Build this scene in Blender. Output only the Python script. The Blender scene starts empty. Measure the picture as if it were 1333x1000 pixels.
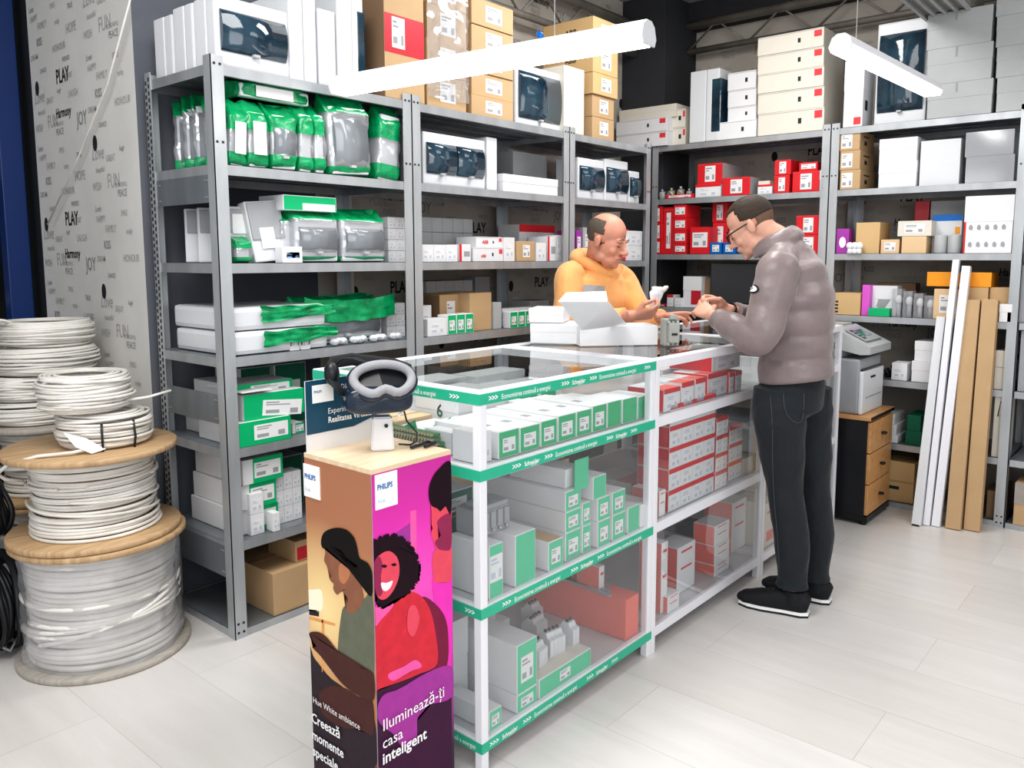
import bpy, bmesh, math, random
from mathutils import Vector, Matrix, noise
random.seed(7)
R = math.radians
COL = bpy.context.scene.collection
# ------------------------------------------------------------------ camera
PX, PY, F, CH = 690.0, 456.0, 1048.0, 1.45
PITCH = math.atan2(121.5, F)
YAW = math.atan2(1570 - PX, math.hypot(F, 121.5))
fwd = Vector((math.cos(YAW)*math.cos(PITCH), math.sin(YAW)*math.cos(PITCH), -math.sin(PITCH)))
rgt = Vector((math.sin(YAW), -math.cos(YAW), 0.0))
upv = rgt.cross(fwd)
EYE = Vector((0, 0, CH))
cd = bpy.data.cameras.new('camera'); cam = bpy.data.objects.new('camera', cd); COL.objects.link(cam)
cam.matrix_world = Matrix(((rgt.x, upv.x, -fwd.x, 0), (rgt.y, upv.y, -fwd.y, 0), (rgt.z, upv.z, -fwd.z, CH), (0, 0, 0, 1)))
cd.sensor_width = 36.0; cd.lens = F/1333*36.0
cd.shift_x = (666.5-PX)/1333; cd.shift_y = -(500-PY)/1333
cd.clip_start = 0.05
bpy.context.scene.camera = cam

# measuring: read a coordinate off a sight line when the two others are known
def sol(ax, px=None, py=None, x=0.0, y=0.0, z=0.0):
    p0 = [x, y, z]; p0[ax] = 0.0
    p0 = Vector(p0) - EYE
    e = Vector((0, 0, 0)); e[ax] = 1
    if px is not None: v, q = rgt, (px-PX)/F
    else: v, q = -upv, (py-PY)/F
    return -(p0.dot(v)-q*p0.dot(fwd))/(e.dot(v)-q*e.dot(fwd))
def on(px, py, ax, c):
    d = fwd + rgt*((px-PX)/F) + upv*((PY-py)/F)
    return EYE + d*((c-EYE[ax])/d[ax])

# ------------------------------------------------------------------ materials
def _nt(name):
    m = bpy.data.materials.new(name); m.use_nodes = True
    nt = m.node_tree; b = nt.nodes['Principled BSDF']
    return m, nt, b
def L(nt, a, b): nt.links.new(a, b)
def mix_col(nt, fac, a, b):
    n = nt.nodes.new('ShaderNodeMix'); n.data_type = 'RGBA'
    if hasattr(fac, 'is_linked') or hasattr(fac, 'links'): L(nt, fac, n.inputs['Factor'])
    else: n.inputs['Factor'].default_value = fac
    for s, v in ((n.inputs[6], a), (n.inputs[7], b)):
        if isinstance(v, (tuple, list)): s.default_value = (*v[:3], 1)
        else: L(nt, v, s)
    return n.outputs[2]
def coords(nt, kind='Object', scale=(1, 1, 1)):
    t = nt.nodes.new('ShaderNodeTexCoord'); mp = nt.nodes.new('ShaderNodeMapping')
    mp.inputs['Scale'].default_value = scale
    L(nt, t.outputs[kind], mp.inputs['Vector']); return mp.outputs[0]
def noise_tex(nt, vec, scale, detail=3, rough=.5):
    n = nt.nodes.new('ShaderNodeTexNoise'); n.inputs['Scale'].default_value = scale
    n.inputs['Detail'].default_value = detail; n.inputs['Roughness'].default_value = rough
    L(nt, vec, n.inputs['Vector']); return n.outputs['Fac']
def ramp(nt, fac, stops):
    r = nt.nodes.new('ShaderNodeValToRGB'); e = r.color_ramp.elements
    e[0].position, e[0].color = stops[0][0], (*stops[0][1], 1)
    e[1].position, e[1].color = stops[-1][0], (*stops[-1][1], 1)
    for p, c in stops[1:-1]:
        k = e.new(p); k.color = (*c, 1)
    L(nt, fac, r.inputs[0]); return r.outputs[0]
def bump(nt, b, h, strength=.2, dist=.002):
    n = nt.nodes.new('ShaderNodeBump'); n.inputs['Strength'].default_value = strength
    n.inputs['Distance'].default_value = dist; L(nt, h, n.inputs['Height']); L(nt, n.outputs[0], b.inputs['Normal'])
def sc(c, k): return tuple(min(1, v*k) for v in c)
def plain(name, c, rough=.5, metal=0.0, var=.08, scale=14, bmp=0.0, spec=.5, coat=0.0):
    m, nt, b = _nt(name)
    v = coords(nt); f = noise_tex(nt, v, scale)
    L(nt, mix_col(nt, f, sc(c, 1-var), sc(c, 1+var)), b.inputs['Base Color'])
    b.inputs['Roughness'].default_value = rough; b.inputs['Metallic'].default_value = metal
    b.inputs['Specular IOR Level'].default_value = spec; b.inputs['Coat Weight'].default_value = coat
    if bmp: bump(nt, b, noise_tex(nt, v, scale*3, 5), bmp, .003)
    m.diffuse_color = (*c, 1)
    return m
M = {}
M['white'] = plain('white_card', (.77, .77, .785), .55, var=.03)
M['offwhite'] = plain('cream_card', (.72, .68, .60), .6, var=.04)
M['paint'] = plain('white_painted_steel', (.84, .84, .88), .32, var=.015)
M['plastic'] = plain('white_plastic', (.70, .715, .74), .35, var=.02)
M['greyplastic'] = plain('grey_plastic', (.34, .35, .37), .4, var=.06)
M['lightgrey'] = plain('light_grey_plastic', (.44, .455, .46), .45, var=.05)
M['brown'] = plain('brown_cardboard', (.53, .36, .20), .75, var=.1, scale=6, bmp=.1)
M['brownpale'] = plain('pale_cardboard', (.74, .53, .32), .75, var=.08, scale=6)
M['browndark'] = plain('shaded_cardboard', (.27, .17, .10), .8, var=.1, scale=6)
M['amber'] = plain('amber_cardboard', (.64, .44, .22), .7, var=.08, scale=6)
M['green'] = plain('green_print', (.0, .43, .165), .42, var=.05)
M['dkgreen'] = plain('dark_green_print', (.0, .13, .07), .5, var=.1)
M['mint'] = plain('pale_green_print', (.05, .55, .30), .42, var=.05)
M['red'] = plain('red_print', (.68, .02, .03), .42, var=.06)
M['coral'] = plain('coral_print', (.80, .16, .12), .5, var=.05)
M['blue'] = plain('blue_print', (.0, .14, .48), .42, var=.06)
M['purple'] = plain('purple_print', (.38, .05, .38), .42, var=.2, scale=20)
M['magenta'] = plain('magenta_print', (.70, .12, .60), .42, var=.1)
M['orange'] = plain('orange_print', (.86, .34, .02), .45, var=.06)
M['black'] = plain('black_plastic', (.012, .013, .016), .38, var=.2)
M['ink'] = plain('black_ink', (.02, .02, .025), .7)
M['greyink'] = plain('grey_ink', (.34, .34, .36), .7)
M['whiteink'] = plain('white_ink', (.92, .93, .93), .6, var=.01)
M['redink'] = plain('red_ink', (.72, .05, .06), .6)
M['blueink'] = plain('blue_ink', (.02, .18, .45), .6)
M['dark'] = plain('warehouse_gloom', (.018, .022, .028), .7)  # darkness of the warehouse put into the far wall's colour
M['steelblue'] = plain('pallet_rack_blue', (.006, .035, .16), .4, var=.1)
M['lilac'] = plain('lilac_film', (.30, .31, .55), .3, var=.1)
M['tape'] = plain('clear_brown_tape', (.50, .33, .17), .25, var=.06)
M['redtape'] = plain('red_tape', (.55, .03, .05), .35)
M['pcb'] = plain('green_busbar', (.05, .20, .07), .5, var=.2, scale=60)
M['brass'] = plain('pale_comb_metal', (.55, .48, .30), .4, metal=.3, var=.3, scale=80)
M['flesh'] = None

def galv(name, c, metal, rough, var):
    m, nt, b = _nt(name)
    v = coords(nt, 'Object', (1, 1, .25)); f = noise_tex(nt, v, 9, 4)
    L(nt, ramp(nt, f, [(.3, sc(c, 1-var)), (.7, sc(c, 1+var))]), b.inputs['Base Color'])
    b.inputs['Metallic'].default_value = metal; b.inputs['Roughness'].default_value = rough
    return m
M['galv'] = galv('galvanised_steel', (.48, .50, .52), .55, .38, .16)
M['galvdark'] = galv('galvanised_shelf_tray', (.27, .295, .32), .55, .42, .14)
M['post'] = galv('galvanised_post', (.52, .545, .565), .5, .36, .15)

def window_mat():
    m, nt, b = _nt('tinted_window')
    v = coords(nt, 'Object'); f = noise_tex(nt, v, 7, 2)
    L(nt, ramp(nt, f, [(.35, (.008, .025, .045)), (.7, (.03, .075, .11))]), b.inputs['Base Color'])
    b.inputs['Roughness'].default_value = .08; b.inputs['Coat Weight'].default_value = .6; b.inputs['Coat Roughness'].default_value = .04
    bump(nt, b, noise_tex(nt, v, 18, 3), .25, .006)
    return m
M['window'] = window_mat()
M['smoke'] = plain('smoke_grey_window', (.23, .25, .27), .15, var=.12, coat=.5)

def label_mat(name, dark=(.1, .1, .11), paper=(.88, .88, .88), amount=.5):
    m, nt, b = _nt(name)
    t = nt.nodes.new('ShaderNodeTexCoord')
    sx = nt.nodes.new('ShaderNodeSeparateXYZ'); L(nt, t.outputs['Generated'], sx.inputs[0])
    # printed lines: rows along z, broken along the width
    v1 = coords(nt, 'Generated', (14, 14, 9)); n1 = nt.nodes.new('ShaderNodeTexVoronoi'); n1.distance = 'CHEBYCHEV'
    n1.inputs['Scale'].default_value = 1.6; L(nt, v1, n1.inputs['Vector'])
    r = ramp(nt, n1.outputs['Distance'], [(.0, (amount,)*3), (.12+.12*amount, (0, 0, 0))])
    rr = nt.nodes.new('ShaderNodeMath'); rr.operation = 'LESS_THAN'; L(nt, sx.outputs['Z'], rr.inputs[0]); rr.inputs[1].default_value = .82
    mm = nt.nodes.new('ShaderNodeMath'); mm.operation = 'MULTIPLY'; L(nt, r, mm.inputs[0]); L(nt, rr.outputs[0], mm.inputs[1])
    L(nt, mix_col(nt, mm.outputs[0], paper, dark), b.inputs['Base Color'])
    b.inputs['Roughness'].default_value = .6
    return m
M['label'] = label_mat('printed_paper_label')
M['labelred'] = label_mat('red_printed_label', (.7, .05, .05))
M['labelblue'] = label_mat('blue_printed_label', (.12, .22, .50))
M['faint'] = label_mat('faint_printed_label', (.45, .50, .60), (.84, .86, .90), .45)

def glass_mat(name, tint=(1, 1, 1), refl=.12, haze=0.0, rough=.01):
    m = bpy.data.materials.new(name); m.use_nodes = True; nt = m.node_tree
    for n in list(nt.nodes): nt.nodes.remove(n)
    out = nt.nodes.new('ShaderNodeOutputMaterial')
    tr = nt.nodes.new('ShaderNodeBsdfTransparent'); tr.inputs[0].default_value = (*tint, 1)
    gl = nt.nodes.new('ShaderNodeBsdfGlossy'); gl.inputs['Roughness'].default_value = rough
    fr = nt.nodes.new('ShaderNodeLayerWeight'); fr.inputs[0].default_value = .5
    pw = nt.nodes.new('ShaderNodeMath'); pw.operation = 'POWER'; pw.inputs[1].default_value = 3.5; L(nt, fr.outputs['Facing'], pw.inputs[0])
    ad = nt.nodes.new('ShaderNodeMath'); ad.operation = 'MULTIPLY_ADD'; ad.inputs[1].default_value = .9; ad.inputs[2].default_value = refl*.4; ad.use_clamp = True
    L(nt, pw.outputs[0], ad.inputs[0])
    mx = nt.nodes.new('ShaderNodeMixShader'); L(nt, ad.outputs[0], mx.inputs[0]); L(nt, tr.outputs[0], mx.inputs[1]); L(nt, gl.outputs[0], mx.inputs[2])
    res = mx.outputs[0]
    if haze:
        df = nt.nodes.new('ShaderNodeBsdfDiffuse'); df.inputs[0].default_value = (.9, .9, .95, 1)
        m2 = nt.nodes.new('ShaderNodeMixShader'); m2.inputs[0].default_value = haze
        L(nt, res, m2.inputs[1]); L(nt, df.outputs[0], m2.inputs[2]); res = m2.outputs[0]
    L(nt, res, out.inputs[0]); return m
M['glass'] = glass_mat('display_glass', (.93, .97, .96), .10)
M['glassfront'] = glass_mat('display_front_glass', (.97, .985, .985), .12, haze=.06)  # haze painted in for the pale floor reflecting in the pane
M['film'] = glass_mat('clear_plastic_film', (.95, .96, .97), .5, haze=.16, rough=.12)
M['filmwhite'] = glass_mat('milky_stretch_film', (.96, .96, .96), .5, haze=.17, rough=.2)
M['bulbglass'] = plain('frosted_bulb', (.9, .9, .92), .2, var=.01)

def emis(name, c, s):
    m, nt, b = _nt(name); b.inputs['Emission Color'].default_value = (*c, 1); b.inputs['Emission Strength'].default_value = s
    b.inputs['Base Color'].default_value = (*c, 1); return m
M['tube'] = emis('lit_diffuser', (1, .985, .96), 4.5)

def greenfilm():
    m, nt, b = _nt('green_bag_plastic')
    v = coords(nt); f = noise_tex(nt, v, 16, 4, .6)
    L(nt, ramp(nt, f, [(.3, (0, .17, .06)), (.55, (.0, .34, .12)), (.8, (.03, .50, .22))]), b.inputs['Base Color'])
    b.inputs['Roughness'].default_value = .22; b.inputs['Coat Weight'].default_value = .3
    bump(nt, b, noise_tex(nt, v, 34, 4), .5, .01)
    return m
M['bag'] = greenfilm()

def wood(name, a, c, sx=3, sy=30, rough=.55):
    m, nt, b = _nt(name)
    v = coords(nt, 'Object', (sx, sy, sx)); f = noise_tex(nt, v, 2.2, 5, .6)
    L(nt, ramp(nt, f, [(.3, a), (.7, c)]), b.inputs['Base Color']); b.inputs['Roughness'].default_value = rough
    bump(nt, b, f, .15, .002)
    return m
M['ply'] = wood('reel_plywood', (.40, .25, .13), (.62, .44, .26))
M['plygrey'] = wood('weathered_grey_plywood', (.33, .30, .26), (.50, .46, .41))
M['maple'] = wood('pale_maple_board', (.74, .55, .36), (.84, .67, .48), 2, 18, .4)
M['beech'] = wood('orange_beech_veneer', (.50, .26, .10), (.64, .36, .16), 12, 2, .4)

def cable_mat():
    m, nt, b = _nt('white_cable_sheath')
    v = coords(nt); f = noise_tex(nt, v, 8, 3)
    L(nt, ramp(nt, f, [(.3, (.70, .67, .62)), (.7, (.85, .83, .79))]), b.inputs['Base Color']); b.inputs['Roughness'].default_value = .4
    return m
M['cable'] = cable_mat()

def floor_mat():
    m, nt, b = _nt('whitewashed_floor_boards')
    v = coords(nt, 'Object', (1, 1, 1))
    br = nt.nodes.new('ShaderNodeTexBrick'); br.offset = .5
    rot = nt.nodes.new('ShaderNodeMapping'); rot.inputs['Rotation'].default_value = (0, 0, R(90)); rot.inputs['Location'].default_value = (.68, 0, 0)
    L(nt, v, rot.inputs['Vector']); L(nt, rot.outputs[0], br.inputs['Vector'])
    br.inputs['Scale'].default_value = 1; br.inputs['Brick Width'].default_value = 1.28; br.inputs['Row Height'].default_value = .325
    br.inputs['Mortar Size'].default_value = .0018; br.inputs['Mortar Smooth'].default_value = .3
    br.inputs['Color1'].default_value = (.66, .63, .605, 1); br.inputs['Color2'].default_value = (.73, .705, .685, 1); br.inputs['Mortar'].default_value = (.50, .475, .46, 1)
    g = noise_tex(nt, coords(nt, 'Object', (9, 1.1, 1)), 1.6, 6, .65)
    g2 = noise_tex(nt, coords(nt, 'Object', (1.4, .5, 1)), 1.2, 3, .5)
    c1 = mix_col(nt, ramp(nt, g, [(.35, (0, 0, 0)), (.75, (.55,)*3)]), br.outputs['Color'], (.55, .515, .49))
    c2 = mix_col(nt, ramp(nt, g2, [(.4, (0, 0, 0)), (.7, (.35,)*3)]), c1, (.80, .79, .79))
    L(nt, c2, b.inputs['Base Color']); b.inputs['Roughness'].default_value = .34
    return m
M['floor'] = floor_mat()
def wall_mat(name, a, c, scale=3):
    m, nt, b = _nt(name); v = coords(nt)
    L(nt, ramp(nt, noise_tex(nt, v, scale, 6, .6), [(.3, a), (.7, c)]), b.inputs['Base Color']); b.inputs['Roughness'].default_value = .85
    return m
M['wallpaper'] = wall_mat('pale_word_wallpaper', (.66, .65, .625), (.74, .73, .70))
M['wallpaperdim'] = wall_mat('pale_word_wallpaper_dimmed', (.50, .46, .41), (.66, .61, .54), 2)  # same wallpaper, with the dimmer light on these walls put into its colour
M['greywall'] = wall_mat('slate_grey_paint', (.115, .125, .15), (.15, .16, .185))
M['darkgrey'] = wall_mat('anthracite_paint', (.035, .037, .043), (.05, .053, .06))
M['ceil'] = wall_mat('grey_white_ceiling', (.42, .42, .42), (.5, .5, .5))
M['warmsteel'] = galv('warm_painted_joist', (.30, .28, .25), .3, .5, .2)

# ------------------------------------------------------------------ meshes
def new_obj(name, me, parent=None, loc=None, rz=None):
    o = bpy.data.objects.new(name, me); COL.objects.link(o)
    if parent is not None: o.parent = parent
    if loc is not None: o.location = loc
    if rz: o.rotation_euler = (0, 0, rz)
    return o
def tag(o, label=None, cat=None, group=None, kind=None):
    if label: o['label'] = label
    if cat: o['category'] = cat
    if group: o['group'] = group
    if kind: o['kind'] = kind
    return o
def empty(name, loc, label=None, cat=None, group=None, rz=0):
    o = new_obj(name, None, None, loc, rz); o.empty_display_size = .05
    return tag(o, label, cat, group)

class MB:
    """collects shapes into one mesh"""
    def __init__(s): s.bm = bmesh.new(); s.mats = []
    def mi(s, m):
        if m not in s.mats: s.mats.append(m)
        return s.mats.index(m)
    def box(s, x0, x1, y0, y1, z0, z1, m='white', faces=None, mat=None, bev=0):
        if isinstance(m, str): m = M[m]
        i = s.mi(m)
        P = [(x0, y0, z0), (x1, y0, z0), (x1, y1, z0), (x0, y1, z0), (x0, y0, z1), (x1, y0, z1), (x1, y1, z1), (x0, y1, z1)]
        vs = [s.bm.verts.new(mat @ Vector(p) if mat else p) for p in P]
        Q = {'bottom': (0, 3, 2, 1), 'top': (4, 5, 6, 7), '-y': (0, 1, 5, 4), '+x': (1, 2, 6, 5), '+y': (2, 3, 7, 6), '-x': (3, 0, 4, 7)}
        fs = []
        for k, q in Q.items():
            if faces and faces.get(k, 0) is None: continue
            f = s.bm.faces.new([vs[a] for a in q])
            f.material_index = s.mi(M[faces[k]]) if faces and k in faces else i
            fs.append(f)
        if bev:
            ed = {e for f in fs for e in f.edges}
            bmesh.ops.bevel(s.bm, geom=list(ed), offset=bev, segments=2, profile=.6, affect='EDGES', clamp_overlap=True)
        return s
    def poly(s, pts, m):
        f = s.bm.faces.new([s.bm.verts.new(p) for p in pts]); f.material_index = s.mi(M[m] if isinstance(m, str) else m); return s
    def prism(s, pts2, d, m, axis='y', off=0.0):
        """extrude a 2D outline (u,v) along axis"""
        mm = s.mi(M[m] if isinstance(m, str) else m)
        def P(u, v, w): return {'y': (u, w, v), 'x': (w, u, v), 'z': (u, v, w)}[axis]
        a = [s.bm.verts.new(P(u, v, off)) for u, v in pts2]; b = [s.bm.verts.new(P(u, v, off+d)) for u, v in pts2]
        n = len(a)
        fs = [s.bm.faces.new(a), s.bm.faces.new(b[::-1])] + [s.bm.faces.new((a[k], b[k], b[(k+1) % n], a[(k+1) % n])) for k in range(n)]
        for f in fs: f.material_index = mm
        bmesh.ops.recalc_face_normals(s.bm, faces=fs)
        return s
    def tube(s, path, r, m, seg=8, closed=False, caps=True, flat=1.0):
        mm = s.mi(M[m] if isinstance(m, str) else m)
        path = [Vector(p) for p in path]; n = len(path); rings = []
        rr = r if isinstance(r, (list, tuple)) else [r]*n
        prev = None
        for k in range(n):
            if closed: t = path[(k+1) % n]-path[k-1]
            else: t = path[min(k+1, n-1)]-path[max(k-1, 0)]
            t.normalize()
            if prev is None:
                a = Vector((0, 0, 1)) if abs(t.z) < .9 else Vector((1, 0, 0)); u = t.cross(a).normalized()
            else:
                u = (prev - t*prev.dot(t)).normalized()
            prev = u; w = t.cross(u)
            ri = rr[k]; rx, ry = ri if isinstance(ri, (tuple, list)) else (ri, ri*flat)
            rings.append([s.bm.verts.new(path[k]+u*(rx*math.cos(2*math.pi*j/seg))+w*(ry*math.sin(2*math.pi*j/seg))) for j in range(seg)])
        cnt = n if closed else n-1
        for k in range(cnt):
            A, B = rings[k], rings[(k+1) % n]
            for j in range(seg):
                f = s.bm.faces.new((A[j], A[(j+1) % seg], B[(j+1) % seg], B[j])); f.material_index = mm; f.smooth = True
        if caps and not closed:
            f = s.bm.faces.new(rings[0][::-1]); f.material_index = mm
            f = s.bm.faces.new(rings[-1]); f.material_index = mm
        return s
    def lathe(s, prof, m, seg=48, c=(0, 0, 0)):
        mm = s.mi(M[m] if isinstance(m, str) else m); rings = []
        for r, z in prof:
            rings.append([s.bm.verts.new((c[0]+r*math.cos(2*math.pi*j/seg), c[1]+r*math.sin(2*math.pi*j/seg), c[2]+z)) for j in range(seg)] if r > 1e-6 else [s.bm.verts.new((c[0], c[1], c[2]+z))])
        for A, B in zip(rings, rings[1:]):
            for j in range(seg):
                q = [A[j % len(A)], A[(j+1) % len(A)], B[(j+1) % len(B)], B[j % len(B)]]
                u = []
                for v in q:
                    if v not in u: u.append(v)
                if len(u) > 2:
                    f = s.bm.faces.new(u); f.material_index = mm; f.smooth = True
        return s
    def ball(s, c, r, m, seg=16, rot=None):
        mm = s.mi(M[m] if isinstance(m, str) else m)
        rx, ry, rz = r if isinstance(r, (tuple, list)) else (r, r, r)
        mt = Matrix.Translation(c) @ (rot.to_4x4() if rot else Matrix()) @ Matrix.Diagonal((rx, ry, rz, 1))
        q = bmesh.ops.create_uvsphere(s.bm, u_segments=seg, v_segments=max(6, seg*3//4), radius=1, matrix=mt)
        for v in q['verts']:
            for f in v.link_faces: f.material_index = mm; f.smooth = True
        return s
    def mesh(s, name='shape'):
        me = bpy.data.meshes.new(name); s.bm.to_mesh(me); s.bm.free()
        for m in s.mats: me.materials.append(m)
        return me
    def build(s, name, parent=None, loc=None, rz=None): return new_obj(name, s.mesh(name), parent, loc, rz)

# lettering as flat meshes
_tc = {}
def text_mesh(txt, size, m, bold=0.0, shear=0.0, align='LEFT', space=1.0, sx=1.0):
    k = (txt, round(size, 4), m, bold, shear, align, space, sx)
    if k in _tc: return _tc[k]
    c = bpy.data.curves.new('lettering', 'FONT'); c.body = txt; c.size = size; c.offset = bold*size; c.shear = shear
    c.align_x = align; c.resolution_u = 2; c.space_character = space
    o = bpy.data.objects.new('lettering', c); COL.objects.link(o)
    bpy.context.view_layer.update()
    me = bpy.data.meshes.new_from_object(o.evaluated_get(bpy.context.evaluated_depsgraph_get()))
    bpy.data.objects.remove(o); bpy.data.curves.remove(c)
    if sx != 1.0:
        for v in me.vertices: v.co.x *= sx
    me.materials.clear(); me.materials.append(M[m]); me.name = 'lettering'
    _tc[k] = me; return me
def text_on(parent, txt, size, m, loc, face='-y', name='lettering', **kw):
    """flat lettering just proud of a face; loc in the parent's space"""
    o = new_obj(name, text_mesh(txt, size, m, **kw), parent, loc)
    o.rotation_euler = {'-y': (R(90), 0, 0), '-x': (R(90), 0, R(-90)), 'top': (0, 0, 0), 'topx': (0, 0, R(-90))}[face]
    return o
def join_text(mb, txt, size, m, mat4, **kw):
    me = text_mesh(txt, size, m, **kw); i = mb.mi(M[m])
    vs = [mb.bm.verts.new(mat4 @ v.co) for v in me.vertices]
    for p in me.polygons:
        try: f = mb.bm.faces.new([vs[a] for a in p.vertices]); f.material_index = i
        except ValueError: pass
ORD = ['first', 'second', 'third', 'fourth', 'fifth', 'sixth', 'seventh', 'eighth', 'ninth', 'tenth', 'eleventh', 'twelfth', 'thirteenth', 'fourteenth']
def faceM(face):
    return {'-y': Matrix.Rotation(R(90), 4, 'X'), '-x': Matrix.Rotation(R(-90), 4, 'Z') @ Matrix.Rotation(R(90), 4, 'X')}[face]
# ------------------------------------------------------------------ room shell
def struct(o): return tag(o, kind='structure')
struct(MB().box(-3.5, 7, -3.5, 7, -.08, 0, 'floor').build('floor'))
struct(MB().box(-3.5, 7, -3.5, 7, 3.24, 3.32, 'ceil').build('ceiling'))
WX, WY, RX = 1.52, 3.3, 5.42      # wall planes
WORDS = [  # word, size, bold, shear, ink, u, v  inside a 0.58 x 0.64 repeat
    ('PLAY', .088, .018, 0, 'ink', .30, .46), ('Harmony', .062, .016, .15, 'ink', .27, .31), ('PEACE', .042, .004, .1, 'greyink', .26, .235),
    ('GREAT', .038, .004, 0, 'paleink', .17, .385), ('FUN', .085, .0, 0, 'paleink', .17, .275), ('JOY', .085, .012, 0, 'midink', .50, .255), ('HONOUR', .045, .006, 0, 'paleink', .28, .60),
    ('DANCE', .030, .004, .1, 'greyink', .12, .53), ('Lovin', .038, .004, .3, 'greyink', .03, .18), ('Love', .085, .006, .3, 'paleink', .03, .40), ('WONDERFUL', .026, .0, 0, 'paleink', .24, .275),
    ('DREAM', .036, .006, 0, 'paleink', .02, .60), ('great', .05, .0, .25, 'paleink', .40, .47), ('FRIENDS', .030, .004, 0, 'midink', .38, .545), ('HOPE', .06, .01, 0, 'paleink', .44, .02), ('beautiful', .036, .0, .3, 'paleink', .06, .345), ('HAPPY', .04, .008, 0, 'paleink', .04, .135), ('laugh', .03, 0, .2, 'midink', .30, .42),
    ('LAUGH', .045, .0, 0, 'paleink', .42, .385), ('SMILE', .034, .0, .1, 'paleink', .28, .155), ('TRUE', .032, .006, 0, 'midink', .47, .12), ('FAMILY', .045, .0, .2, 'paleink', .12, .09),
    ('KISS', .05, .01, 0, 'midink', .10, .02), ('today', .034, .0, .2, 'paleink', .32, .08), ('WISH', .05, .0, 0, 'paleink', .02, .27)]
M['paleink'] = plain('pale_wallpaper_ink', (.44, .43, .42), .85); M['midink'] = plain('mid_wallpaper_ink', (.30, .30, .30), .85)
def wallpaper(mb, face, plane, s0, s1, z0, z1, skip=None):
    """words printed on a wall; s runs to the right along the wall as seen"""
    TW, TH = .60, .635; e = .0015
    ncol = int(abs(s1-s0)/TW)+2
    for c in range(-1, ncol):
        for r_ in range(-1, int((z1-z0)/TH)+2):
            for w, size, bold, sh, ink, u, v in WORDS:
                zz = z0+r_*TH+v+(c % 2)*.33
                ss = c*TW+u
                if ss < 0 or ss+len(w)*size*.62 > abs(s1-s0) or zz < z0 or zz+size > z1: continue
                loc = Vector((s0+ss, plane-e, zz)) if face == '-y' else Vector((plane-e, s0-ss, zz))
                join_text(mb, w, size, ink, Matrix.Translation(loc) @ faceM(face), bold=bold, shear=sh, sx=.72)
            ss = c*TW+.07; zz = z0+r_*TH+.47+(c % 2)*.33
            if 0 < ss < abs(s1-s0)-.05 and z0 < zz < z1-.08:
                pts = [(.022*math.cos(a*.5236), .034*math.sin(a*.5236)) for a in range(12)]
                if face == '-y': mb.poly([(s0+ss+p, plane-e, zz+q) for p, q in pts], 'ink')
                else: mb.poly([(plane-e, s0-ss-p, zz+q) for p, q in pts], 'ink')
mb = MB().box(WX, 2.35, WY, 4.37, 0, 3.24, 'greywall', faces={'-x': 'wallpaper', '-y': 'greywall'})
wallpaper(mb, '-x', WX, 4.37, WY, .5, 2.95)
struct(mb.build('wall_left'))
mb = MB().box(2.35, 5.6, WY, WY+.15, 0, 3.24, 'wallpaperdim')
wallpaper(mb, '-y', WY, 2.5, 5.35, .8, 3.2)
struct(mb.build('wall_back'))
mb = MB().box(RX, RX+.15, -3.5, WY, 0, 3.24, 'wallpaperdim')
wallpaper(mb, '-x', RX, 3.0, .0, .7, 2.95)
struct(mb.build('wall_right'))
struct(MB().box(RX-.12, RX, -3.5, 2.95, 3.06, 3.24, 'darkgrey').build('trim_1'))
struct(MB().box(4.98, RX, 2.95, WY, 0, 3.24, 'darkgrey', bev=.004).build('trim_2'))
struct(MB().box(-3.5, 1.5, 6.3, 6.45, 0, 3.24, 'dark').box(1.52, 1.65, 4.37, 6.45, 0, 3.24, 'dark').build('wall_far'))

# steel lattice joists high on the walls
def joist(a, b, z0, z1, label, hooks):
    root = empty('lattice_joist', (a[0], a[1], z0), label, 'joist')
    A, B = Vector((0, 0, 0)), Vector((b[0]-a[0], b[1]-a[1], 0)); dz = Vector((0, 0, z1-z0))
    MB().tube([A, B], .022, 'warmsteel', 6).build('bottom_chord', root)
    MB().tube([A+dz, B+dz], .03, 'warmsteel', 6).build('top_chord', root)
    n = hooks; m = MB()
    for k in range(n):
        p, q = A.lerp(B, k/n), A.lerp(B, (k+.5)/n); r_ = A.lerp(B, (k+1)/n)
        m.tube([p, q+dz, r_], .008, 'warmsteel', 6)
    m.build('lattice_web', root)
joist((5.30, 2.96), (5.30, -1.2), 2.90, 3.08, 'dull steel lattice joist running along the right wall above the stacked white boxes', 9)
joist((2.45, 3.18), (4.985, 3.18), 2.86, 3.05, 'painted lattice joist along the back wall above the brown cartons', 6)

# white ribbed ceiling trunk above the grey boxes
p = on(1246, 28, 0, 5.1)
root = empty('ceiling_trunking', (p.x, p.y, p.z), 'white ribbed ceiling trunking hanging above the grey boxes, upper right', 'trunking')
MB().box(-2.2, 0, -.13, .13, -.0, .12, 'warmsteel', bev=.006).build('casing', root)
m = MB()
for k in range(-2, 3): m.box(-2.2, .004, k*.055-.008, k*.055+.008, -.018, 0, 'lightgrey')
m.build('rib', root)

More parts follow.
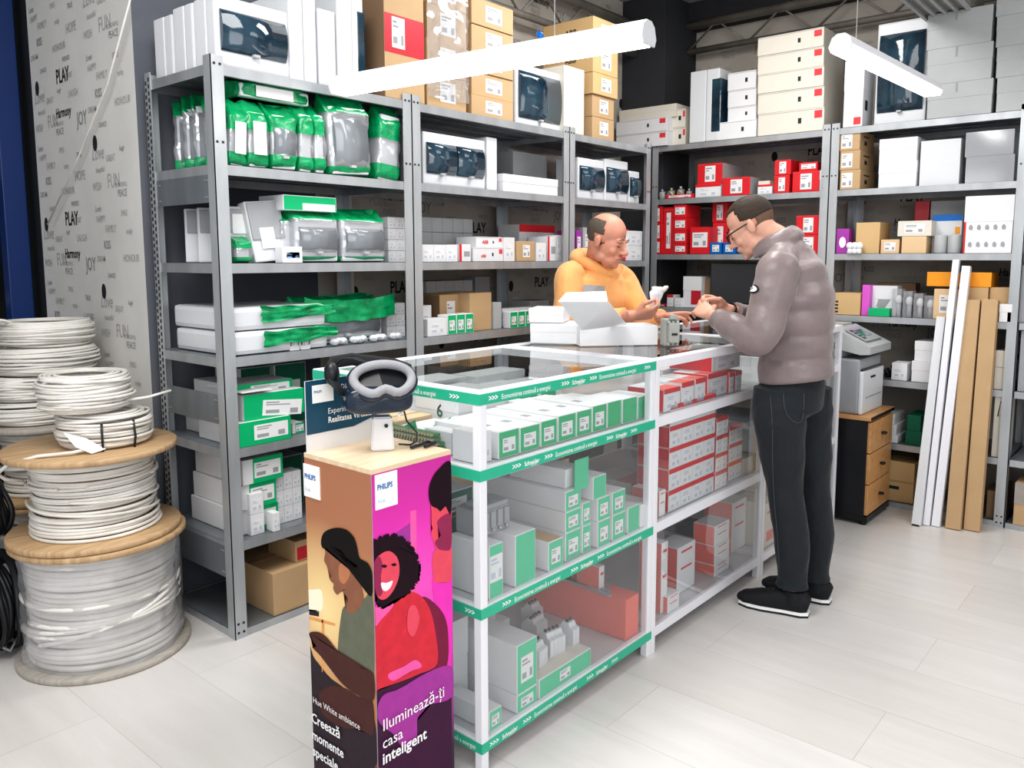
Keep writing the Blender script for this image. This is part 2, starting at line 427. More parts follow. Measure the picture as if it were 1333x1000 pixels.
# ------------------------------------------------------------------ shelving
LV = [.03, .376, .736, 1.08, 1.426, 1.779, 2.127]
RV = [.03, .376, .744, 1.107, 1.468, 1.84, 2.195]
def angle_post(h, sx, sy, holes):
    """L profile; sx, sy: which way its legs run"""
    w = .05; t = .003; m = MB()
    m.box(*sorted((0, sx*w)), *sorted((0, sy*t)), 0, h, 'post')
    m.box(*sorted((0, sx*t)), *sorted((0, sy*w)), 0, h, 'post')
    if holes:
        z = .04; k = 0
        while z < h-.03:
            for v in (.014, .036):
                y0 = sy*v
                m.box(-sx*.0008 if sx > 0 else 0, sx*.0006 if sx < 0 else .0, y0-.005, y0+.005, z-.009+(.0125 if v > .02 else 0), z+.006+(.0125 if v > .02 else 0), 'ink') if holes == 1 else None
            if holes == 1: z += .026
            else: z += .36
            k += 1
    for z in (.025, .06, h-.03, h-.3):   # bolts on the front leg
        if sy > 0:
            for u in (.014, .036): m.box(sx*u-.004, sx*u+.004, -.002, 0, z-.004, z+.004, 'ink')
    return m
def shelving(loc, W, D, H, levels, rz, label, plates=(), holes=2, skip_left=False):
    root = empty('metal_shelving_unit', (loc[0], loc[1], 0), label, 'shelving', 'galvanised shelving units along the walls', R(rz))
    for (x, sx) in ((0, 1), (W, -1)):
        for (y, sy) in ((0, 1), (D, -1)):
            if skip_left and x == 0 and y == 0: continue
            angle_post(H, sx, sy, 1 if (holes == 1 and x == 0 and sy < 0) else 2).build('post', root, (x, y, 0))
    for z in levels:
        m = MB()
        m.box(.004, W-.004, .004, D-.004, z-.003, z, 'galvdark')
        m.box(.004, W-.004, .0035, .006, z-.036, z, 'galv'); m.box(.004, W-.004, .006, .022, z-.036, z-.034, 'galv')
        m.box(.004, W-.004, D-.006, D-.004, z-.036, z, 'galv')
        m.box(.0035, .006, .004, D-.004, z-.036, z, 'galv'); m.box(W-.006, W-.004, .004, D-.004, z-.036, z, 'galv')
        for k in range(1, 4): m.box(.01, W-.01, D*k/4-.02, D*k/4+.02, z-.012, z-.0035, 'galvdark')
        m.build('shelf', root)
    for z0, z1 in plates:
        m = MB().box(.0031, .0055, .03, D-.03, z0, z1, 'galvdark')
        for y in (.07, D-.07):
            for z in (z0+.02, z1-.02): m.box(.001, .0031, y-.012, y+.012, z-.002, z+.002, 'galv')
        m.build('side_plate', root)
    return root
YF = 2.725; XF = 4.852
shelving((1.52, YF), .935, .50, 2.157, LV, 0, 'galvanised shelving unit nearest the cable reels, full of green-bagged packs', [(1.645, 1.745), (.83, .94), (.235, .36)], holes=1)
shelving((2.456, YF), 1.15, .50, 2.157, LV, 0, 'galvanised shelving unit behind the glass counter, brown cartons on its top')
shelving((3.607, YF), .85, .50, 2.157, LV, 0, 'galvanised shelving unit in the corner behind the man in the orange hoodie')
shelving((XF, 2.96), 1.215, .50, 2.225, RV, -90, 'galvanised shelving unit holding red boxes, behind the man in the grey jacket')
shelving((XF, 1.744), 1.015, .50, 2.225, RV, -90, 'galvanised shelving unit behind the printer and the long white profiles')
shelving((XF, .727), .95, .50, 2.225, RV, -90, 'galvanised shelving unit cut by the right edge of the picture', skip_left=True)

# ------------------------------------------------------------------ glass display cases
CY0, CY1, CT = 1.456, 2.20, 1.09
CS = [.095, .49, .88]      # shelf tops
def display_case(x0, x1, label, tape, left_end):
    root = empty('glass_display_case', (x0, CY0, 0), label, 'display case', 'white framed glass display cases of the counter')
    W, D = x1-x0, CY1-CY0; t = .028
    for x in (0, W-t):
        for y in (0, D-t): MB().box(x, x+t, y, y+t, 0, CT-.03, 'paint', bev=.003).build('post', root)
    m = MB()
    m.box(0, W, 0, t+.014, CT-.032, CT, 'paint', bev=.003).box(0, W, D-t-.014, D, CT-.032, CT, 'paint', bev=.003)
    m.box(0, t+.014, t+.014, D-t-.014, CT-.032, CT, 'paint').box(W-t, W, t+.014, D-t-.014, CT-.032, CT, 'paint')
    m.build('top_frame', root)
    MB().poly([(.03, .03, CT-.003), (W-.02, .03, CT-.003), (W-.02, D-.03, CT-.003), (.03, D-.03, CT-.003)], 'glass').build('glass_top', root)
    for z in CS:
        m = MB().box(t, W-t, .002, .02, z-.035, z+.001, 'paint').box(t, W-t, D-.02, D-.002, z-.035, z+.001, 'paint')
        m.box(.002, .02, t, D-t, z-.035, z+.001, 'paint').box(W-.02, W-.002, t, D-t, z-.035, z+.001, 'paint')
        m.build('rail', root)
        MB().box(.02, W-.02, .02, D-.02, z-.012, z-.001, 'shelfboard').build('shelf', root)
    for z0, z1 in ((CS[0]+.002, CS[1]-.036), (CS[1]+.002, CS[2]-.036), (CS[2]+.002, CT-.034)):
        MB().poly([(t, .007, z0), (W-t, .007, z0), (W-t, .007, z1), (t, .007, z1)], 'glassfront').build('front_glass', root)
        if left_end: MB().poly([(.007, D-t, z0), (.007, t, z0), (.007, t, z1), (.007, D-t, z1)], 'glassfront').build('side_glass', root)
    if tape:
        for z in [CT-.001]+CS:
            h = .030
            m = MB().box(-.0015, W, -.0015, 0, z-h-.003, z-.003, 'tapegreen').box(-.0015, 0, 0, D, z-h-.003, z-.003, 'tapegreen')
            if z > 1: m.box(W-.0005, W+.0, -.0015, 0, z-h, z, 'tapegreen')
            tp = m.build('printed_green_tape', root)
            off = {1.089: -.105, .88: -.33, .49: -.52, .095: -.43}[round(z, 3)]
            phrase = [('Economisirea continuă a energiei', .0200, .0005, .27), ('>>>', .024, .03, .052), ('Schneider', .019, .025, .093), ('>>>', .024, .03, .052)]
            # front run, and the run that comes round the corner along the short side
            s = -D+((off) % .467)-.467
            while s < W:
                for w, size, bold, adv in phrase:
                    kw = dict(bold=.012 if bold < .01 else bold, sx=.80 if len(w) > 12 else .9)
                    me = text_mesh(w, size, 'whiteink', **kw); wd = max(v.co.x for v in me.vertices)
                    if s > .004 and s+wd < W-.003:
                        text_on(tp, w, size, 'whiteink', (s, -.0021, z-h+.004), '-y', **kw)
                        if w == 'Schneider': text_on(tp, 'Electric', .009, 'whiteink', (s+.03, -.0021, z-h-.001), '-y')
                    if s+wd < -.003 and s > -D+.01: text_on(tp, w, size, 'whiteink', (-.0021, -s, z-h+.004), '-x', **kw)
                    s += adv
    return root
M['tapegreen'] = plain('green_tape', (.03, .47, .29), .35, var=.04)
M['shelfboard'] = plain('pale_grey_shelf_board', (.60, .60, .62), .25, var=.05)
display_case(1.536, 2.436, 'white framed glass display case with printed green tape round its rails', True, True)
display_case(2.438, 3.386, 'plain white framed glass display case filled with small red and white boxes', False, False)
display_case(3.388, 4.345, 'white framed glass display case mostly hidden behind the standing customer', False, False)

# ------------------------------------------------------------------ tube lights
def tube_light(a, b, label, wires):
    a, b = Vector(a), Vector(b); d = b-a; Ln = d.length; ang = math.atan2(d.y, d.x)
    root = empty('hanging_tube_light', a, label, 'light', 'hanging linear tube lights', ang)
    prof = [(-.048, -.012), (-.036, .022), (-.016, .036), (.016, .036), (.036, .022), (.048, -.012)]
    m = MB().prism(prof, Ln, 'paint', 'x'); m.build('housing', root)
    m = MB().prism([(-.047, -.0125), (.047, -.0125), (.037, -.033), (-.037, -.033)], Ln-.02, 'tube', 'x', .01); m.build('diffuser', root)
    for x in (-.006, Ln): 
        MB().prism(prof+[(.038, -.035), (-.038, -.035)], .006, 'plastic', 'x', x).build('end_cap', root)
    for w in wires: MB().tube([(w, 0, .036), (w, 0, 3.24-a.z)], .0018, 'lightgrey', 6).build('suspension_wire', root)
    return root
zl = 2.115
a = on(843, 43, 2, zl); b = on(441, 112, 2, zl)
tube_light(a, b, 'long lit white tube light hanging across in front of the brown cartons', (.33,))
zl = 2.28
a = on(1095, 56, 2, zl); b = on(1214, 116, 2, zl)
tube_light(a, b, 'shorter lit white tube light hanging before the grey boxes at upper right', (.15,))

# ------------------------------------------------------------------ cable reels and coils
def reel(z, R1, h, Rd, label, top_m, bot_m, wrap, seed, cx, cy, turns=22, grp='stacked wooden cable reels'):
    rnd = random.Random(seed)
    root = empty('cable_reel', (cx, cy, z), label, 'cable reel', grp)
    t = .022
    MB().lathe([(0, 0), (R1-.004, 0), (R1, .004), (R1, t-.004), (R1-.004, t), (0, t)], bot_m, 64).build('flange', root)
    MB().lathe([(0, h-t), (R1-.004, h-t), (R1, h-t+.004), (R1, h-.004), (R1-.004, h), (0, h)], top_m, 64).build('flange', root)
    MB().lathe([(Rd-.03, t), (Rd-.03, h-t)], 'ply', 24).build('drum', root)
    m = MB(); zz = t+.004
    step = (h-2*t-.006)/turns; cr = step*.56
    for k in range(turns):
        zc = t+.004+step*(k+.5); rr = Rd+rnd.uniform(-.005, .006)-.012*math.sin(k/turns*3.1)
        ax, ay, ph = rnd.uniform(-.004, .004), rnd.uniform(-.004, .004), rnd.uniform(0, 6)
        tz = rnd.uniform(-.4, .4)*step
        m.tube([(ax+rr*math.cos(a*math.pi/22), ay+rr*math.sin(a*math.pi/22), zc+tz*math.sin(a*math.pi/22+ph)) for a in range(44)], cr, 'cable', 7, closed=True)
    for k in range(5):   # loose crossing turns
        z0, z1 = rnd.uniform(.2, .8)*h, rnd.uniform(.2, .8)*h; ph = rnd.uniform(0, 6)
        m.tube([((Rd+cr)*math.cos(ph+a*.08), (Rd+cr)*math.sin(ph+a*.08), t+.02+(z0+(z1-z0)*a/39-.02)*.9) for a in range(40)], cr*.8, 'cable', 7)
    m.build('wound_cable', root)
    if wrap:
        b2 = bmesh.new(); n, q = 96, 26; rings = []
        for j in range(q):
            zc = t-.004+(h-2*t+.008)*j/(q-1)
            rings.append([])
            for a in range(n):
                an = 2*math.pi*a/n
                rr = Rd+.018+.012*noise.noise((math.cos(an)*3, math.sin(an)*3, zc*16))+.006*noise.noise((math.cos(an)*9, math.sin(an)*9, zc*30))
                rings[-1].append(b2.verts.new((rr*math.cos(an), rr*math.sin(an), zc+.012*noise.noise((an*2, 3, zc*4)))))
        for j in range(q-1):
            for a in range(n): b2.faces.new((rings[j][a], rings[j][(a+1) % n], rings[j+1][(a+1) % n], rings[j+1][a])).smooth = True
        me = bpy.data.meshes.new('stretch_film'); b2.to_mesh(me); b2.free(); me.materials.append(M['filmwhite'])
        new_obj('stretch_film', me, root)
    return root
RCX, RCY = 1.19, 3.06
reel(.0, .292, .45, .245, 'bottom wooden cable reel wrapped in clear stretch film, standing on the floor', 'ply', 'plygrey', True, 1, RCX, RCY, 20)
reel(.452, .286, .325, .205, 'upper plywood cable reel of white cable, between the wrapped reel and the cable coils', 'ply', 'ply', False, 2, RCX-.01, RCY, 24)
# loop of cable end hanging off the upper reel at left
def coil(cx, cy, z, Rc, h, thick, turns, label, seed, grp=None, mat='cable', cr=.0055, tilt=(0, 0)):
    rnd = random.Random(seed)
    root = empty('cable_coil', (cx, cy, z), label, 'cable coil', grp)
    m = MB(); q = Matrix.Rotation(tilt[0], 3, 'X') @ Matrix.Rotation(tilt[1], 3, 'Y')
    for k in range(turns):
        a0 = rnd.uniform(0, 2*math.pi)
        v = (k+.5)/turns; w = math.sqrt(max(0, 1-(2*v-1)**4))
        rr = Rc-thick*(1-w)*.6-rnd.uniform(0, .006); zc = cr+(h-2*cr)*v
        ex = rnd.uniform(-.006, .006); wob = rnd.uniform(0, .007); lz = rnd.uniform(0, .30)*h*.22
        m.tube([q @ Vector(((rr+wob*math.sin(3*a+a0))*math.cos(a)+ex, (rr+wob*math.sin(2*a+a0))*math.sin(a)-ex, min(h-cr, max(cr, zc+lz*math.sin(a+a0))))) for a in [2*math.pi*j/36 for j in range(36)]], cr, mat, 6, closed=True)
    for k in range(turns//3):     # inner turns
        rr = Rc-thick+rnd.uniform(0, thick*.8); zc = h-cr*1.2-rnd.uniform(0, .004); a0 = rnd.uniform(0, 6)
        m.tube([q @ Vector((rr*math.cos(a), rr*math.sin(a), zc+.002*math.sin(a+a0))) for a in [2*math.pi*j/36 for j in range(36)]], cr, mat, 6, closed=True)
    m.build('wound_cable', root)
    return root, q
zt = .777
g = 'white cable coils piled on the reels'
c1, _ = coil(RCX+.03, RCY-.02, zt, .155, .125, .06, 17, 'lower white cable coil with a paper tag, resting on the upper plywood reel', 3, g)
c2, _ = coil(RCX-.02, RCY+.0, zt+.128, .150, .135, .06, 18, 'topmost loose white cable coil on the front reel, its free end sticking out right', 4, g)
MB().tube([(.10, -.10, .03), (.17, -.12, .035), (.25, -.13, .05)], .005, 'cable', 7).build('cable_end', c2)
tg = MB(); q = [(-.165, -.075, .075), (-.115, -.135, .055), (-.06, -.155, .01), (-.11, -.16, .003), (-.15, -.13, .03)]
tg.poly(q, 'white'); tg.build('paper_tag', c1)
lp = MB().tube([(-.08, -.145, .02), (-.16, -.13, .012), (-.25, -.08, .008), (-.315, .0, -.02), (-.33, .06, -.06), (-.30, .09, -.09), (-.24, .1, -.11)], .006, 'cable', 8); lp.build('cable_end', c1)
for an in (-2.0, -1.35): MB().tube([(.162*math.cos(an), .162*math.sin(an), .0), (.170*math.cos(an), .170*math.sin(an), .04), (.162*math.cos(an), .162*math.sin(an), .10)], .004, 'black', 6).build('binding_tie', c1)
# second pile behind
BX, BY = 1.255, 3.72
reel(.0, .245, .45, .17, 'bottom wooden cable reel of the pile behind, mostly hidden', 'ply', 'plygrey', False, 8, BX, BY, 18, 'rear pile of cable reels')
reel(.452, .245, .32, .16, 'grey-topped cable reel carrying the rear pile of white coils', 'plygrey', 'ply', False, 9, BX, BY, 18, 'rear pile of cable reels')
z = .774
for k, (dx, Rc, h) in enumerate(((-.035, .185, .095), (-.03, .185, .10), (.015, .20, .11), (.025, .18, .105))):
    nm = ['lowest', 'second lowest', 'second highest', 'topmost'][k]
    cc, _ = coil(BX+dx, BY, z, Rc, h, .06, 13, nm+' white cable coil of the rear pile against the wallpapered wall', 20+k, 'white cable coils of the rear pile')
    if k == 3: MB().tube([(-.12, -.06, h-.01), (-.17, -.08, h+.01), (-.20, -.06, h+.015)], .005, 'cable', 6).build('cable_end', cc)
    z += h+.002
# black hoses standing on edge at far left
for k, (px, py, rr, X_, lab) in enumerate(((-6, 745, .13, .93, 'upper ribbed black hose coil at the left edge of the picture'), (2, 806, .19, .90, 'lower shiny black hose coil standing on the floor at the left edge'))):
    root = empty('black_hose_coil', (.92, 3.33+.05*(1-k), rr if k else .39+rr), lab, 'hose coil', 'black hose coils by the reels')
    m = MB(); rnd = random.Random(k)
    for j in range(12):
        x = -.055+.010*j; ro = rnd.uniform(0, .05)
        m.tube([(x+.006*math.sin(3*a+j), (rr-.012-ro)*math.cos(a), (rr-.012-ro)*math.sin(a)) for a in [2*math.pi*i/40 for i in range(40)]], .010, 'black', 8, closed=True)
    for j in range(5):
        a0 = -2.2+.5*j; m.tube([(-.068, (rr-.075)*math.cos(a0), (rr-.075)*math.sin(a0)), (0, (rr+.003)*math.cos(a0), (rr+.003)*math.sin(a0)), (.068, (rr-.075)*math.cos(a0+.1), (rr-.075)*math.sin(a0+.1))], .006, 'greyplastic', 6)
    m.build('wound_hose', root)
# blue upright of the warehouse racking behind the papered wall, and stock on it
root = empty('pallet_rack', (1.385, 4.43, 0), 'blue pallet rack upright with dim shelves behind, at the far left', 'rack')
m = MB().box(0, .10, 0, .08, 0, 3.2, 'steelblue', bev=.004)
m.build('upright', root, (0, 0, 0))
for z in (.6, 1.25, 1.9): MB().box(-.9, .0, .3, 1.2, z-.04, z, 'greyplastic').build('shelf', root)
MB().tube([(.0, .06, .5), (-.5, 1.1, 1.5)], .018, 'greyplastic', 6).build('diagonal_brace', root)
rnd = random.Random(3)
for k, (x, y, z, w_, h_) in enumerate(((.75, 4.9, 1.251, .2, .16), (1.05, 4.85, 1.251, .16, .22), (1.02, 4.85, 1.475, .14, .12), (.9, 4.9, .601, .22, .25), (1.15, 4.84, .601, .12, .2), (.7, 4.9, .601, .15, .3))):
    q = MB().box(0, w_, 0, .25, 0, h_, 'greyplastic', bev=.003).build('storage_box', None, (x, y, z)); MB().box(.02, w_-.02, -.001, 0, .03, h_*.5, 'lightgrey').build('paper_label', q)
    tag(q, 'dim grey storage box on the far left warehouse shelves', 'box', 'dim boxes on the far left warehouse shelves')
q = MB().box(0, .04, 0, .5, 0, 1.92, 'lightgrey', bev=.004).build('leaning_white_board', None, (.60, 3.42, 0)); MB().box(-.001, 0, .05, .3, 1.2, 1.3, 'redtape').build('red_mark', q)
tag(q, 'white board standing at the very left edge, in front of the warehouse shelves', 'board')
q = new_obj('pale_cord', MB().tube([on(172, -10, 0, 1.49), on(140, 110, 0, 1.49), on(100, 210, 0, 1.49), on(62, 292, 0, 1.49)], .004, 'cable', 6).mesh('pale_cord')); tag(q, 'thin pale cord hanging slanted across the papered wall', 'cord')
M['paper'] = plain('label_paper', (.80, .80, .80), .6, var=.02); M['faintink'] = plain('faint_blue_ink', (.52, .57, .68), .6)
# ------------------------------------------------------------------ stock on the shelves
def place(fr, px0, px1, pyt, z, ins=.01):
    if isinstance(z, int): z = (RV if fr == 'R' else LV if fr == 'L' else CS)[z]+.0012
    if fr == 'R':
        X = XF+ins; y0 = sol(1, px=px0, x=X, z=z); y1 = sol(1, px=px1, x=X, z=z)
        return Vector((X, y0, z)), y0-y1, sol(2, py=pyt, x=X, y=y0)-z, -90
    Y = (YF if fr == 'L' else CY0)+ins
    x0 = sol(0, px=px0, y=Y, z=z); x1 = sol(0, px=px1, y=Y, z=z)
    return Vector((x0, Y, z)), x1-x0, sol(2, py=pyt, x=x0, y=Y)-z, 0
def flat(root, name, face, w, d, h, u0, v0, u1, v1, mat, e=.0009, label=None):
    m = MB()
    if mat in ('label', 'faint', 'labelblue') and face == 'f':      # paper with lines of print
        ik = {'label': 'greyink', 'faint': 'faintink', 'labelblue': 'blueink'}[mat]
        X, Z = w*(u1-u0), h*(v1-v0); X0, Z0 = w*u0, h*v0; rr = random.Random(int(w*1e4)+int(h*1e4))
        for a, b_, cc_, d_ in ((.08, .80, .25+rr.random()*.5, .88), (.08, .66, .35+rr.random()*.4, .73), (.08, .14, .42, .36), (.70, .12, .90, .44)):
            m.box(X0+a*X, X0+cc_*X, -e-.0004, -e, Z0+b_*Z, Z0+d_*Z, ik)
        mat = 'paper'
    if face == 'f': m.box(w*u0, w*u1, -e, 0.0, h*v0, h*v1, mat)
    elif face == 'l': m.box(-e, 0.0, d*(1-u1), d*(1-u0), h*v0, h*v1, mat)
    elif face == 'r': m.box(w, w+e, d*u0, d*u1, h*v0, h*v1, mat)
    elif face == 't': m.box(w*u0, w*u1, d*v0, d*v1, h, h+e, mat)
    o = m.build(name, root)
    if label: o['label'] = label
    return o
def bx(root_name, w, d, h, body, faces=None, bev=.0025):
    return MB().box(0, w, 0, d, 0, h, body, faces=faces, bev=bev).mesh(root_name)
_bc = {}
def S_carton(w, d, h, o, v='brown', lab=True, tape=True):
    if tape: flat(o, 'packing_tape', 'f', w, d, h, .44, .82, .56, 1, 'tape'); flat(o, 'packing_tape', 't', w, d, h, .44, 0, .56, 1, 'tape')
    if lab: flat(o, 'paper_label', 'f', w, d, h, .32, .25, .68, .78, 'label')
def box_item(name, st, w, d, h):
    """one boxed product, front at y=0"""
    rnd = random.Random(int(w*7919+h*104729)); kind, _, arg = st.partition(':')
    B = {'carton': 'brown', 'cartonN': 'brown', 'cartonL': 'brown', 'cartonR': 'brown', 'abb': 'amber', 'abbN': 'brownpale', 'amber': 'amber', 'pale': 'brownpale'}
    if kind in B:
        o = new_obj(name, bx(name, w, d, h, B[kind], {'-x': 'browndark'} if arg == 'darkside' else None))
        flat(o, 'packing_tape', 't', w, d, h, 0, .45, 1, .55, 'tape')
        if kind in ('carton', 'abb'): flat(o, 'paper_label', 'f', w, d, h, .33, .2, .72, .82, 'label')
        if kind == 'cartonL': flat(o, 'paper_label', 'f', w, d, h, .08, .12, .62, .85, 'label')
        if kind == 'cartonR':
            flat(o, 'red_tape_band', 'f', w, d, h, 0, .40, 1, .74, 'redtape', .0008); flat(o, 'paper_label', 'f', w, d, h, .18, .45, .50, .72, 'label', .0016)
        if kind == 'abb': text_on(o, 'ABB', h*.3, 'ink', (-.0012, d*.55, h*.45), '-x', bold=.02)
        if arg == 'txt':
            text_on(o, 'UP', h*.18, 'ink', (w*.62, -.0012, h*.72)); flat(o, 'printed_mark', 'f', w, d, h, .70, .3, .78, .5, 'ink')
        return o
    if kind in ('grn', 'grnplain', 'mint', 'mintplain', 'dkgrn'):
        g = {'grn': 'green', 'grnplain': 'green', 'mint': 'mint', 'mintplain': 'mint', 'dkgrn': 'dkgreen'}[kind]
        o = new_obj(name, bx(name, w, d, h, 'white', {'-y': g}))
        if kind in ('grn', 'mint', 'dkgrn'): flat(o, 'paper_label', 'f', w, d, h, .20, .2, .80, .72, 'label') if arg != 'wide' else flat(o, 'paper_label', 'f', w, d, h, .30, .2, .92, .8, 'label')
        if arg == 'mark' or kind == 'grn': flat(o, 'printed_mark', 't', w, d, h, .35, .30, .65, .42, 'greyink')
        if arg == 'l': flat(o, 'green_side', 'l', w, d, h, 0, 0, .12, 1, g)
        return o
    if kind == 'endgrn':     # white carton, green wrap-round corner with a label
        o = new_obj(name, bx(name, w, d, h, 'white'))
        flat(o, 'green_panel', 'f', w, d, h, .0, .0, 1, 1, 'green', .0008) if arg != 'half' else flat(o, 'green_panel', 'f', w, d, h, .25, .0, 1, 1, 'green', .0008)
        flat(o, 'paper_label', 'f', w, d, h, .28, .2, .94, .82, 'label', .0016)
        return o
    if kind == 'mintframe':
        o = new_obj(name, bx(name, w, d, h, 'white', {'-y': 'mint'}))
        flat(o, 'paper_label', 'f', w, d, h, .06, .3, .94, .8, 'faint'); return o
    if kind == 'white':
        o = new_obj(name, bx(name, w, d, h, 'offwhite' if arg == 'warm' else ('lightgrey' if arg == 'grey' else 'white')))
        lid = MB().box(-.0015, w+.0015, -.0015, d, h*.55, h+.001, 'offwhite' if arg == 'warm' else ('lightgrey' if arg == 'grey' else 'white'), bev=.002).build('lid', o)
        return o
    if kind == 'abbw':       # white box, black square mark and red logo
        wm = 'offwhite' if arg == 'warm' else 'white'
        o = new_obj(name, bx(name, w, d, h, wm))
        flat(o, 'printed_mark', 'f', w, d, h, .62, .38, .62+.11*h/w*1.4, .62, 'ink')
        flat(o, 'red_logo', 'f', w, d, h, .86, .55, .97, .88, 'redink') if arg != 'nologo' else None
        flat(o, 'lid_seam', 'f', w, d, h, 0, .93, 1, .95, 'greyink'); return o
    if kind == 'red':
        o = new_obj(name, bx(name, w, d, h, 'red', {'+x': 'lightgrey'} if arg == 'g' else None))
        flat(o, 'paper_label', 'f', w, d, h, .3, .12, .72, .88, 'label'); flat(o, 'lid_seam', 'f', w, d, h, 0, .93, 1, .96, 'redink'); return o
    if kind == 'redlab':
        o = new_obj(name, bx(name, w, d, h, 'red')); flat(o, 'paper_label', 'f', w, d, h, .12, .25, .9, .8, 'label'); return o
    if kind == 'rw':         # white front with a red top band
        o = new_obj(name, bx(name, w, d, h, 'white', {'-x': 'white' if arg == 'w' else 'red'}))
        flat(o, 'red_band', 'f', w, d, h, .0, .8, 1, 1, 'red'); flat(o, 'red_band', 't', w, d, h, 0, 0, 1, .4, 'coral')
        if w > .03: flat(o, 'paper_label', 'f', w, d, h, .15, .08, .85, .72, 'faint')
        return o
    if kind == 'tallrw':
        o = new_obj(name, bx(name, w, d, h, 'white', {'-x': 'coral'}))
        flat(o, 'printed_mark', 'f', w, d, h, .2, .86, .8, .9, 'redink'); flat(o, 'printed_mark', 'f', w, d, h, .2, .5, .8, .54, 'redink'); return o
    if kind == 'redside':
        o = new_obj(name, bx(name, w, d, h, 'white')); flat(o, 'red_band', 'f', w, d, h, .0, 0, .2, 1, 'red'); flat(o, 'printed_mark', 'f', w, d, h, .4, .3, .9, .6, 'greyink'); return o
    if kind == 'small':
        o = new_obj(name, bx(name, w, d, h, 'white', bev=.0015)); flat(o, 'paper_label', 'f', w, d, h, .15, .15, .85, .7, 'faint'); return o
    if kind in M:
        o = new_obj(name, bx(name, w, d, h, kind))
        if arg == 'lab': flat(o, 'paper_label', 'f', w, d, h, .2, .2, .8, .8, 'label')
        return o
    raise KeyError(st)
def enclosure(name, w, d, h, win='window', tall=False, two=False, side=False, root=None):
    """modular distribution board: back box, raised cover, curved tinted door"""
    o = root or new_obj(name, None)
    MB().box(0, w, d*.45, d, 0, h, 'plastic', bev=.006).build('back_box', o)
    m = MB().box(0, w, 0, d*.44, 0, h, 'plastic', bev=.010).build('cover', o)
    cells = [(.06, .94)] if not two else [(.05, .49), (.51, .95)]
    z0, z1 = (.22, .80) if not tall else (.12, .88)
    for a, b_ in cells:
        b2 = bmesh.new(); n = 10; rows = []
        for j in range(n+1):
            t = j/n; zz = h*(z0+(z1-z0)*t); y = -.004-.016*math.sin(math.pi*t)**.6
            rows.append([b2.verts.new((w*a, y, zz)), b2.verts.new((w*b_, y, zz)), b2.verts.new((w*b_, .002, zz)), b2.verts.new((w*a, .002, zz))])
        for p, q in zip(rows, rows[1:]):
            for k in range(4): b2.faces.new((p[k], p[(k+1) % 4], q[(k+1) % 4], q[k])).smooth = (k == 0)
        b2.faces.new(rows[0][::-1]); b2.faces.new(rows[-1])
        me = bpy.data.meshes.new('window'); b2.to_mesh(me); b2.free(); me.materials.append(M[win]); new_obj('window', me, o)
        MB().box(w*(a+b_)/2-.012, w*(a+b_)/2+.012, -.022, -.004, h*z0-.006, h*z0+.004, 'lightgrey').build('latch', o)
    return o
def bag(parent, w, d, h, seed, top=.24, bot=.14, flare=.035, mid='film', front=None):
    """crumpled packing bag: green printed ends, clear middle"""
    rnd = random.Random(seed); b2 = bmesh.new(); nz, na = 18, 36; rings = []
    mats = [M['bag'], M[mid]]
    for j in range(nz+1):
        t = j/nz; z = t*(h+flare)
        k = 1.0 if t < .78 else max(.10, 1-(t-.78)/.22*.95)
        kx = 1.0+.05*max(0, (t-.78)/.22)
        if t < .08: k = .6+t*5
        ring = []
        for a in range(na):
            an = 2*math.pi*a/na; c, s_ = math.cos(an), math.sin(an)
            ex = math.copysign(abs(c)**.35, c); ey = math.copysign(abs(s_)**.35, s_)
            p = Vector((w/2+ex*(w/2+.006)*kx, d/2+ey*(d/2+.006)*k, z))
            nn = noise.noise(Vector((p.x*22+seed*3.1, p.y*22, p.z*22)))
            p += Vector((ex, ey, 0))*nn*.009
            if t > .75: p.z += .022*noise.noise(Vector((p.x*26+seed, 0, seed)))*(t-.75)*4; p.y += .02*noise.noise(Vector((p.x*18, seed, 5)))
            ring.append(b2.verts.new(p))
        rings.append(ring)
    for j in range(nz):
        t = (j+.5)/nz
        for a in range(na):
            f = b2.faces.new((rings[j][a], rings[j][(a+1) % na], rings[j+1][(a+1) % na], rings[j+1][a])); f.smooth = True
            f.material_index = 0 if (t > 1-top or t < bot) else 1
    b2.faces.new(rings[0][::-1]).material_index = 0; b2.faces.new(rings[-1]).material_index = 0
    me = bpy.data.meshes.new('plastic_bag'); b2.to_mesh(me); b2.free()
    for q in mats: me.materials.append(q)
    o = new_obj('plastic_bag', me, parent)
    return o
LAST = {'top': 0}
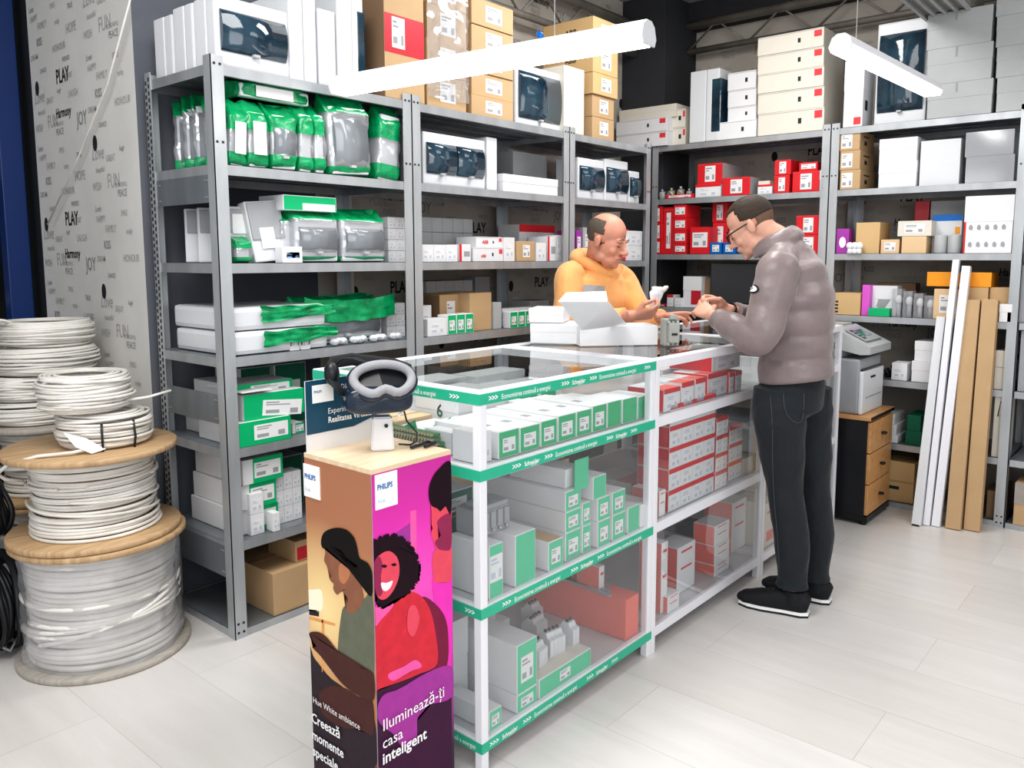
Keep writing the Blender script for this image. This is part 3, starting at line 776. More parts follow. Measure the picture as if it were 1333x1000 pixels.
def put(fr, px0, px1, pyt, z, ins, d, st, name, label, cat='box', group=None, h=None, lean=0, z_abs=None, rz=0):
    zz = LAST['top']+.0012 if z == '^' else ((RV if fr == 'R' else LV if fr == 'L' else CS)[z]+.0012 if isinstance(z, int) else z)
    loc, w, hh, r_ = place(fr, px0, px1, pyt, zz, ins)
    if h: hh = h
    if st.startswith('enc'):
        a = st.split(':')[1:]
        o = enclosure(name, w, d, hh, 'smoke' if 'smoke' in a else 'window', 'tall' in a, 'two' in a)
    elif st.startswith('bag'):
        a = st.split(':')[1:]; o = new_obj(name, None)
        iw, id_, ih = w-.012, d-.012, hh-.02
        q = enclosure('enclosure_inside', iw, id_, ih, 'smoke', 'tall' in a) if 'enc' in a else None
        if q:
            for ch in list(q.children): ch.parent = o; ch.location = (.006, .006, .004)
            bpy.data.objects.remove(q)
        else:
            MB().box(.006, w-.006, .006, d-.006, .004, hh-.01, 'lightgrey' if 'grey' in a else 'plastic', bev=.008).build('housing', o)
        bag(o, w, d, hh, int(px0), .45 if 'full' in a else .2, .22 if 'full' in a else .13, .03)
        if 'lab' in a: MB().box(w*.18, w*.82, -.0165, -.0155, hh*.22, hh*.78, 'label').build('paper_label', o)
    else: o = box_item(name, st, w, d, hh)
    o.location = loc; o.rotation_euler = (0, lean, R(r_+rz))
    if lean > 0: o.location.z += 0
    if lean < 0: pass
    tag(o, label, cat, group); LAST['top'] = zz+hh; LAST['o'] = o; LAST['loc'] = loc; LAST['w'] = w; LAST['h'] = hh
    return o
def many(fr, px0, px1, pyt, z, ins, d, st, name, n, rows, label, group, cat='box', gap=.0015):
    """a grid of look-alikes: n across, rows high; each gets its own label"""
    zz = LAST['top']+.0012 if z == '^' else ((RV if fr == 'R' else LV if fr == 'L' else CS)[z]+.0012 if isinstance(z, int) else z)
    loc, w, hh, r_ = place(fr, px0, px1, pyt, zz, ins)
    bw = w/n; bh = hh/rows; src = None
    dx = Vector((math.cos(R(r_)), math.sin(R(r_)), 0))
    for j in range(rows):
        for i in range(n):
            if src is None: o = src = box_item(name, st, bw-gap, d, bh-.0012)
            else:
                o = src.copy(); COL.objects.link(o)
                for ch in src.children:
                    c = ch.copy(); COL.objects.link(c); c.parent = o
            o.location = loc+dx*(bw*i)+Vector((0, 0, bh*j)); o.rotation_euler = (0, 0, R(r_))
            lv = '' if rows == 1 else (', top row' if j == rows-1 else ', bottom row' if j == 0 else ', %s row' % ORD[j])
            ps = '' if n == 1 else (', %s from left' % ORD[i] if i < n-1 or n < 3 else ', rightmost')
            tag(o, label+ps+lv, cat, group)
    LAST['top'] = zz+hh
P_ = put
# ---- nearest unit, top
loc, w, h, _ = place('L', 289, 379, -6, 2.13, .03)
zt_ = LV[6]+.0012
for k, lb in enumerate(('big white distribution enclosure with dark window, on top of the nearest shelving', 'second white enclosure on top of the nearest shelving, behind the windowed one', 'rearmost white enclosure on top of the nearest shelving, against the grey wall')):
    o = enclosure('distribution_enclosure', .30, .145, .245-.012*(k == 2), 'window'); o.location = (1.558, 2.748+.155*k, zt_); tag(o, lb, 'enclosure', 'enclosures on top of the nearest shelving')
def upright_enclosure(px0, px1, pyt, z, ins, d, lab, fr='L', grp=None):
    """an enclosure stood on edge: its narrow side faces us, the window looks right"""
    loc, w, h, r_ = place(fr, px0, px1, pyt, z, ins)
    o = new_obj('upright_enclosure', None); 
    MB().box(0, w*.52, 0, d, 0, h, 'plastic', bev=.006).build('back_box', o)
    MB().box(w*.53, w*.94, 0, d, 0, h, 'plastic', bev=.008).build('cover', o)
    MB().box(w*.70, w, -.001, d*.9, h*.12, h*.86, 'window', bev=.006).build('window', o)
    o.location = loc; o.rotation_euler = (0, 0, R(r_)); tag(o, lab, 'enclosure', grp); return o
P_('L', 378, 396, -14, zt_, .02, .30, 'plastic', 'upright_enclosure_box', 'white flat panel stood on edge beside the dark windowed enclosure', 'panel')
P_('L', 397, 413, -8, zt_, .02, .30, 'plastic', 'upright_enclosure_box', 'taller white flat panel on edge, second from the windowed enclosure', 'panel')
P_('L', 416, 438, 10, zt_, .02, .28, 'plastic', 'upright_enclosure_box', 'short white panel on edge just left of the slotted white enclosure', 'panel')
upright_enclosure(441, 477, -12, zt_, .02, .28, 'white enclosure on edge showing a dark slot, left of the big brown carton')
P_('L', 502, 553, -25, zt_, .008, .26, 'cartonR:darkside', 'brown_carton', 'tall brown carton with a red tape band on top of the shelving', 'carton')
# ---- second unit, top: film wrapped cartons
G = 'film-wrapped brown cartons'
P_('L', 556, 607, 94, zt_, .02, .40, 'carton', 'brown_carton', 'lowest film-wrapped brown carton of the first stack past the tall one', 'carton', G)
P_('L', 556, 607, 48, '^', .02, .40, 'carton', 'brown_carton', 'second film-wrapped brown carton of the first stack, crossed by the lit tube', 'carton', G)
P_('L', 556, 607, 2, '^', .03, .40, 'carton', 'brown_carton', 'third film-wrapped brown carton of the first stack, just above the lit tube', 'carton', G)
P_('L', 556, 607, -40, '^', .03, .40, 'carton', 'brown_carton', 'topmost film-wrapped brown carton of the first stack, cut by the top edge', 'carton', G)
l0 = None
fl = place('L', 555, 608, -40, zt_, .02)
f = new_obj('wrapping_film', None)
b2 = bmesh.new(); rows = []
for j in range(26):
    rows.append([])
    for i in range(15):
        u, v = i/14, j/25; rows[-1].append(b2.verts.new((u*fl[1], -.012+.014*noise.noise(Vector((u*7, v*14, 2))), .04+v*(fl[2]-.04))))
for j in range(25):
    for i in range(14): b2.faces.new((rows[j][i], rows[j][i+1], rows[j+1][i+1], rows[j+1][i])).smooth = True
me = bpy.data.meshes.new('wrapping_film'); b2.to_mesh(me); b2.free(); me.materials.append(M['film'])
bpy.data.objects.remove(f); f = new_obj('wrapping_film', me, None, fl[0]); tag(f, 'crumpled clear film round the first stack of brown cartons', 'film')
for k, (t_, nm) in enumerate(((122, 'lowest'), (92, 'second lowest'), (62, 'third'), (30, 'fourth'), (-6, 'topmost'))):
    P_('L', 614, 668, t_, zt_ if k == 0 else '^', .02+.006*(k % 2), .40, 'carton', 'brown_carton', nm+' brown carton of the second stack, left of the tall tinted enclosure', 'carton', 'brown cartons of the second stack')
P_('L', 671, 731, 80, zt_, .04, .16, 'enc:tall', 'distribution_enclosure', 'tall white enclosure with dark tinted door under the end of the long light', 'enclosure')
P_('L', 734, 760, 84, zt_, .008, .30, 'offwhite', 'upright_enclosure_box', 'cream panel stood on edge right of the tall tinted enclosure', 'panel')
P_('L', 771, 799, 151, zt_, .02, .30, 'carton', 'brown_carton', 'lowest small carton of the lettered stack at the corner', 'carton', 'lettered cartons at the corner')
P_('L', 771, 799, 122, '^', .02, .30, 'carton', 'brown_carton', 'second small carton of the lettered stack at the corner', 'carton', 'lettered cartons at the corner')
for k, t_ in enumerate((93, 58, 20)):
    P_('L', 771+1, 804, t_, '^', .008, .36, 'abb', 'lettered_carton', ['third', 'fourth', 'topmost'][k]+' carton of the lettered stack at the corner, amber with black letters', 'carton', 'lettered cartons at the corner')
    s_ = LAST['o']
bp = place('L', 705, 715, 40, zt_, .2)[0]
clip = empty('blue_clip', (bp.x, bp.y, 2.62), 'small bright blue plastic tag tied to the long light wire, above the diffuser', 'tag')
clip.location = a_clip = (on(704, 47, 0, 2.13).x, on(704, 47, 0, 2.13).y, on(704, 47, 0, 2.13).z)
MB().ball((0, 0, 0), (.012, .008, .014), 'blue', 8).box(-.018, -.006, -.003, .003, -.002, .012, 'blue').build('tag_body', clip)

# ---- right wall, top
zr = RV[6]+.0012
g = 'flat white boxes at the corner'
P_('R', 802, 868, 152, zr, -.02, .30, 'abbw', 'flat_white_box', 'lowest flat white box at the corner, red logo on its end', 'box', g, h=.095)
P_('R', 802, 868, 128, '^', -.02, .30, 'abbw', 'flat_white_box', 'second flat white box at the corner, red logo on its end', 'box', g, h=.095)
P_('R', 806, 880, 120, '^', .04, .30, 'white:warm', 'flat_white_box', 'topmost cream box with loose lid of the corner pile', 'box', g, h=.085)
P_('R', 869, 892, 150, zr, .06, .30, 'abbw:warm', 'flat_white_box', 'lower cream box right of the flat white boxes at the corner', 'box', None, h=.12)
P_('R', 869, 892, 150, '^', .06, .30, 'abbw:warm', 'flat_white_box', 'upper cream box right of the flat white boxes at the corner', 'box', None, h=.12)
upright_enclosure(897, 937, 94, zr, .0, .28, 'cream enclosure stood on edge with a dark toothed slot, above the red boxes', 'R')
P_('R', 934, 984, 160, zr, .0, .30, 'abbw:nologo', 'flat_white_box', 'wide low white box with black mark, bottom of the middle pile', 'box')
for k, t_ in enumerate((141, 119, 96)):
    P_('R', 947, 984, t_, '^', .04, .26, 'abbw:nologo', 'flat_white_box', ['second', 'third', 'topmost'][k]+' white box of the middle pile, left of the tall white stack', 'box', 'white boxes of the middle pile')
for k, t_ in enumerate((149, 123, 98, 74, 50)):
    P_('R', 986, 1072, t_, zr if k == 0 else '^', .0+.003*(k % 2), .34, 'abbw:warm', 'logo_box', ['lowest', 'second lowest', 'middle', 'second highest', 'topmost'][k]+' white box with red logo in the tall stack above the customer', 'box', 'white logo boxes of the tall stack')
P_('R', 1097, 1122, 80, zr, .0, .18, 'white', 'logo_box', 'narrow white box stood upright beside the post, red logo at its foot', 'box')
flat(LAST['o'], 'red_logo', 'f', LAST['w'], .18, LAST['h'], .55, .03, .92, .14, 'redink'); flat(LAST['o'], 'dark_slot', 'r', LAST['w'], .18, LAST['h'], .2, .25, .45, .4, 'ink'); flat(LAST['o'], 'dark_slot', 'r', LAST['w'], .18, LAST['h'], .2, .65, .45, .8, 'ink')
o = P_('R', 1137, 1204, 32, zr, .05, .22, 'enc:tall', 'distribution_enclosure', 'big enclosure with blue-black tinted door behind the short light', 'enclosure')
for k, t_ in enumerate((112, 66, 20)):
    P_('R', 1206, 1290, t_, zr if k == 0 else '^', .0, .34, 'white:grey', 'grey_box', ['lowest', 'middle', 'topmost'][k]+' large grey box right of the short light', 'box', 'large grey boxes in the stack right of the short light')
    flat(LAST['o'], 'hand_tab', 'f', LAST['w'], .34, LAST['h'], .44, .72, .47, 1, 'greyink', .003)
for k, t_ in enumerate((102, 62, 22, -18)):
    P_('R', 1296, 1368, t_, zr if k == 0 else '^', .0, .34, 'white:grey', 'grey_box', ['lowest', 'second', 'third', 'topmost'][k]+' large grey box of the stack cut by the right edge', 'box', 'large grey boxes at the right edge')

# ---- nearest unit, fourth shelf up: green bags
G = 'green-bagged enclosures on the upper shelf'
c = 'packed enclosure'; N = 'bagged_enclosure'
def side_pack(y, dx, h, lean, lab, st='bag:enc:tall', w=.055, d=.22, z=5, off=0.0):
    """bagged pack stood on edge near the unit's left end"""
    a = st.split(':')[1:]; o = new_obj(N, None)
    q = enclosure('enclosure_inside', w*3.2, .05, h-.02, 'smoke', True)
    for ch in list(q.children): ch.parent = o; ch.location = (.006, .004, .004)
    bpy.data.objects.remove(q)
    bag(o, w*3.2+.012, .06, h, int(y*100), .2, .14, .035)
    o.location = (1.60+dx, y, LV[z]+.004); o.rotation_euler = (R(lean), 0, R(-28)); tag(o, lab, c, G); return o
side_pack(3.155, .0, .25, -4, 'rearmost green-bagged enclosure leaning at the left end of the upper shelf')
side_pack(3.08, .0, .26, -5, 'third green-bagged enclosure at the left end of the upper shelf, dark inside')
side_pack(3.005, .0, .265, -6, 'second green-bagged enclosure at the left end of the upper shelf')
side_pack(2.93, .005, .25, -6, 'frontmost clear and green bagged enclosure left of the front post, upper shelf')
def bagput(px0, px1, pyt, z, ins, d, st, lab, lean=0, rz=0, grp=G):
    return P_('L', px0, px1, pyt, z, ins, d, st, N, lab, c, grp, lean=lean, rz=rz)
bagput(299, 321, 140, 5, .02, .09, 'bag:lab:full', 'slim green bag with white label just right of the front post, upper shelf', lean=R(3))
bagput(324, 350, 140, 5, .02, .12, 'bag:lab:full', 'green bag with tall white label, second right of the front post, upper shelf')
bagput(354, 386, 142, 5, .02, .16, 'bag:enc:full', 'fat green bag with grey window and printed foot, middle of the upper shelf', rz=-6)
bagput(390, 408, 143, 5, .02, .17, 'bag:full', 'crumpled green and clear bag third from the big framed one, upper shelf', lean=R(2))
bagput(411, 425, 145, 5, .02, .17, 'bag:full', 'thin teal-green bag just left of the big framed enclosure, upper shelf')
bagput(433, 484, 132, 5, .02, .11, 'bag:enc:tall', 'big white-framed enclosure with grey door in a green-footed bag', lean=R(-3))
bagput(492, 519, 142, 5, .03, .12, 'bag:full', 'green bag leaning at the right end of the upper shelf', lean=R(5))
o = new_obj(N, None); MB().box(0, .30, 0, .16, 0, .05, 'plastic', bev=.01).build('housing', o); bag(o, .30, .16, .055, 77, .5, .5, .012)
MB().box(.06, .22, -.012, -.0105, .005, .045, 'label').build('paper_label', o)
o.location = (1.66, YF+.05, LV[5]+.262); tag(o, 'green bag lying flat across the tops of the upright bags, white label in front', c, G)

# ---- nearest unit, third shelf from the top
G = 'grey and white enclosures on the middle shelf'
for k, (y, lab) in enumerate(((3.12, 'rearmost slim white and grey pack at the left end, middle shelf'), (3.02, 'second slim white and grey pack at the left end, middle shelf'), (2.88, 'front white and grey pack with a paper sticker, left end, middle shelf'))):
    o = new_obj('packed_enclosure', None); ww = .17
    MB().box(0, ww, 0, .05, 0, .215, 'plastic', bev=.006).build('housing', o)
    MB().box(.01, ww-.01, -.006, 0, .115, .205, 'greyplastic', bev=.003).build('grey_panel', o)
    if k == 2: MB().box(.06, .13, -.0075, -.006, .11, .185, 'label').build('paper_label', o)
    o.location = (1.60, y, LV[4]+.002); o.rotation_euler = (R(-5), 0, R(-30)); tag(o, lab, 'enclosure', G)
o = new_obj('packed_enclosure', None); MB().box(0, .155, 0, .05, 0, .235, 'plastic', bev=.006).build('housing', o)
MB().box(.006, .149, -.006, 0, .085, .23, 'greyplastic', bev=.003).build('grey_panel', o); MB().box(.04, .10, -.0075, -.006, .05, .13, 'label').build('paper_label', o)
l = place('L', 333, 365, 263, LV[4]+.002, .06)[0]; o.location = l; o.rotation_euler = (R(-9), R(-5), 0); tag(o, 'grey-fronted white enclosure leaning back just right of the front post', 'enclosure', G)
bagput(308, 328, 318, 4, .03, .10, 'bag:full', 'crumpled low green bag at the foot of the leaning grey panel, middle shelf', grp=G)
P_('L', 368, 394, 321, 4, .01, .05, 'small', 'small_carton', 'small white label box in front of the stacked green-topped enclosures')
flat(LAST['o'], 'blue_lettering_panel', 'f', LAST['w'], .05, LAST['h'], .2, .3, .85, .65, 'labelblue')
bagput(366, 384, 282, 4, .07, .20, 'bag', 'narrow white bagged enclosure left of the two grey-windowed ones', grp=G)
bagput(386, 443, 278, 4, .04, .18, 'bag:enc', 'left grey-windowed enclosure in a green-edged bag, middle shelf', grp=G)
zb_ = LAST['top']
bagput(446, 503, 281, 4, .04, .18, 'bag:enc', 'right grey-windowed enclosure in a green-edged bag, middle shelf', grp=G)
P_('L', 369, 438, 253, zb_+.012, .04, .17, 'grnplain', 'flat_pack', 'flat white and green pack lying on the left grey-windowed enclosure', 'pack')
flat(LAST['o'], 'paper_label', 'f', LAST['w'], .17, LAST['h'], .35, .05, .97, .5, 'whiteink')
many('L', 506, 528, 282, 4, .10, .08, 'small', 'small_white_carton', 2, 4, 'tiny white carton at the right end of the middle shelf', 'tiny white cartons, right end of middle shelf')

# ---- nearest unit, 1.08 shelf
G = 'packs on the counter-high shelf'
def big_flat(z, lab, ins=.02, up=0):
    o = new_obj('wrapped_pack', None); w_, d_, h_ = .43, .42, .088
    MB().box(0, w_, 0, d_, 0, h_, 'plastic', bev=.018).build('panel_body', o)
    b2 = bmesh.new(); rows = []
    for j in range(10):
        rows.append([])
        for i in range(20):
            u, v = i/19, j/9
            rows[-1].append(b2.verts.new((.13+u*(w_-.09)+.012*noise.noise(Vector((v*4, z*9, 1))), -.012+.008*noise.noise(Vector((u*7, v*5, z*9))), h_*(.30+.34*u*(1-v)+.74*v-.1*u)+.010*noise.noise(Vector((u*3.5, v, z*7))))))
    for j in range(9):
        for i in range(19): b2.faces.new((rows[j][i], rows[j][i+1], rows[j+1][i+1], rows[j+1][i])).smooth = True
    me = bpy.data.meshes.new('green_wrap'); b2.to_mesh(me); b2.free(); me.materials.append(M['bag']); new_obj('green_wrap', me, o)
    o.location = (1.565, YF+ins, z); tag(o, lab, 'pack', G)
big_flat(LV[3]+.002, 'lower long white panel pack with green wrapper on its front, counter-high shelf')
big_flat(LV[3]+.093, 'upper long white panel pack with green wrapper on its front, counter-high shelf', .03)
bagput(398, 500, 398, 3, .10, .20, 'bag:enc', 'wide grey-windowed enclosure under a bright green bag top, counter-high shelf', grp=G)
o = LAST['o']
b2 = bmesh.new(); rows = []; W_ = LAST['w']; H_ = LAST['h']
for j in range(8):
    rows.append([])
    for i in range(26):
        u, v = i/25, j/7
        rows[-1].append(b2.verts.new((-.02+u*(W_+.06), -.03+.012*noise.noise(Vector((u*9, v*6, 4))), H_*.66+v*(.075+.02*abs(2*u-1)**3)-.02*(1-v)*math.sin(u*3.14)+.008*noise.noise(Vector((u*5, v, 7))))))
for j in range(7):
    for i in range(25): b2.faces.new((rows[j][i], rows[j][i+1], rows[j+1][i+1], rows[j+1][i])).smooth = True
me = bpy.data.meshes.new('bag_top'); b2.to_mesh(me); b2.free(); me.materials.append(M['bag']); new_obj('bag_top', me, o)
for k in range(11):
    p = place('L', 432+k*8.6, 440+k*8.6, 430, LV[3]+.002, .02+.012*(k % 2))[0]
    o = new_obj('wrapped_socket', None, None, p, R(20*(k % 3-1)))
    m = MB().ball((.016, .02, .016), (.021, .018, .0155), 'plastic', 10); m.build('socket_body', o); MB().box(.006, .024, -.0005, .004, .006, .020, 'film').build('socket_face', o)
    tag(o, 'small white wrapped socket on the counter-high shelf front edge, %s from the left' % ORD[k], 'socket', 'wrapped white sockets in a row')
for k, (a_, t_) in enumerate(((378, 428), (392, 432))):
    P_('L', a_, a_+12, t_, 3, .02, .05, 'small', 'small_carton', ['left', 'right'][k]+' little white carton between the panel packs and the sockets')
many('L', 504, 528, 395, 3, .13, .06, 'small', 'small_white_carton', 2, 3, 'little white carton at the right end of the counter-high shelf', 'little white cartons, right end of counter-high shelf')

# ---- .736 shelf
G = 'white and green cartons on the lower shelves'
E_ = 'green_end_carton'
P_('L', 312, 379, 552, 2, .005, .30, 'endgrn', E_, 'green-fronted carton with big white label, lowest beside the front post')
P_('L', 318, 396, 516, '^', .02, .34, 'endgrn', E_, 'larger open white carton with green front and label, lying on the lower one')
MB().box(-.01, .12, -.01, .25, .0, .003, 'white').build('open_flap', LAST['o']).location = (0, 0, LAST['h']+.012)
LAST['o'].children[-1].rotation_euler = (0, R(6), 0)
P_('L', 381, 396, 552, 2, .06, .28, 'endgrn:half', E_, 'narrow green-fronted carton right of the lowest labelled one, almost behind the display stand')
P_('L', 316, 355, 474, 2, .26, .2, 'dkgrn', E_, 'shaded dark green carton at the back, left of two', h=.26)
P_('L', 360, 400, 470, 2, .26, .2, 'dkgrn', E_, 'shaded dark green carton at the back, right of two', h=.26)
P_('L', 236, 296, 520, LV[2]+.002, .30, .16, 'white', 'flat_white_box', 'flat white box seen past the grey side plate, left end', h=.17)
o = LAST['o']; o.location = (1.60, YF+.10, LV[2]+.002)
o = box_item(E_, 'endgrn', .26, .30, .05); o.location = (1.60, YF+.08, LV[2]+.176); tag(o, 'thin white carton with green end above the grey side plate', 'box')
o = box_item('flat_white_box', 'white', .28, .16, .10); o.location = (1.61, YF+.30, LV[2]+.23); o.location.z = LV[2]+.002; o.location.y = YF+.32; tag(o, 'deep white box at the back of the left end, lower shelf', 'box')
# ---- .376 shelf
zb = LV[1]+.002
for k, nm in enumerate(('lowest', 'middle', 'topmost')):
    o = box_item(E_, 'endgrn:half', .155+.02*(k != 1), .36, .098); o.location = (1.585+.008*k, YF+.06-.01*k, zb+k*.1); tag(o, nm+' of three white cartons with green label ends, left of the front post', 'box', 'three stacked white and green cartons left of the post')
o = box_item('small_carton', 'small', .03, .05, .075); o.location = (1.70, YF+.002, zb); tag(o, 'little white carton standing in front of the three stacked cartons', 'box')
many('L', 327, 345, 644, 1, .03, .07, 'small', 'small_white_carton', 1, 2, 'tiny white carton at the front left of the bright pile', 'tiny white cartons, front of the pile')
many('L', 347, 394, 622, 1, .07, .07, 'small', 'small_white_carton', 4, 3, 'tiny white carton of the bright pile near the display stand', 'tiny white cartons of the pile near the display stand')
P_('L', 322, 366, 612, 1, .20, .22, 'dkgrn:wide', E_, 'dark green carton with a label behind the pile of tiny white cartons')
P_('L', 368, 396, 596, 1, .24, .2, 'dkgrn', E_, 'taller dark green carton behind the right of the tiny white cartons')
# ---- bottom shelf
P_('L', 357, 420, 748, 0, .01, .36, 'cartonN', 'brown_carton', 'plain brown carton on the lowest shelf right of the front post', 'carton')
P_('L', 385, 430, 706, '^', .04, .20, 'cartonN', 'brown_carton', 'brown carton with a red sticker lying on the plain one', 'carton')
flat(LAST['o'], 'red_sticker', 'f', LAST['w'], .2, LAST['h'], .05, .1, .6, .7, 'redtape')
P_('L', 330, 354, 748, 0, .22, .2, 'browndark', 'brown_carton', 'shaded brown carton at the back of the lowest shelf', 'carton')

# ---- second unit
zs = LV[5]+.0012
P_('L', 551, 632, 170, 5, .05, .16, 'enc:two', 'distribution_enclosure', 'wide white enclosure with a pair of blue-tinted windows', 'enclosure')
P_('L', 634, 647, 178, 5, .05, .16, 'plastic', 'upright_enclosure_box', 'white cover standing on edge right of the pair of blue-tinted windows', 'panel')
P_('L', 655, 726, 226, 5, .03, .2, 'white', 'flat_white_box', 'shallow white tray right of the paired-window enclosure', 'box')
P_('L', 668, 712, 196, 5, .28, .18, 'lightgrey', 'grey_box', 'shaded grey box behind the shallow white tray', 'box')
many('L', 549, 596, 318, 4, .04, .10, 'small', 'small_white_carton', 3, 1, 'small white carton on the second unit beside the post', 'three small white cartons beside the post')
P_('L', 598, 613, 318, 4, .04, .10, 'redside', 'red_edged_carton', 'small white carton with a red left edge beside three plain ones')
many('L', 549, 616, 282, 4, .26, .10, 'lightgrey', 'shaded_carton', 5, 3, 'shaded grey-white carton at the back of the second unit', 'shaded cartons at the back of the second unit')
P_('L', 616, 655, 322, 4, .05, .14, 'abbw', 'logo_box', 'lower white box with lettering, middle of the second unit')
text_on(LAST['o'], 'ABB', .02, 'redink', (LAST['w']*.25, -.002, LAST['h']*.3), bold=.02)
P_('L', 620, 654, 308, '^', .06, .14, 'abbw', 'logo_box', 'upper white box with red letters, middle of the second unit')
text_on(LAST['o'], 'ABB', .024, 'redink', (LAST['w']*.22, -.002, LAST['h']*.35), bold=.02)
P_('L', 656, 670, 309, 4, .05, .14, 'small', 'small_white_carton', 'upright white carton just right of the lettered boxes')
P_('L', 673, 696, 314, 4, .04, .14, 'carton', 'brown_carton', 'small brown carton with labels left of the red-striped ones', 'carton')
P_('L', 698, 711, 316, 4, .04, .14, 'small', 'small_white_carton', 'small grey-white carton between the brown and red-striped ones')
P_('L', 713, 724, 308, 4, .05, .14, 'redside', 'red_edged_carton', 'white carton with a red stripe, left of two by the post')
P_('L', 725, 731, 306, 4, .05, .14, 'small', 'small_white_carton', 'slim white carton squeezed against the third post')
P_('L', 676, 722, 292, 4, .24, .16, 'rw:w', 'red_banded_carton', 'shaded white carton with red bands at the back of the second unit')
P_('L', 573, 600, 384, 3, .14, .22, 'carton:darkside', 'brown_carton', 'left half of the open brown carton on the counter-high shelf of the second unit', 'carton')
bpy.data.objects.remove(LAST['o'].children[0]) if False else None
P_('L', 612, 640, 382, 3, .06, .26, 'cartonN', 'brown_carton', 'plain brown carton above the small green-labelled cartons', 'carton')
many('L', 583, 617, 410, 3, .02, .07, 'grn', 'green_label_carton', 3, 1, 'small green carton with white label in front of the brown carton', 'three small green cartons')
P_('L', 557, 582, 416, 3, .02, .08, 'small', 'small_white_carton', 'small white carton left of the three green ones')
P_('L', 549, 562, 398, 3, .12, .08, 'small', 'small_white_carton', 'upright white carton beside the second post, counter-high shelf')
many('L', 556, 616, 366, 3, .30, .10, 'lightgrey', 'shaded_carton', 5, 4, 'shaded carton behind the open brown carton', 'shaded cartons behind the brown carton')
P_('L', 619, 638, 360, 3, .34, .1, 'greyplastic', 'grey_box', 'dark grey box at the back above the plain brown carton', 'box')
P_('L', 643, 653, 394, 3, .05, .10, 'lightgrey', 'grey_box', 'narrow grey carton right of the plain brown carton', 'box')
many('L', 654, 692, 402, 3, .10, .08, 'small', 'small_white_carton', 5, 2, 'tiny white carton right of the brown carton', 'tiny white cartons right of the brown carton')
many('L', 664, 694, 406, 3, .02, .05, 'grn', 'green_label_carton', 3, 1, 'tiny green carton left of the white parcels on the counter', 'tiny green cartons near the counter parcels')
P_('L', 690, 714, 392, 3, .18, .14, 'lightgrey', 'grey_box', 'low grey box left of the man in the orange hoodie', 'box')
# ---- third unit
P_('L', 752, 786, 204, 5, .05, .16, 'enc', 'distribution_enclosure', 'left of two cream enclosures with dark windows, corner unit', 'enclosure')
P_('L', 787, 817, 206, 5, .05, .16, 'enc', 'distribution_enclosure', 'right of two cream enclosures with dark windows, corner unit', 'enclosure')
P_('L', 819, 832, 222, 5, .05, .14, 'enc', 'distribution_enclosure', 'little dark-windowed enclosure at the end of the corner unit', 'enclosure')
P_('L', 750, 757, 300, 4, .05, .14, 'purple:lab', 'bulb_carton', 'slim pink-purple carton just right of the third post')
P_('L', 759, 772, 296, 4, .06, .14, 'lightgrey:lab', 'shaded_carton', 'grey carton between the pink one and the man in the orange hoodie')
many('L', 818, 836, 300, 4, .04, .10, 'small', 'small_white_carton', 1, 2, 'white carton right of the man in the orange hoodie', 'white cartons right of the orange hoodie')
P_('L', 808, 817, 298, 4, .06, .10, 'red', 'red_carton', 'dark red carton right behind the face of the man in the orange hoodie')
# ================================================================== right wall stock
# shelf 5 (under the top): red cartons
P_('R', 905, 938, 241, 5, .02, .14, 'rw:w', 'red_banded_carton', 'red and white blister carton with round pictures, below the first red box')
P_('R', 908, 940, 214, '^', .03, .30, 'red:g', 'red_carton', 'red box with big white label lying on the blister carton')
P_('R', 940, 976, 232, 5, .01, .22, 'red:g', 'red_carton', 'wide red box with white label right of the blister carton')
P_('R', 986, 1005, 241, 5, .03, .12, 'rw:w', 'red_banded_carton', 'little red and white box between the red boxes on the upper shelf')
P_('R', 987, 1002, 236, '^', .04, .10, 'offwhite', 'small_carton', 'small cream box on the little red and white one')
P_('R', 1007, 1027, 229, 5, .02, .2, 'red', 'red_carton', 'lower of two red boxes stacked left of the wide one, upper shelf')
P_('R', 1008, 1029, 209, '^', .02, .2, 'red', 'red_carton', 'upper of two red boxes stacked left of the wide one, upper shelf')
P_('R', 1031, 1066, 224, 5, .02, .2, 'red', 'red_carton', 'wide red box with white label beside the galvanised post, upper shelf')
P_('R', 1040, 1064, 212, '^', .03, .14, 'redlab', 'red_carton', 'open red tray with white goods on the wide red box')
P_('R', 1066.5, 1069.5, 222, 5, .02, .12, 'white', 'small_carton', 'narrow white box squeezed against the post, upper shelf')
P_('R', 866, 903, 254, 5, .02, .10, 'redlab', 'red_carton', 'flat red blister pack at the left end of the upper shelf')
for k, (px, sz) in enumerate(((862, .045), (874, .05), (886, .055), (897, .045), (870, .04))):
    p = place('R', px, px+10, 240, 5, .12+.02*k)[0]
    m = MB(); rnd = random.Random(k)
    m.tube([(0, 0, 0), (.0, 0, sz*1.3)], [sz*.5, sz*.42], ['lightgrey', 'brass', 'greyplastic'][k % 3], 12)
    m.tube([(-sz*.5, 0, sz*.8), (sz*.7, .0, sz*1.2)], sz*.28, ['lightgrey', 'galv', 'brass'][k % 3], 10)
    m.tube([(0, 0, sz*1.3), (0, 0, sz*1.7)], sz*.2, 'galv', 8)
    o = m.build('cable_gland', None, (p.x, p.y, RV[5]+.001)); tag(o, 'loose metal fitting on the upper shelf corner, %s from the left' % ORD[k], 'fitting', 'loose metal fittings at the corner')
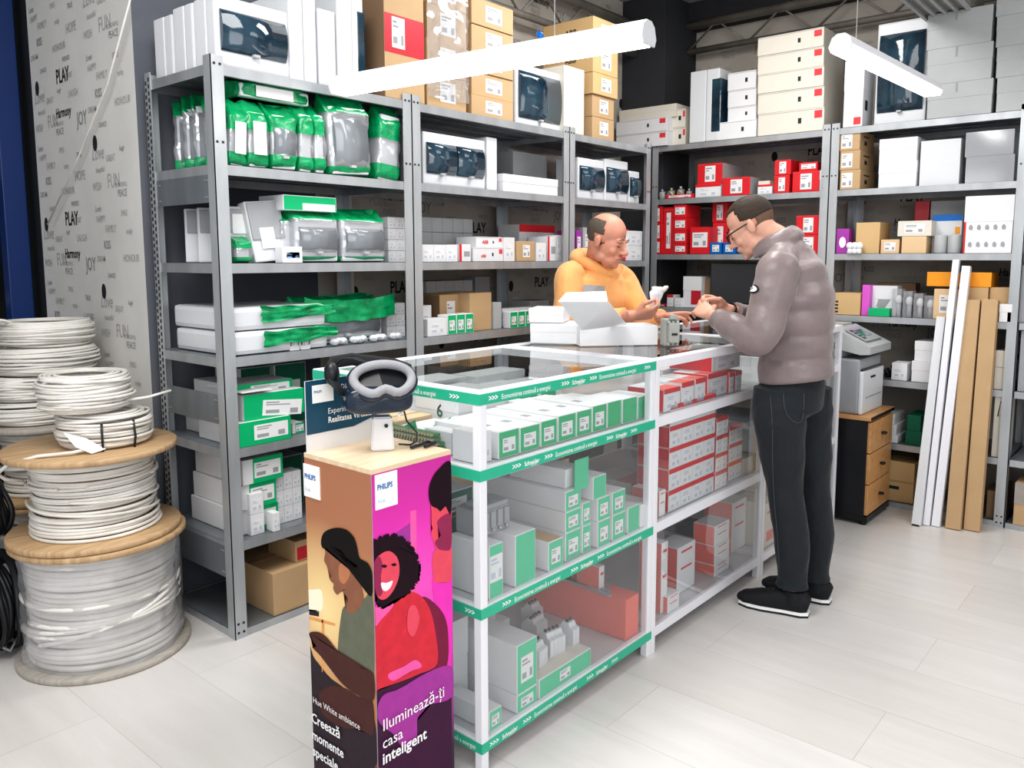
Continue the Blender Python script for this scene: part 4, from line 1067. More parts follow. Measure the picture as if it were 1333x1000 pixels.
# shelf 4
rg = 'red cartons with white labels on the middle shelf'
for k in range(3):
    P_('R', 849, 862, 313-22*k, 4 if k == 0 else '^', .02, .2, 'red', 'red_carton', ['lowest', 'middle', 'top'][k]+' red box in the stack by the corner post, middle shelf', 'box', rg)
for k in range(4):
    P_('R', 877, 893, 318-17*k, 4 if k == 0 else '^', .01, .2, 'redlab', 'red_carton', ['lowest', 'second', 'third', 'topmost'][k]+' thin red box of the labelled stack, middle shelf', 'box', rg)
P_('R', 863, 876, 270, 4, .03, .2, 'red:g', 'red_carton', 'tall plain red box between the two labelled stacks', 'box', rg)
P_('R', 898, 923, 296, 4, .0, .2, 'redlab', 'red_carton', 'red box standing alone with broad white label left of the blue boxes', 'box')
P_('R', 927, 946, 290, 4, .12, .2, 'red', 'red_carton', 'lower red box behind the blue boxes', 'box'); P_('R', 927, 946, 264, '^', .12, .2, 'red', 'red_carton', 'upper red box behind the blue boxes', 'box')
P_('R', 924, 939, 316, 4, .0, .08, 'blue:lab', 'blue_carton', 'left small blue box near the customer\'s face'); P_('R', 941, 957, 316, 4, .0, .08, 'blue:lab', 'blue_carton', 'right small blue box near the customer\'s face')
P_('R', 1036, 1067, 306, 4, .02, .2, 'red', 'red_carton', 'lower red box behind the customer\'s collar, middle shelf'); P_('R', 1036, 1067, 281, '^', .02, .2, 'red', 'red_carton', 'upper red box behind the customer\'s collar, middle shelf')
# shelf 3
P_('R', 889, 912, 360, 3, .05, .2, 'white', 'small_carton', 'upright white and red carton on the desk-high shelf behind the hands')
flat(LAST['o'], 'red_panel', 'f', LAST['w'], .2, LAST['h'], .45, .1, 1, .8, 'redtape')
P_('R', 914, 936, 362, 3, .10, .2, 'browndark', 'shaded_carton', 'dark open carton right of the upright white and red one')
P_('R', 878, 888, 388, 3, .04, .1, 'small', 'small_white_carton', 'small white carton beside the customer\'s fingers, desk-high shelf')
P_('R', 868, 876, 384, 3, .05, .1, 'rw', 'red_banded_carton', 'little red and white carton left of the small white one, desk-high shelf')
P_('R', 850, 866, 396, 3, .05, .14, 'redlab', 'red_carton', 'flat red pack lying on the desk-high shelf behind the clerk\'s hands')
# monitor
mr = empty('monitor', (4.66, 2.08, 0), 'dark flat monitor seen from behind beside the customer\'s chest', 'monitor', None, R(-62)); mr.location.z = RV[3]
MB().box(-.19, .19, -.01, .01, .03, .30, 'black', bev=.005).build('screen_housing', mr); MB().box(-.03, .03, -.012, -.0101, .20, .21, 'greyink').build('maker_plate', mr)
MB().box(-.02, .02, .0, .02, .0, .06, 'black').box(-.08, .08, -.05, .07, 0, .01, 'black').build('stand', mr)
mr.location = (4.99, sol(1, px=962, x=4.99, z=1.12), RV[3]+.002)
mr.children[0].rotation_euler = (R(-12), 0, 0)

# second unit of the right wall
for k in range(3):
    P_('R', 1093, 1119, 222-25*k, 5 if k == 0 else '^', .01, .26, 'cartonL', 'brown_carton', ['lowest', 'middle', 'topmost'][k]+' brown carton of three with square labels right of the post', 'carton', 'three labelled brown cartons')
    MB().box(LAST['w'], LAST['w']+.001, .08, .12, LAST['h']*.3, LAST['h']*.5, 'ink').box(LAST['w'], LAST['w']+.001, .06, .16, LAST['h']*.7, LAST['h']*.76, 'ink').build('printed_mark', LAST['o'])
P_('R', 1143, 1192, 212, 5, .03, .26, 'white', 'white_carton', 'lower of two plain white boxes on the upper right shelf'); P_('R', 1144, 1193, 182, '^', .03, .26, 'white', 'white_carton', 'upper of two plain white boxes on the upper right shelf')
P_('R', 1196, 1248, 184, 5, .04, .26, 'plastic', 'white_carton', 'glossy white box taller than the two beside it, upper right shelf')
for k in range(2):
    P_('R', 1256, 1319, 205-32*k, 5 if k == 0 else '^', .01, .3, 'lightgrey', 'wrapped_box', ['lower', 'upper'][k]+' film-wrapped pale box at the right end of the upper right shelf')
    flat(LAST['o'], 'clear_film', 'f', LAST['w'], .3, LAST['h'], 0, 0, 1, 1, 'film', .003)
P_('R', 1088, 1104, 298, 4, .01, .08, 'purple', 'bulb_carton', 'purple light bulb carton with a white bulb picture')
MB().ball((LAST['w']*.5, -.001, LAST['h']*.45), (LAST['w']*.28, .001, LAST['h']*.22), 'whiteink', 12).build('bulb_picture', LAST['o'])
P_('R', 1113, 1144, 290, 4, .04, .2, 'amber:lab', 'brown_carton', 'open tan carton with a paper label, right of the purple bulb carton', 'carton')
for k in range(3):
    MB().tube([(.0, 0, 0), (0, 0, .035)], [.018, .012], 'bulbglass', 10).ball((0, 0, .045), .022, 'bulbglass', 12).build('globe', tag(new_obj('light_bulb', None, None, place('R', 1106+6*k, 1110+6*k, 300, 4, .0)[0]), 'loose white bulb before the open tan carton, %s from the left' % ORD[k], 'bulb', 'loose white bulbs'))
P_('R', 1146, 1170, 312, 4, .03, .12, 'brownpale:lab', 'brown_carton', 'small pale carton between the open tan one and the cream boxes', 'carton')
P_('R', 1173, 1205, 308, 4, .02, .16, 'brownpale', 'brown_carton', 'small plain tan box under the cream one', 'carton'); P_('R', 1168, 1212, 288, '^', .02, .16, 'offwhite:lab', 'brown_carton', 'cream labelled box lying on the plain tan one', 'carton')
P_('R', 1188, 1206, 262, 4, .26, .1, 'redtape', 'red_carton', 'dark red carton at the back of the middle right shelf')
P_('R', 1208, 1254, 262, 4, .28, .14, 'lightgrey', 'grey_box', 'grey box with small print at the back of the middle right shelf', 'box')
P_('R', 1212, 1250, 280, 4, .12, .14, 'plastic', 'blue_top_box', 'white box with a blue top stripe behind two white cylinders')
flat(LAST['o'], 'blue_stripe', 'f', LAST['w'], .14, LAST['h'], 0, .84, 1, 1, 'blue'); flat(LAST['o'], 'yellow_spot', 'f', LAST['w'], .14, LAST['h'], .78, .5, .95, .68, 'orange')
for k in range(2):
    p = place('R', 1222+18*k, 1232, 308, 4, .03)[0]; MB().lathe([(0, 0), (.033, 0), (.034, .004), (.034, .092), (.031, .1), (0, .1)], 'lightgrey', 24, ).build('lamp_cylinder', None, (p.x+.03, p.y, p.z)).location
    o = COL.objects[-1]; tag(o, ['left', 'right'][k]+' white surface-mount lamp cylinder before the blue-topped box', 'lamp', 'white lamp cylinders')
P_('R', 1253, 1316, 256, 4, .0, .3, 'white', 'lamp_picture_box', 'big white box printed with rows of grey lamp pictures, red left edge')
o = LAST['o']; w_, h_ = LAST['w'], LAST['h']; flat(o, 'red_edge', 'f', w_, .3, h_, 0, 0, .04, 1, 'red')
m = MB()
for i in range(5):
    for j in range(3):
        m.prism([(w_*(.13+.17*i)+a*.5, h_*(.12+.3*j)+b_) for a, b_ in ((-.012, 0), (.02, -.004), (.026, .012), (.008, .026), (-.012, .018))], .0012, 'greyink', 'y', -.0013)
m.build('lamp_pictures', o)
# shelf 3
P_('R', 1084, 1119, 381, 3, .02, .22, 'amber', 'brown_carton', 'tan carton with black handling marks just right of the customer', 'carton')
m = MB()
for j in range(4): m.box(.012, .03, -.0012, 0, .012+.02*j, .022+.02*j, 'ink')
m.build('printed_mark', LAST['o'])
P_('R', 1121, 1131, 371, 3, .03, .12, 'magenta', 'bulb_carton', 'magenta and white carton right of the tan one with handling marks')
P_('R', 1134, 1166, 372, 3, .08, .10, 'white', 'picture_box', 'white box with a lamp picture above the flat green box')
MB().prism([(LAST['w']*a, LAST['h']*b_) for a, b_ in ((.2, .3), (.5, .2), (.8, .6), (.6, .85), (.3, .7))], .001, 'greyink', 'y', -.0012).build('lamp_picture', LAST['o'])
P_('R', 1130, 1157, 401, 3, .0, .06, 'green', 'flat_pack', 'flat lime-green box lying before the picture box', 'box')
for k in range(4):
    P_('R', 1160+14*k, 1172+14*k, 376+3*k, 3, .03+.01*(k % 2), .09, 'film', 'bagged_bulb', 'clear-wrapped white bulb pack on the desk-high right shelf, %s from the left' % ORD[k], 'bulb pack', 'clear-wrapped bulb packs')
    MB().ball((LAST['w']/2, .045, LAST['h']*.6), (.022, .022, .028), 'bulbglass', 12).tube([(LAST['w']/2, .045, .002), (LAST['w']/2, .045, LAST['h']*.45)], .012, 'lightgrey', 8).build('bulb', LAST['o'])
P_('R', 1214, 1252, 376, 3, .03, .2, 'brownpale:lab', 'brown_carton', 'tan carton under the orange box, left of the white profiles', 'carton')
P_('R', 1258, 1284, 374, 3, .03, .2, 'brown', 'brown_carton', 'brown carton under the orange box, right of the white profiles', 'carton')
P_('R', 1206, 1290, 354, LAST['top']+.0012, .04, .2, 'orange', 'orange_carton', 'long orange carton lying across the tan cartons behind the white profiles')
P_('R', 1286, 1314, 374, 3, .05, .2, 'brown', 'brown_carton', 'brown carton at the right end of the desk-high shelf', 'carton')
P_('R', 1300, 1316, 396, 3, .0, .04, 'white', 'small_carton', 'small white box in front of the rightmost brown carton')
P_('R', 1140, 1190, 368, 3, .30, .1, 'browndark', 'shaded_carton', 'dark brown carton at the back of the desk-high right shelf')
# shelf 2
P_('R', 1186, 1216, 470, 2, .02, .2, 'white', 'white_carton', 'lower white box on the shelf beside the printer'); P_('R', 1190, 1218, 444, '^', .03, .2, 'white', 'white_carton', 'upper white box on the shelf beside the printer')
P_('R', 1160, 1180, 472, 2, .02, .12, 'small', 'small_white_carton', 'small white box among black cables right of the printer')
m = MB(); rnd = random.Random(5)
for k in range(5): m.tube([(.02*k+.03*math.cos(a*.5), .05*math.sin(a*.5)+.05, .012+.06*k*.25+.01*math.sin(a)) for a in range(13)], .006, 'black', 6)
tag(m.build('black_cables', None, place('R', 1150, 1160, 470, 2, .10)[0], R(-90)), 'tangle of black cables on the shelf behind the small white box', 'cables')
P_('R', 1293, 1311, 478, 2, .02, .2, 'offwhite', 'white_carton', 'lower pale box between the long cardboard and the right post'); P_('R', 1295, 1312, 456, '^', .02, .2, 'offwhite', 'white_carton', 'upper pale box between the long cardboard and the right post')
# shelf 1
for k in range(3):
    P_('R', 1146-2*k, 1168-2*k, 565-14*k, 1 if k == 0 else '^', .02, .2, 'white', 'flat_white_box', ['lowest', 'middle', 'topmost'][k]+' flat white box beside the wooden cabinet', 'box', 'three flat white boxes beside the cabinet')
P_('R', 1178, 1198, 560, 1, .03, .2, 'dkgreen', 'green_crate', 'lower dark green box left of the white profiles', 'box'); P_('R', 1180, 1198, 540, '^', .03, .2, 'dkgreen', 'green_crate', 'upper dark green box left of the white profiles', 'box')
P_('R', 1290, 1308, 516, 1, .02, .2, 'offwhite', 'pictogram_box', 'tall white carton printed with a black triangle, right of the long cardboard')
w_, h_ = LAST['w'], LAST['h']
MB().tube([(w_*.3, -.002, h_*.68), (w_*.8, -.002, h_*.70), (w_*.45, -.002, h_*.93)], .003, 'ink', 4, closed=True).build('triangle_mark', LAST['o'])
# bottom shelf
P_('R', 1147, 1188, 598, 0, .03, .3, 'amber', 'brown_carton', 'tan carton with black print on the bottom shelf beside the cabinet', 'carton')
flat(LAST['o'], 'printed_line', 'f', LAST['w'], .3, LAST['h'], .05, .30, .55, .38, 'ink'); flat(LAST['o'], 'tape_band', 'f', LAST['w'], .3, LAST['h'], 0, .48, 1, .53, 'tape')
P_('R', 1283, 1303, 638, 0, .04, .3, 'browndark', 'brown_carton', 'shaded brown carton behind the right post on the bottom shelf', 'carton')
P_('R', 1318, 1400, 628, 0, .0, .3, 'brown', 'brown_carton', 'film-topped brown carton cut by the right edge, floor level', 'carton')
flat(LAST['o'], 'clear_film', 'f', LAST['w'], .3, LAST['h'], 0, .5, 1, 1, 'film', .004)
P_('R', 1326, 1400, 345, 3, .02, .3, 'greyplastic', 'grey_box', 'dark grey case cut by the right edge at desk height', 'box')
P_('R', 1324, 1400, 430, 2, .02, .3, 'greyplastic', 'grey_box', 'dark slatted case cut by the right edge below desk height', 'box')

# wooden cabinet and printer
cx, cy = 4.41, 1.325
root = empty('drawer_cabinet', (cx, cy, 0), 'small cabinet, black sides and orange wood drawers, under the printer', 'cabinet')
CHt = .60
MB().box(0, .40, .0, .40, .05, CHt-.022, 'black', bev=.002).build('carcass', root)
MB().box(-.015, .415, -.02, .415, CHt-.022, CHt, 'beech', faces={'-y': 'black', '+x': 'black'}, bev=.002).build('cabinet_top', root)
for k in range(3):
    dr = MB().box(.006, .394, -.018, 0, .056+.172*k, .222+.172*k, 'beech', bev=.002).build('drawer', root)
    MB().ball((.2, -.032, .14+.172*k), (.022, .014, .009), 'black', 12).tube([(.2, -.018, .14+.172*k), (.2, -.03, .14+.172*k)], .006, 'black', 8).build('knob', dr)
MB().box(.0, .40, -.02, .40, .02, .05, 'black').build('plinth', root)
for a_ in (.03, .37):
    for b_ in (.01, .37): MB().tube([(a_, b_, 0), (a_, b_, .02)], .02, 'black', 10).build('foot', root)
pr = empty('office_printer', (cx+.015, cy+.04, CHt+.001), 'grey and white desktop printer with slanted control panel', 'printer')
MB().box(0, .37, .02, .36, 0, .30, 'greyplastic', bev=.012).box(0, .37, .12, .36, .30, .40, 'greyplastic', bev=.012).build('body', pr)
MB().box(.004, .366, -.0, .022, .0, .235, 'plastic', bev=.008).build('front_cover', pr)
MB().box(.05, .32, -.004, 0, .085, .09, 'greyink').build('tray_seam', pr); MB().box(.13, .20, -.005, 0, .19, .20, 'ink').build('power_slot', pr)
MB().box(.02, .35, .01, .10, .236, .245, 'black').build('output_tray', pr)
m = MB().prism([(-.03, .33), (-.03, .37), (.17, .465), (.20, .44), (.20, .36), (.02, .325)], .37, 'lightgrey', 'x', 0); m.build('scanner_lid', pr)
q = Matrix.Translation((.185, .07, .4265)) @ Matrix.Rotation(R(25.5), 4, 'X')
MB().box(-.13, .13, -.07, .06, -.004, .004, 'greyplastic', mat=q, bev=.001).build('control_panel', pr)
MB().box(-.06, .06, -.03, .035, .004, .006, 'window', mat=q).build('display', pr)
for k in range(4): MB().box(-.12, -.08, -.05+.025*k, -.035+.025*k, .004, .006, 'black', mat=q).build('key', pr)
MB().box(.03, .34, .18, .40, .45, .475, 'lightgrey', bev=.006).box(-.06, .30, .24, .42, .40, .45, 'lightgrey', bev=.006).build('sheet_feeder', pr)
# long things leaning
def leaner(name, bpx, bpy, wpx, tpx, tpy, t, mat, lab, grp=None, tx=4.83, prof=False):
    a = on(bpx, bpy, 2, 0.0); b = on(tpx, tpy, 0, tx); w = abs(on(wpx, bpy, 2, 0).y-a.y)
    a.z = .004
    d = b-a; Ln = d.length; zax = d.normalized(); yax = Vector((0, -1, 0)); yax = (yax-zax*yax.dot(zax)).normalized(); xax = yax.cross(zax)
    o = new_obj(name, MB().box(-t, 0, 0, w, 0, Ln, mat, bev=.002).mesh(name))
    o.matrix_world = Matrix.Translation(a) @ Matrix((xax, yax, zax)).transposed().to_4x4()
    tag(o, lab, name.split('_')[-1], grp)
    return o, w, Ln
wp = 'white lengths leaning on the right wall shelves'
o, w_, l_ = leaner('wall_profile', 1186, 684, 1200, 1219, 412, .05, 'plastic', 'left, shorter grey-white profile leaning on the shelving', wp); MB().box(-.05, .001, .004, w_-.004, -.002, .006, 'black').build('end_plug', o)
o, w_, l_ = leaner('wall_profile', 1201, 684, 1211, 1240, 338, .04, 'paint', 'tallest white profile, middle of the three leaning on the shelving', wp); MB().box(-.04, -.0395, w_*.3, w_*.7, .01, l_-.3, 'lightgrey').build('groove', o)
o, w_, l_ = leaner('wall_profile', 1212, 685, 1225, 1252, 346, .04, 'paint', 'right white profile of the three leaning, next to the brown cardboard', wp); MB().box(-.0406, -.0398, w_*.45, w_*.6, .01, l_-.02, 'lightgrey').build('groove', o)
cp = 'long cardboard packages leaning on the right wall shelves'
o, w_, l_ = leaner('cardboard_package', 1230, 688, 1253, 1256, 390, .06, 'brown', 'left long flat cardboard package, white label near its foot', cp)
MB().box(-.061, -.06, w_*.15, w_*.85, .10, .24, 'label').build('paper_label', o); MB().box(-.061, -.06, w_*.3, w_*.95, l_-.20, l_-.10, 'tape').build('tape_patch', o)
o, w_, l_ = leaner('cardboard_package', 1254, 690, 1278, 1278, 390, .06, 'brown', 'right long flat cardboard package, white label near its top', cp)
MB().box(-.061, -.06, w_*.1, w_*.85, l_-.28, l_-.10, 'label').build('paper_label', o); MB().box(-.061, -.06, w_*.15, w_*.8, .04, .16, 'tape').build('tape_patch', o)
MB().box(-.06, 0, .01, w_-.01, l_, l_+.002, 'brownpale').build('top_flap', o)

# ================================================================== display case stock
def cbox(name, st, x, y, z, w, d, h, label, group=None, cat='box', rz=0):
    o = box_item(name, st, w, d, h); o.location = (x, y, z); o.rotation_euler = (0, 0, rz); tag(o, label, cat, group); return o
z2 = CS[2]+.001; z1 = CS[1]+.001; z0 = CS[0]+.001
xs = [(649, 676), (677, 702.5), (704, 725), (726.5, 749.5), (750.5, 770), (771, 789.5), (790.5, 808.6), (810, 829), (830, 847)]
tops = [563, 557, 549, 542, 536, 529, 524, 520, 517]
for k, ((a_, b_), t_) in enumerate(zip(xs, tops)):
    P_('C', a_, b_, t_, 2, .035, .26 if k < 6 else .14, 'grn' if k < 6 else 'grnplain', 'green_front_box', ('white-labelled green-fronted box in the front row, top shelf, %s from the left' % ORD[k]) if k < 6 else ('plain bright green box in the front row, top shelf, %s of three' % ORD[k-6]), 'box', 'front row of green boxes on the top case shelf')
for k, (a_, b_, t_) in enumerate(((632, 654, 517), (660, 700, 508), (704, 724, 504))):
    P_('C', a_, b_, t_, 2, .40, .25, 'grnplain', 'green_front_box', 'green box in the second row of the top case shelf, %s from the left' % ORD[k], 'box', 'second row of green boxes')
for k in range(6):
    cbox('flat_pack', 'mint:wide' if k % 2 else 'grn', 2.06+.062*k, 1.66+.0*k, z2, .058, .16, .075-.004*k, 'low white and green pack behind the front row, %s from the left' % ORD[k], 'low packs behind the front row')
for k in range(4):
    cbox('flat_pack', 'rw:w' if k > 1 else 'white', 2.02+.10*k, 1.86, z2, .094, .16, .10, ['left cream pack', 'second cream pack', 'left red-topped pack', 'right red-topped pack'][k]+' in the rear of the top case shelf', 'rear packs of the top case shelf')
cbox('lettered_pack', 'white', 2.12, 2.03, z2, .28, .12, .13, 'long white pack with black and red lettering, back of the top case shelf')
cbox('small_white_carton', 'small', 1.575, 1.50, z2, .055, .10, .088, 'small white box with punched marks beside the corner post, top case shelf')
cbox('flat_white_box', 'white', 1.60, 1.63, z2, .20, .11, .065, 'low white box behind the corner post, top case shelf')
o = cbox('open_green_box', 'white', 1.60, 1.76, z2, .17, .12, .05, 'open white box with a folded green flap, left end of the top case shelf')
m = MB(); m.poly([(-.002, 0.0, .02), (-.002, .10, .045), (-.002, .02, .085)], 'green'); m.poly([(0, 0, .05), (.12, 0, .05), (.10, -.03, .085)], 'green'); m.build('folded_flap', o)
cbox('open_carton', 'pale', 1.62, 1.90, z2, .16, .12, .06, 'open tan carton at the left end of the top case shelf')
o = cbox('six_box', 'white', 1.80, 1.80, z2, .22, .2, .125, 'white box marked with a dark 6, back of the top case shelf'); text_on(o, '6', .06, 'dkgreen', (-.0015, .10, .05), '-x', bold=.02)
cbox('flat_white_box', 'white', 1.84, 2.02, z2, .22, .14, .14, 'cream box at the back left of the top case shelf')
for k in range(5):
    o = new_obj('comb_busbar', None, None, (1.572+.006*(k % 3), 1.64+.008*k, z2+.0125*k))
    MB().box(0, .018, 0, .44, 0, .0105, 'pcb').build('green_insulator', o)
    m = MB()
    for j in range(34): m.box(-.010, 0, .008+.0125*j, .014+.0125*j, .002, .009, 'brass')
    m.box(.018, .02, 0, .44, 0, .01, 'brass'); m.build('metal_teeth', o)
    tag(o, '%s comb busbar of the pile at the left end of the top case shelf' % ['lowest', 'second', 'middle', 'fourth', 'topmost'][k], 'busbar', 'pile of comb busbars')
# middle shelf
P_('C', 637, 655, 712, 1, .02, .16, 'mintframe', 'labelled_box', 'white box with green framed label in the left front, middle case shelf')
hA = LAST['top']
P_('C', 671, 697, 698, 1, .02, .14, 'mintplain', 'open_green_box', 'open box with plain green flap second from the post, middle case shelf')
P_('C', 714, 733, 707, 1, .02, .16, 'mint', 'open_green_box', 'open green box with a small label, third from the post, middle case shelf')
MB().box(.004, LAST['w']-.004, .004, .15, LAST['h']-.001, LAST['h']+.0005, 'brown').build('brown_inside', LAST['o'])
o = new_obj('circuit_breaker', None, None, (1.62, CY0+.08, hA+.002), 0)
m = MB().box(0, .125, 0, .10, 0, .075, 'greyplastic', bev=.004).box(.02, .12, -.0, .08, .075, .09, 'greyplastic', bev=.004); m.build('moulded_case', o)
for k in range(4):
    MB().box(.010+.029*k, .030+.029*k, -.008, 0, .02, .07, 'greyplastic', bev=.002).build('terminal_shroud', o); MB().ball((.020+.029*k, -.006, .014), .006, 'galv', 8).build('terminal_screw', o)
tag(o, 'dark grey moulded circuit breaker with four poles, resting on the left front box', 'circuit breaker')
g = 'green labelled boxes on the middle case shelf'
def tier(a_, b_, ys, z, ins, d, st, lab, grp=g):
    for k, t_ in enumerate(ys):
        P_('C', a_, b_, t_, z if k == 0 else '^', ins, d, st, 'labelled_box', (['lower', 'upper'] if len(ys) == 2 else ['lowest', 'middle', 'topmost'])[k]+lab, 'box', grp)
tier(736, 756, (695, 668, 641), 1, .03, .36, 'mint', ' long box of the tall left stack, middle case shelf')
P_('C', 736, 756, 612, '^', .05, .36, 'white', 'lettered_pack', 'long white box lying on the tall left stack, marked 6'); o = LAST['o']
text_on(o, '6', .05, 'ink', (-.003, .33, .02), '-x', bold=.02); MB().box(.02, LAST['w']+.012, -.022, -.02, -.01, LAST['h']+.03, 'mint').build('raised_flap', o)
tier(758, 769, (686, 656), 1, .03, .2, 'mint', ' narrow box right of the tall left stack, middle case shelf')
tier(778, 794, (680, 650), 1, .02, .2, 'mint', ' box with pale label, left pair, middle case shelf')
P_('C', 772, 789, 622, '^', .02, .16, 'mintplain', 'open_green_box', 'open box with raised green flap on the left pair, middle case shelf')
tier(797, 814, (672, 642), 1, .02, .2, 'mint', ' box with pale label, right pair, middle case shelf')
P_('C', 817, 832, 662, 1, .02, .14, 'mintplain', 'open_green_box', 'low open green box near the right post, middle case shelf')
P_('C', 833, 848, 658, 1, .02, .16, 'white', 'white_carton', 'white open carton against the right post, middle case shelf')
P_('C', 822, 850, 630, 1, .24, .2, 'rw:w', 'red_banded_carton', 'red and white carton behind the open green box, middle case shelf')
for k in range(5):
    cbox('brown_carton', 'pale', 2.02+.075*k, 1.80, z1, .07, .28, .20, 'small tan carton in the rear row of the middle case shelf, %s from the left' % ORD[k], 'rear tan cartons on the middle case shelf', 'carton')
    flat(COL.objects[-2] if False else [x for x in COL.objects if x.name.startswith('brown_carton')][-1], 'red_stripe', 't', .07, .28, .20, 0, .3, 1, .36, 'redtape', .0014)
cbox('lilac_pack', 'lilac', 1.98, 1.74, z1+.205, .16, .10, .09, 'lilac plastic-wrapped pack on top of the rear tan cartons', None, 'pack')
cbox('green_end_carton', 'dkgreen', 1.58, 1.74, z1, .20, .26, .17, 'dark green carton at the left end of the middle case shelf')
cbox('green_end_carton', 'dkgrn', 1.62, 1.70, z1+.172, .14, .22, .08, 'shaded green-fronted carton on top of the dark green one')
# bottom shelf
P_('C', 637, 653, 928, 0, .02, .18, 'mint', 'open_green_box', 'low open green-fronted box behind the corner post, lowest shelf')
P_('C', 673, 699, 907, 0, .02, .26, 'mint', 'labelled_box', 'lower of two stacked green-fronted boxes, lowest shelf'); P_('C', 673, 699, 842, '^', .02, .26, 'mint', 'labelled_box', 'upper tall green-fronted box of the stacked pair, lowest shelf')
o = P_('C', 702, 769, 886, 0, .02, .17, 'mintplain', 'green_tray', 'long low green tray full of white breakers, lowest shelf', 'tray'); w_, h_ = LAST['w'], LAST['h']
flat(o, 'paper_label', 'f', w_, .17, h_, .38, .25, .58, .75, 'label'); MB().box(.004, w_-.004, .004, .165, h_-.0005, h_+.0005, 'offwhite').build('inner_floor', o)
tz = LAST['top']; tl = LAST['loc']
def breaker(x, y, z, n, lab, grp=None, rz=0):
    o = new_obj('miniature_breaker', None, None, (x, y, z), rz)
    for k in range(n):
        u = MB().prism([(0, 0), (0, .055), (.014, .060), (.02, .074), (.046, .074), (.052, .060), (.066, .055), (.066, 0)], .0165, 'plastic', 'x', .0175*k).build('pole_unit', o)
        MB().box(.0175*k+.004, .0175*k+.0125, .028, .036, .074, .082, 'ink').build('toggle', u)
    tag(o, lab, 'circuit breaker', grp)
breaker(tl.x+.05, tl.y+.04, tz+.001, 3, 'left white breaker lying in the green tray', 'white breakers in the green tray', R(8)); breaker(tl.x+.13, tl.y+.06, tz+.001, 4, 'middle white breaker lying in the green tray', 'white breakers in the green tray', R(-8)); breaker(tl.x+.24, tl.y+.05, tz+.001, 2, 'right white breaker lying in the green tray', 'white breakers in the green tray')
breaker(1.86, 1.80, z0+.10, 6, 'long row of white breakers behind the green tray', None, R(-4)); cbox('white_carton', 'white', 1.84, 1.78, z0, .18, .16, .098, 'white carton carrying the row of breakers behind the tray')
breaker(2.10, 1.72, z0, 4, 'white four-pole breaker standing on the lowest shelf right of the tray', None, R(6)); breaker(2.19, 1.80, z0, 3, 'white three-pole breaker behind the four-pole one, lowest shelf', None, R(6))
p = on(814, 835, 2, CS[0])
o = cbox('coral_case', 'coral', p.x, p.y, z0, .085, .46, .15, 'long coral-red box at the right of the lowest shelf'); 
for k in range(3):
    a_ = MB().box(0, .018, 0, .34, 0, .008, 'galv').build('metal_rail', None, (p.x-.02+.03*k, p.y+.06+.02*k, z0+.151), R(8*k-4)); tag(a_, '%s thin metal rail lying on the coral box' % ['left', 'middle', 'right'][k], 'rail', 'metal rails on the coral box')
cbox('six_box', 'white', 1.60, 1.66, z0, .09, .14, .26, 'tall grey-white box marked 6 H behind the corner post'); o = COL.objects.get('six_box.001') or COL.objects['six_box']
text_on(o, '6 H', .05, 'ink', (-.0015, .115, .16), '-x', bold=.02)
for k in range(3): cbox('tall_box', 'tallrw', 2.31+.035*k, 1.60+.05*k, z0, .032, .10, .24-.02*k, 'narrow coral and white carton near the middle post, lowest shelf, %s' % ['left', 'middle', 'right'][k], 'narrow coral and white cartons')
cbox('shaded_carton', 'lightgrey', 1.60, 1.86, z0, .22, .26, .22, 'large grey-white carton at the back left of the lowest case shelf')

# second case
RWG = 'red-banded white cartons in the second glass case'
def rw(a_, b_, t_, z, lab, ins=.03, d=.16, st='rw'): return P_('C', a_, b_, t_, z, ins, d, st, 'red_banded_carton', lab, 'box', RWG)
rw(864, 885, 508, 2, 'first white red-topped carton on the top shelf, second case'); rw(887, 903, 499, 2, 'second white red-topped carton on the top shelf, second case', st='rw:w'); rw(905, 918, 494, 2, 'third white red-topped carton on the top shelf, second case', st='rw:w')
rw(921, 947, 488, 2, 'wide white red-topped carton under the big one, second case', .05); tb = LAST['top']
rw(949, 955, 486, 2, 'slim white carton right of the wide one, second case', .04); rw(957, 965, 484, 2, 'last slim red and white carton on the top shelf, second case', .04)
rw(927, 963, 458, tb+.001, 'big cream carton with red edges on top of the wide one, second case', .06, .2)
P_('C', 862, 884, 482, 2, .26, .1, 'white', 'white_carton', 'plain white carton at the back of the top shelf, second case'); P_('C', 908, 922, 462, 2, .24, .1, 'offwhite', 'white_carton', 'cream carton left of the big red-edged one, second case')
def contactor(loc, lab, rz=0, s=1.0):
    o = new_obj('contactor', None, None, loc, rz); o.scale = (s, s, s)
    MB().box(-.024, .024, -.02, .03, 0, .085, 'contact', bev=.003).build('base', o)
    MB().box(-.017, .017, -.045, -.02, .012, .075, 'contact', bev=.003).build('front_block', o)
    for z in (.004, .072):
        for k in range(3): 
            t = MB().box(-.020+.014*k, -.010+.014*k, -.034, -.02, z, z+.009, 'contact').build('terminal', o); MB().ball((-.015+.014*k, -.035, z+.0045), .0032, 'galv', 8).build('screw', t)
    MB().box(-.009, .009, -.0465, -.045, .036, .043, 'ink').build('window_slot', o); MB().box(-.012, .012, -.038, -.02, .085, .100, 'contact', bev=.002).build('top_terminal', o)
    tag(o, lab, 'contactor'); return o
M['contact'] = plain('grey_green_contactor_plastic', (.36, .37, .34), .5, var=.12, scale=60)
p = place('C', 898, 904, 460, 2, .2)[0]; contactor(p, 'small grey contactor between the cartons inside the second case', R(-30), .9)
g2 = 'stacked small red-banded cartons, second case'
many('C', 870, 929, 528, 1, .03, .14, 'rw', 'red_banded_carton', 4, 5, 'small red-banded carton in the big block', g2)
many('C', 931, 946, 545, 1, .03, .14, 'rw', 'red_banded_carton', 2, 4, 'narrow red-banded carton right of the block', g2)
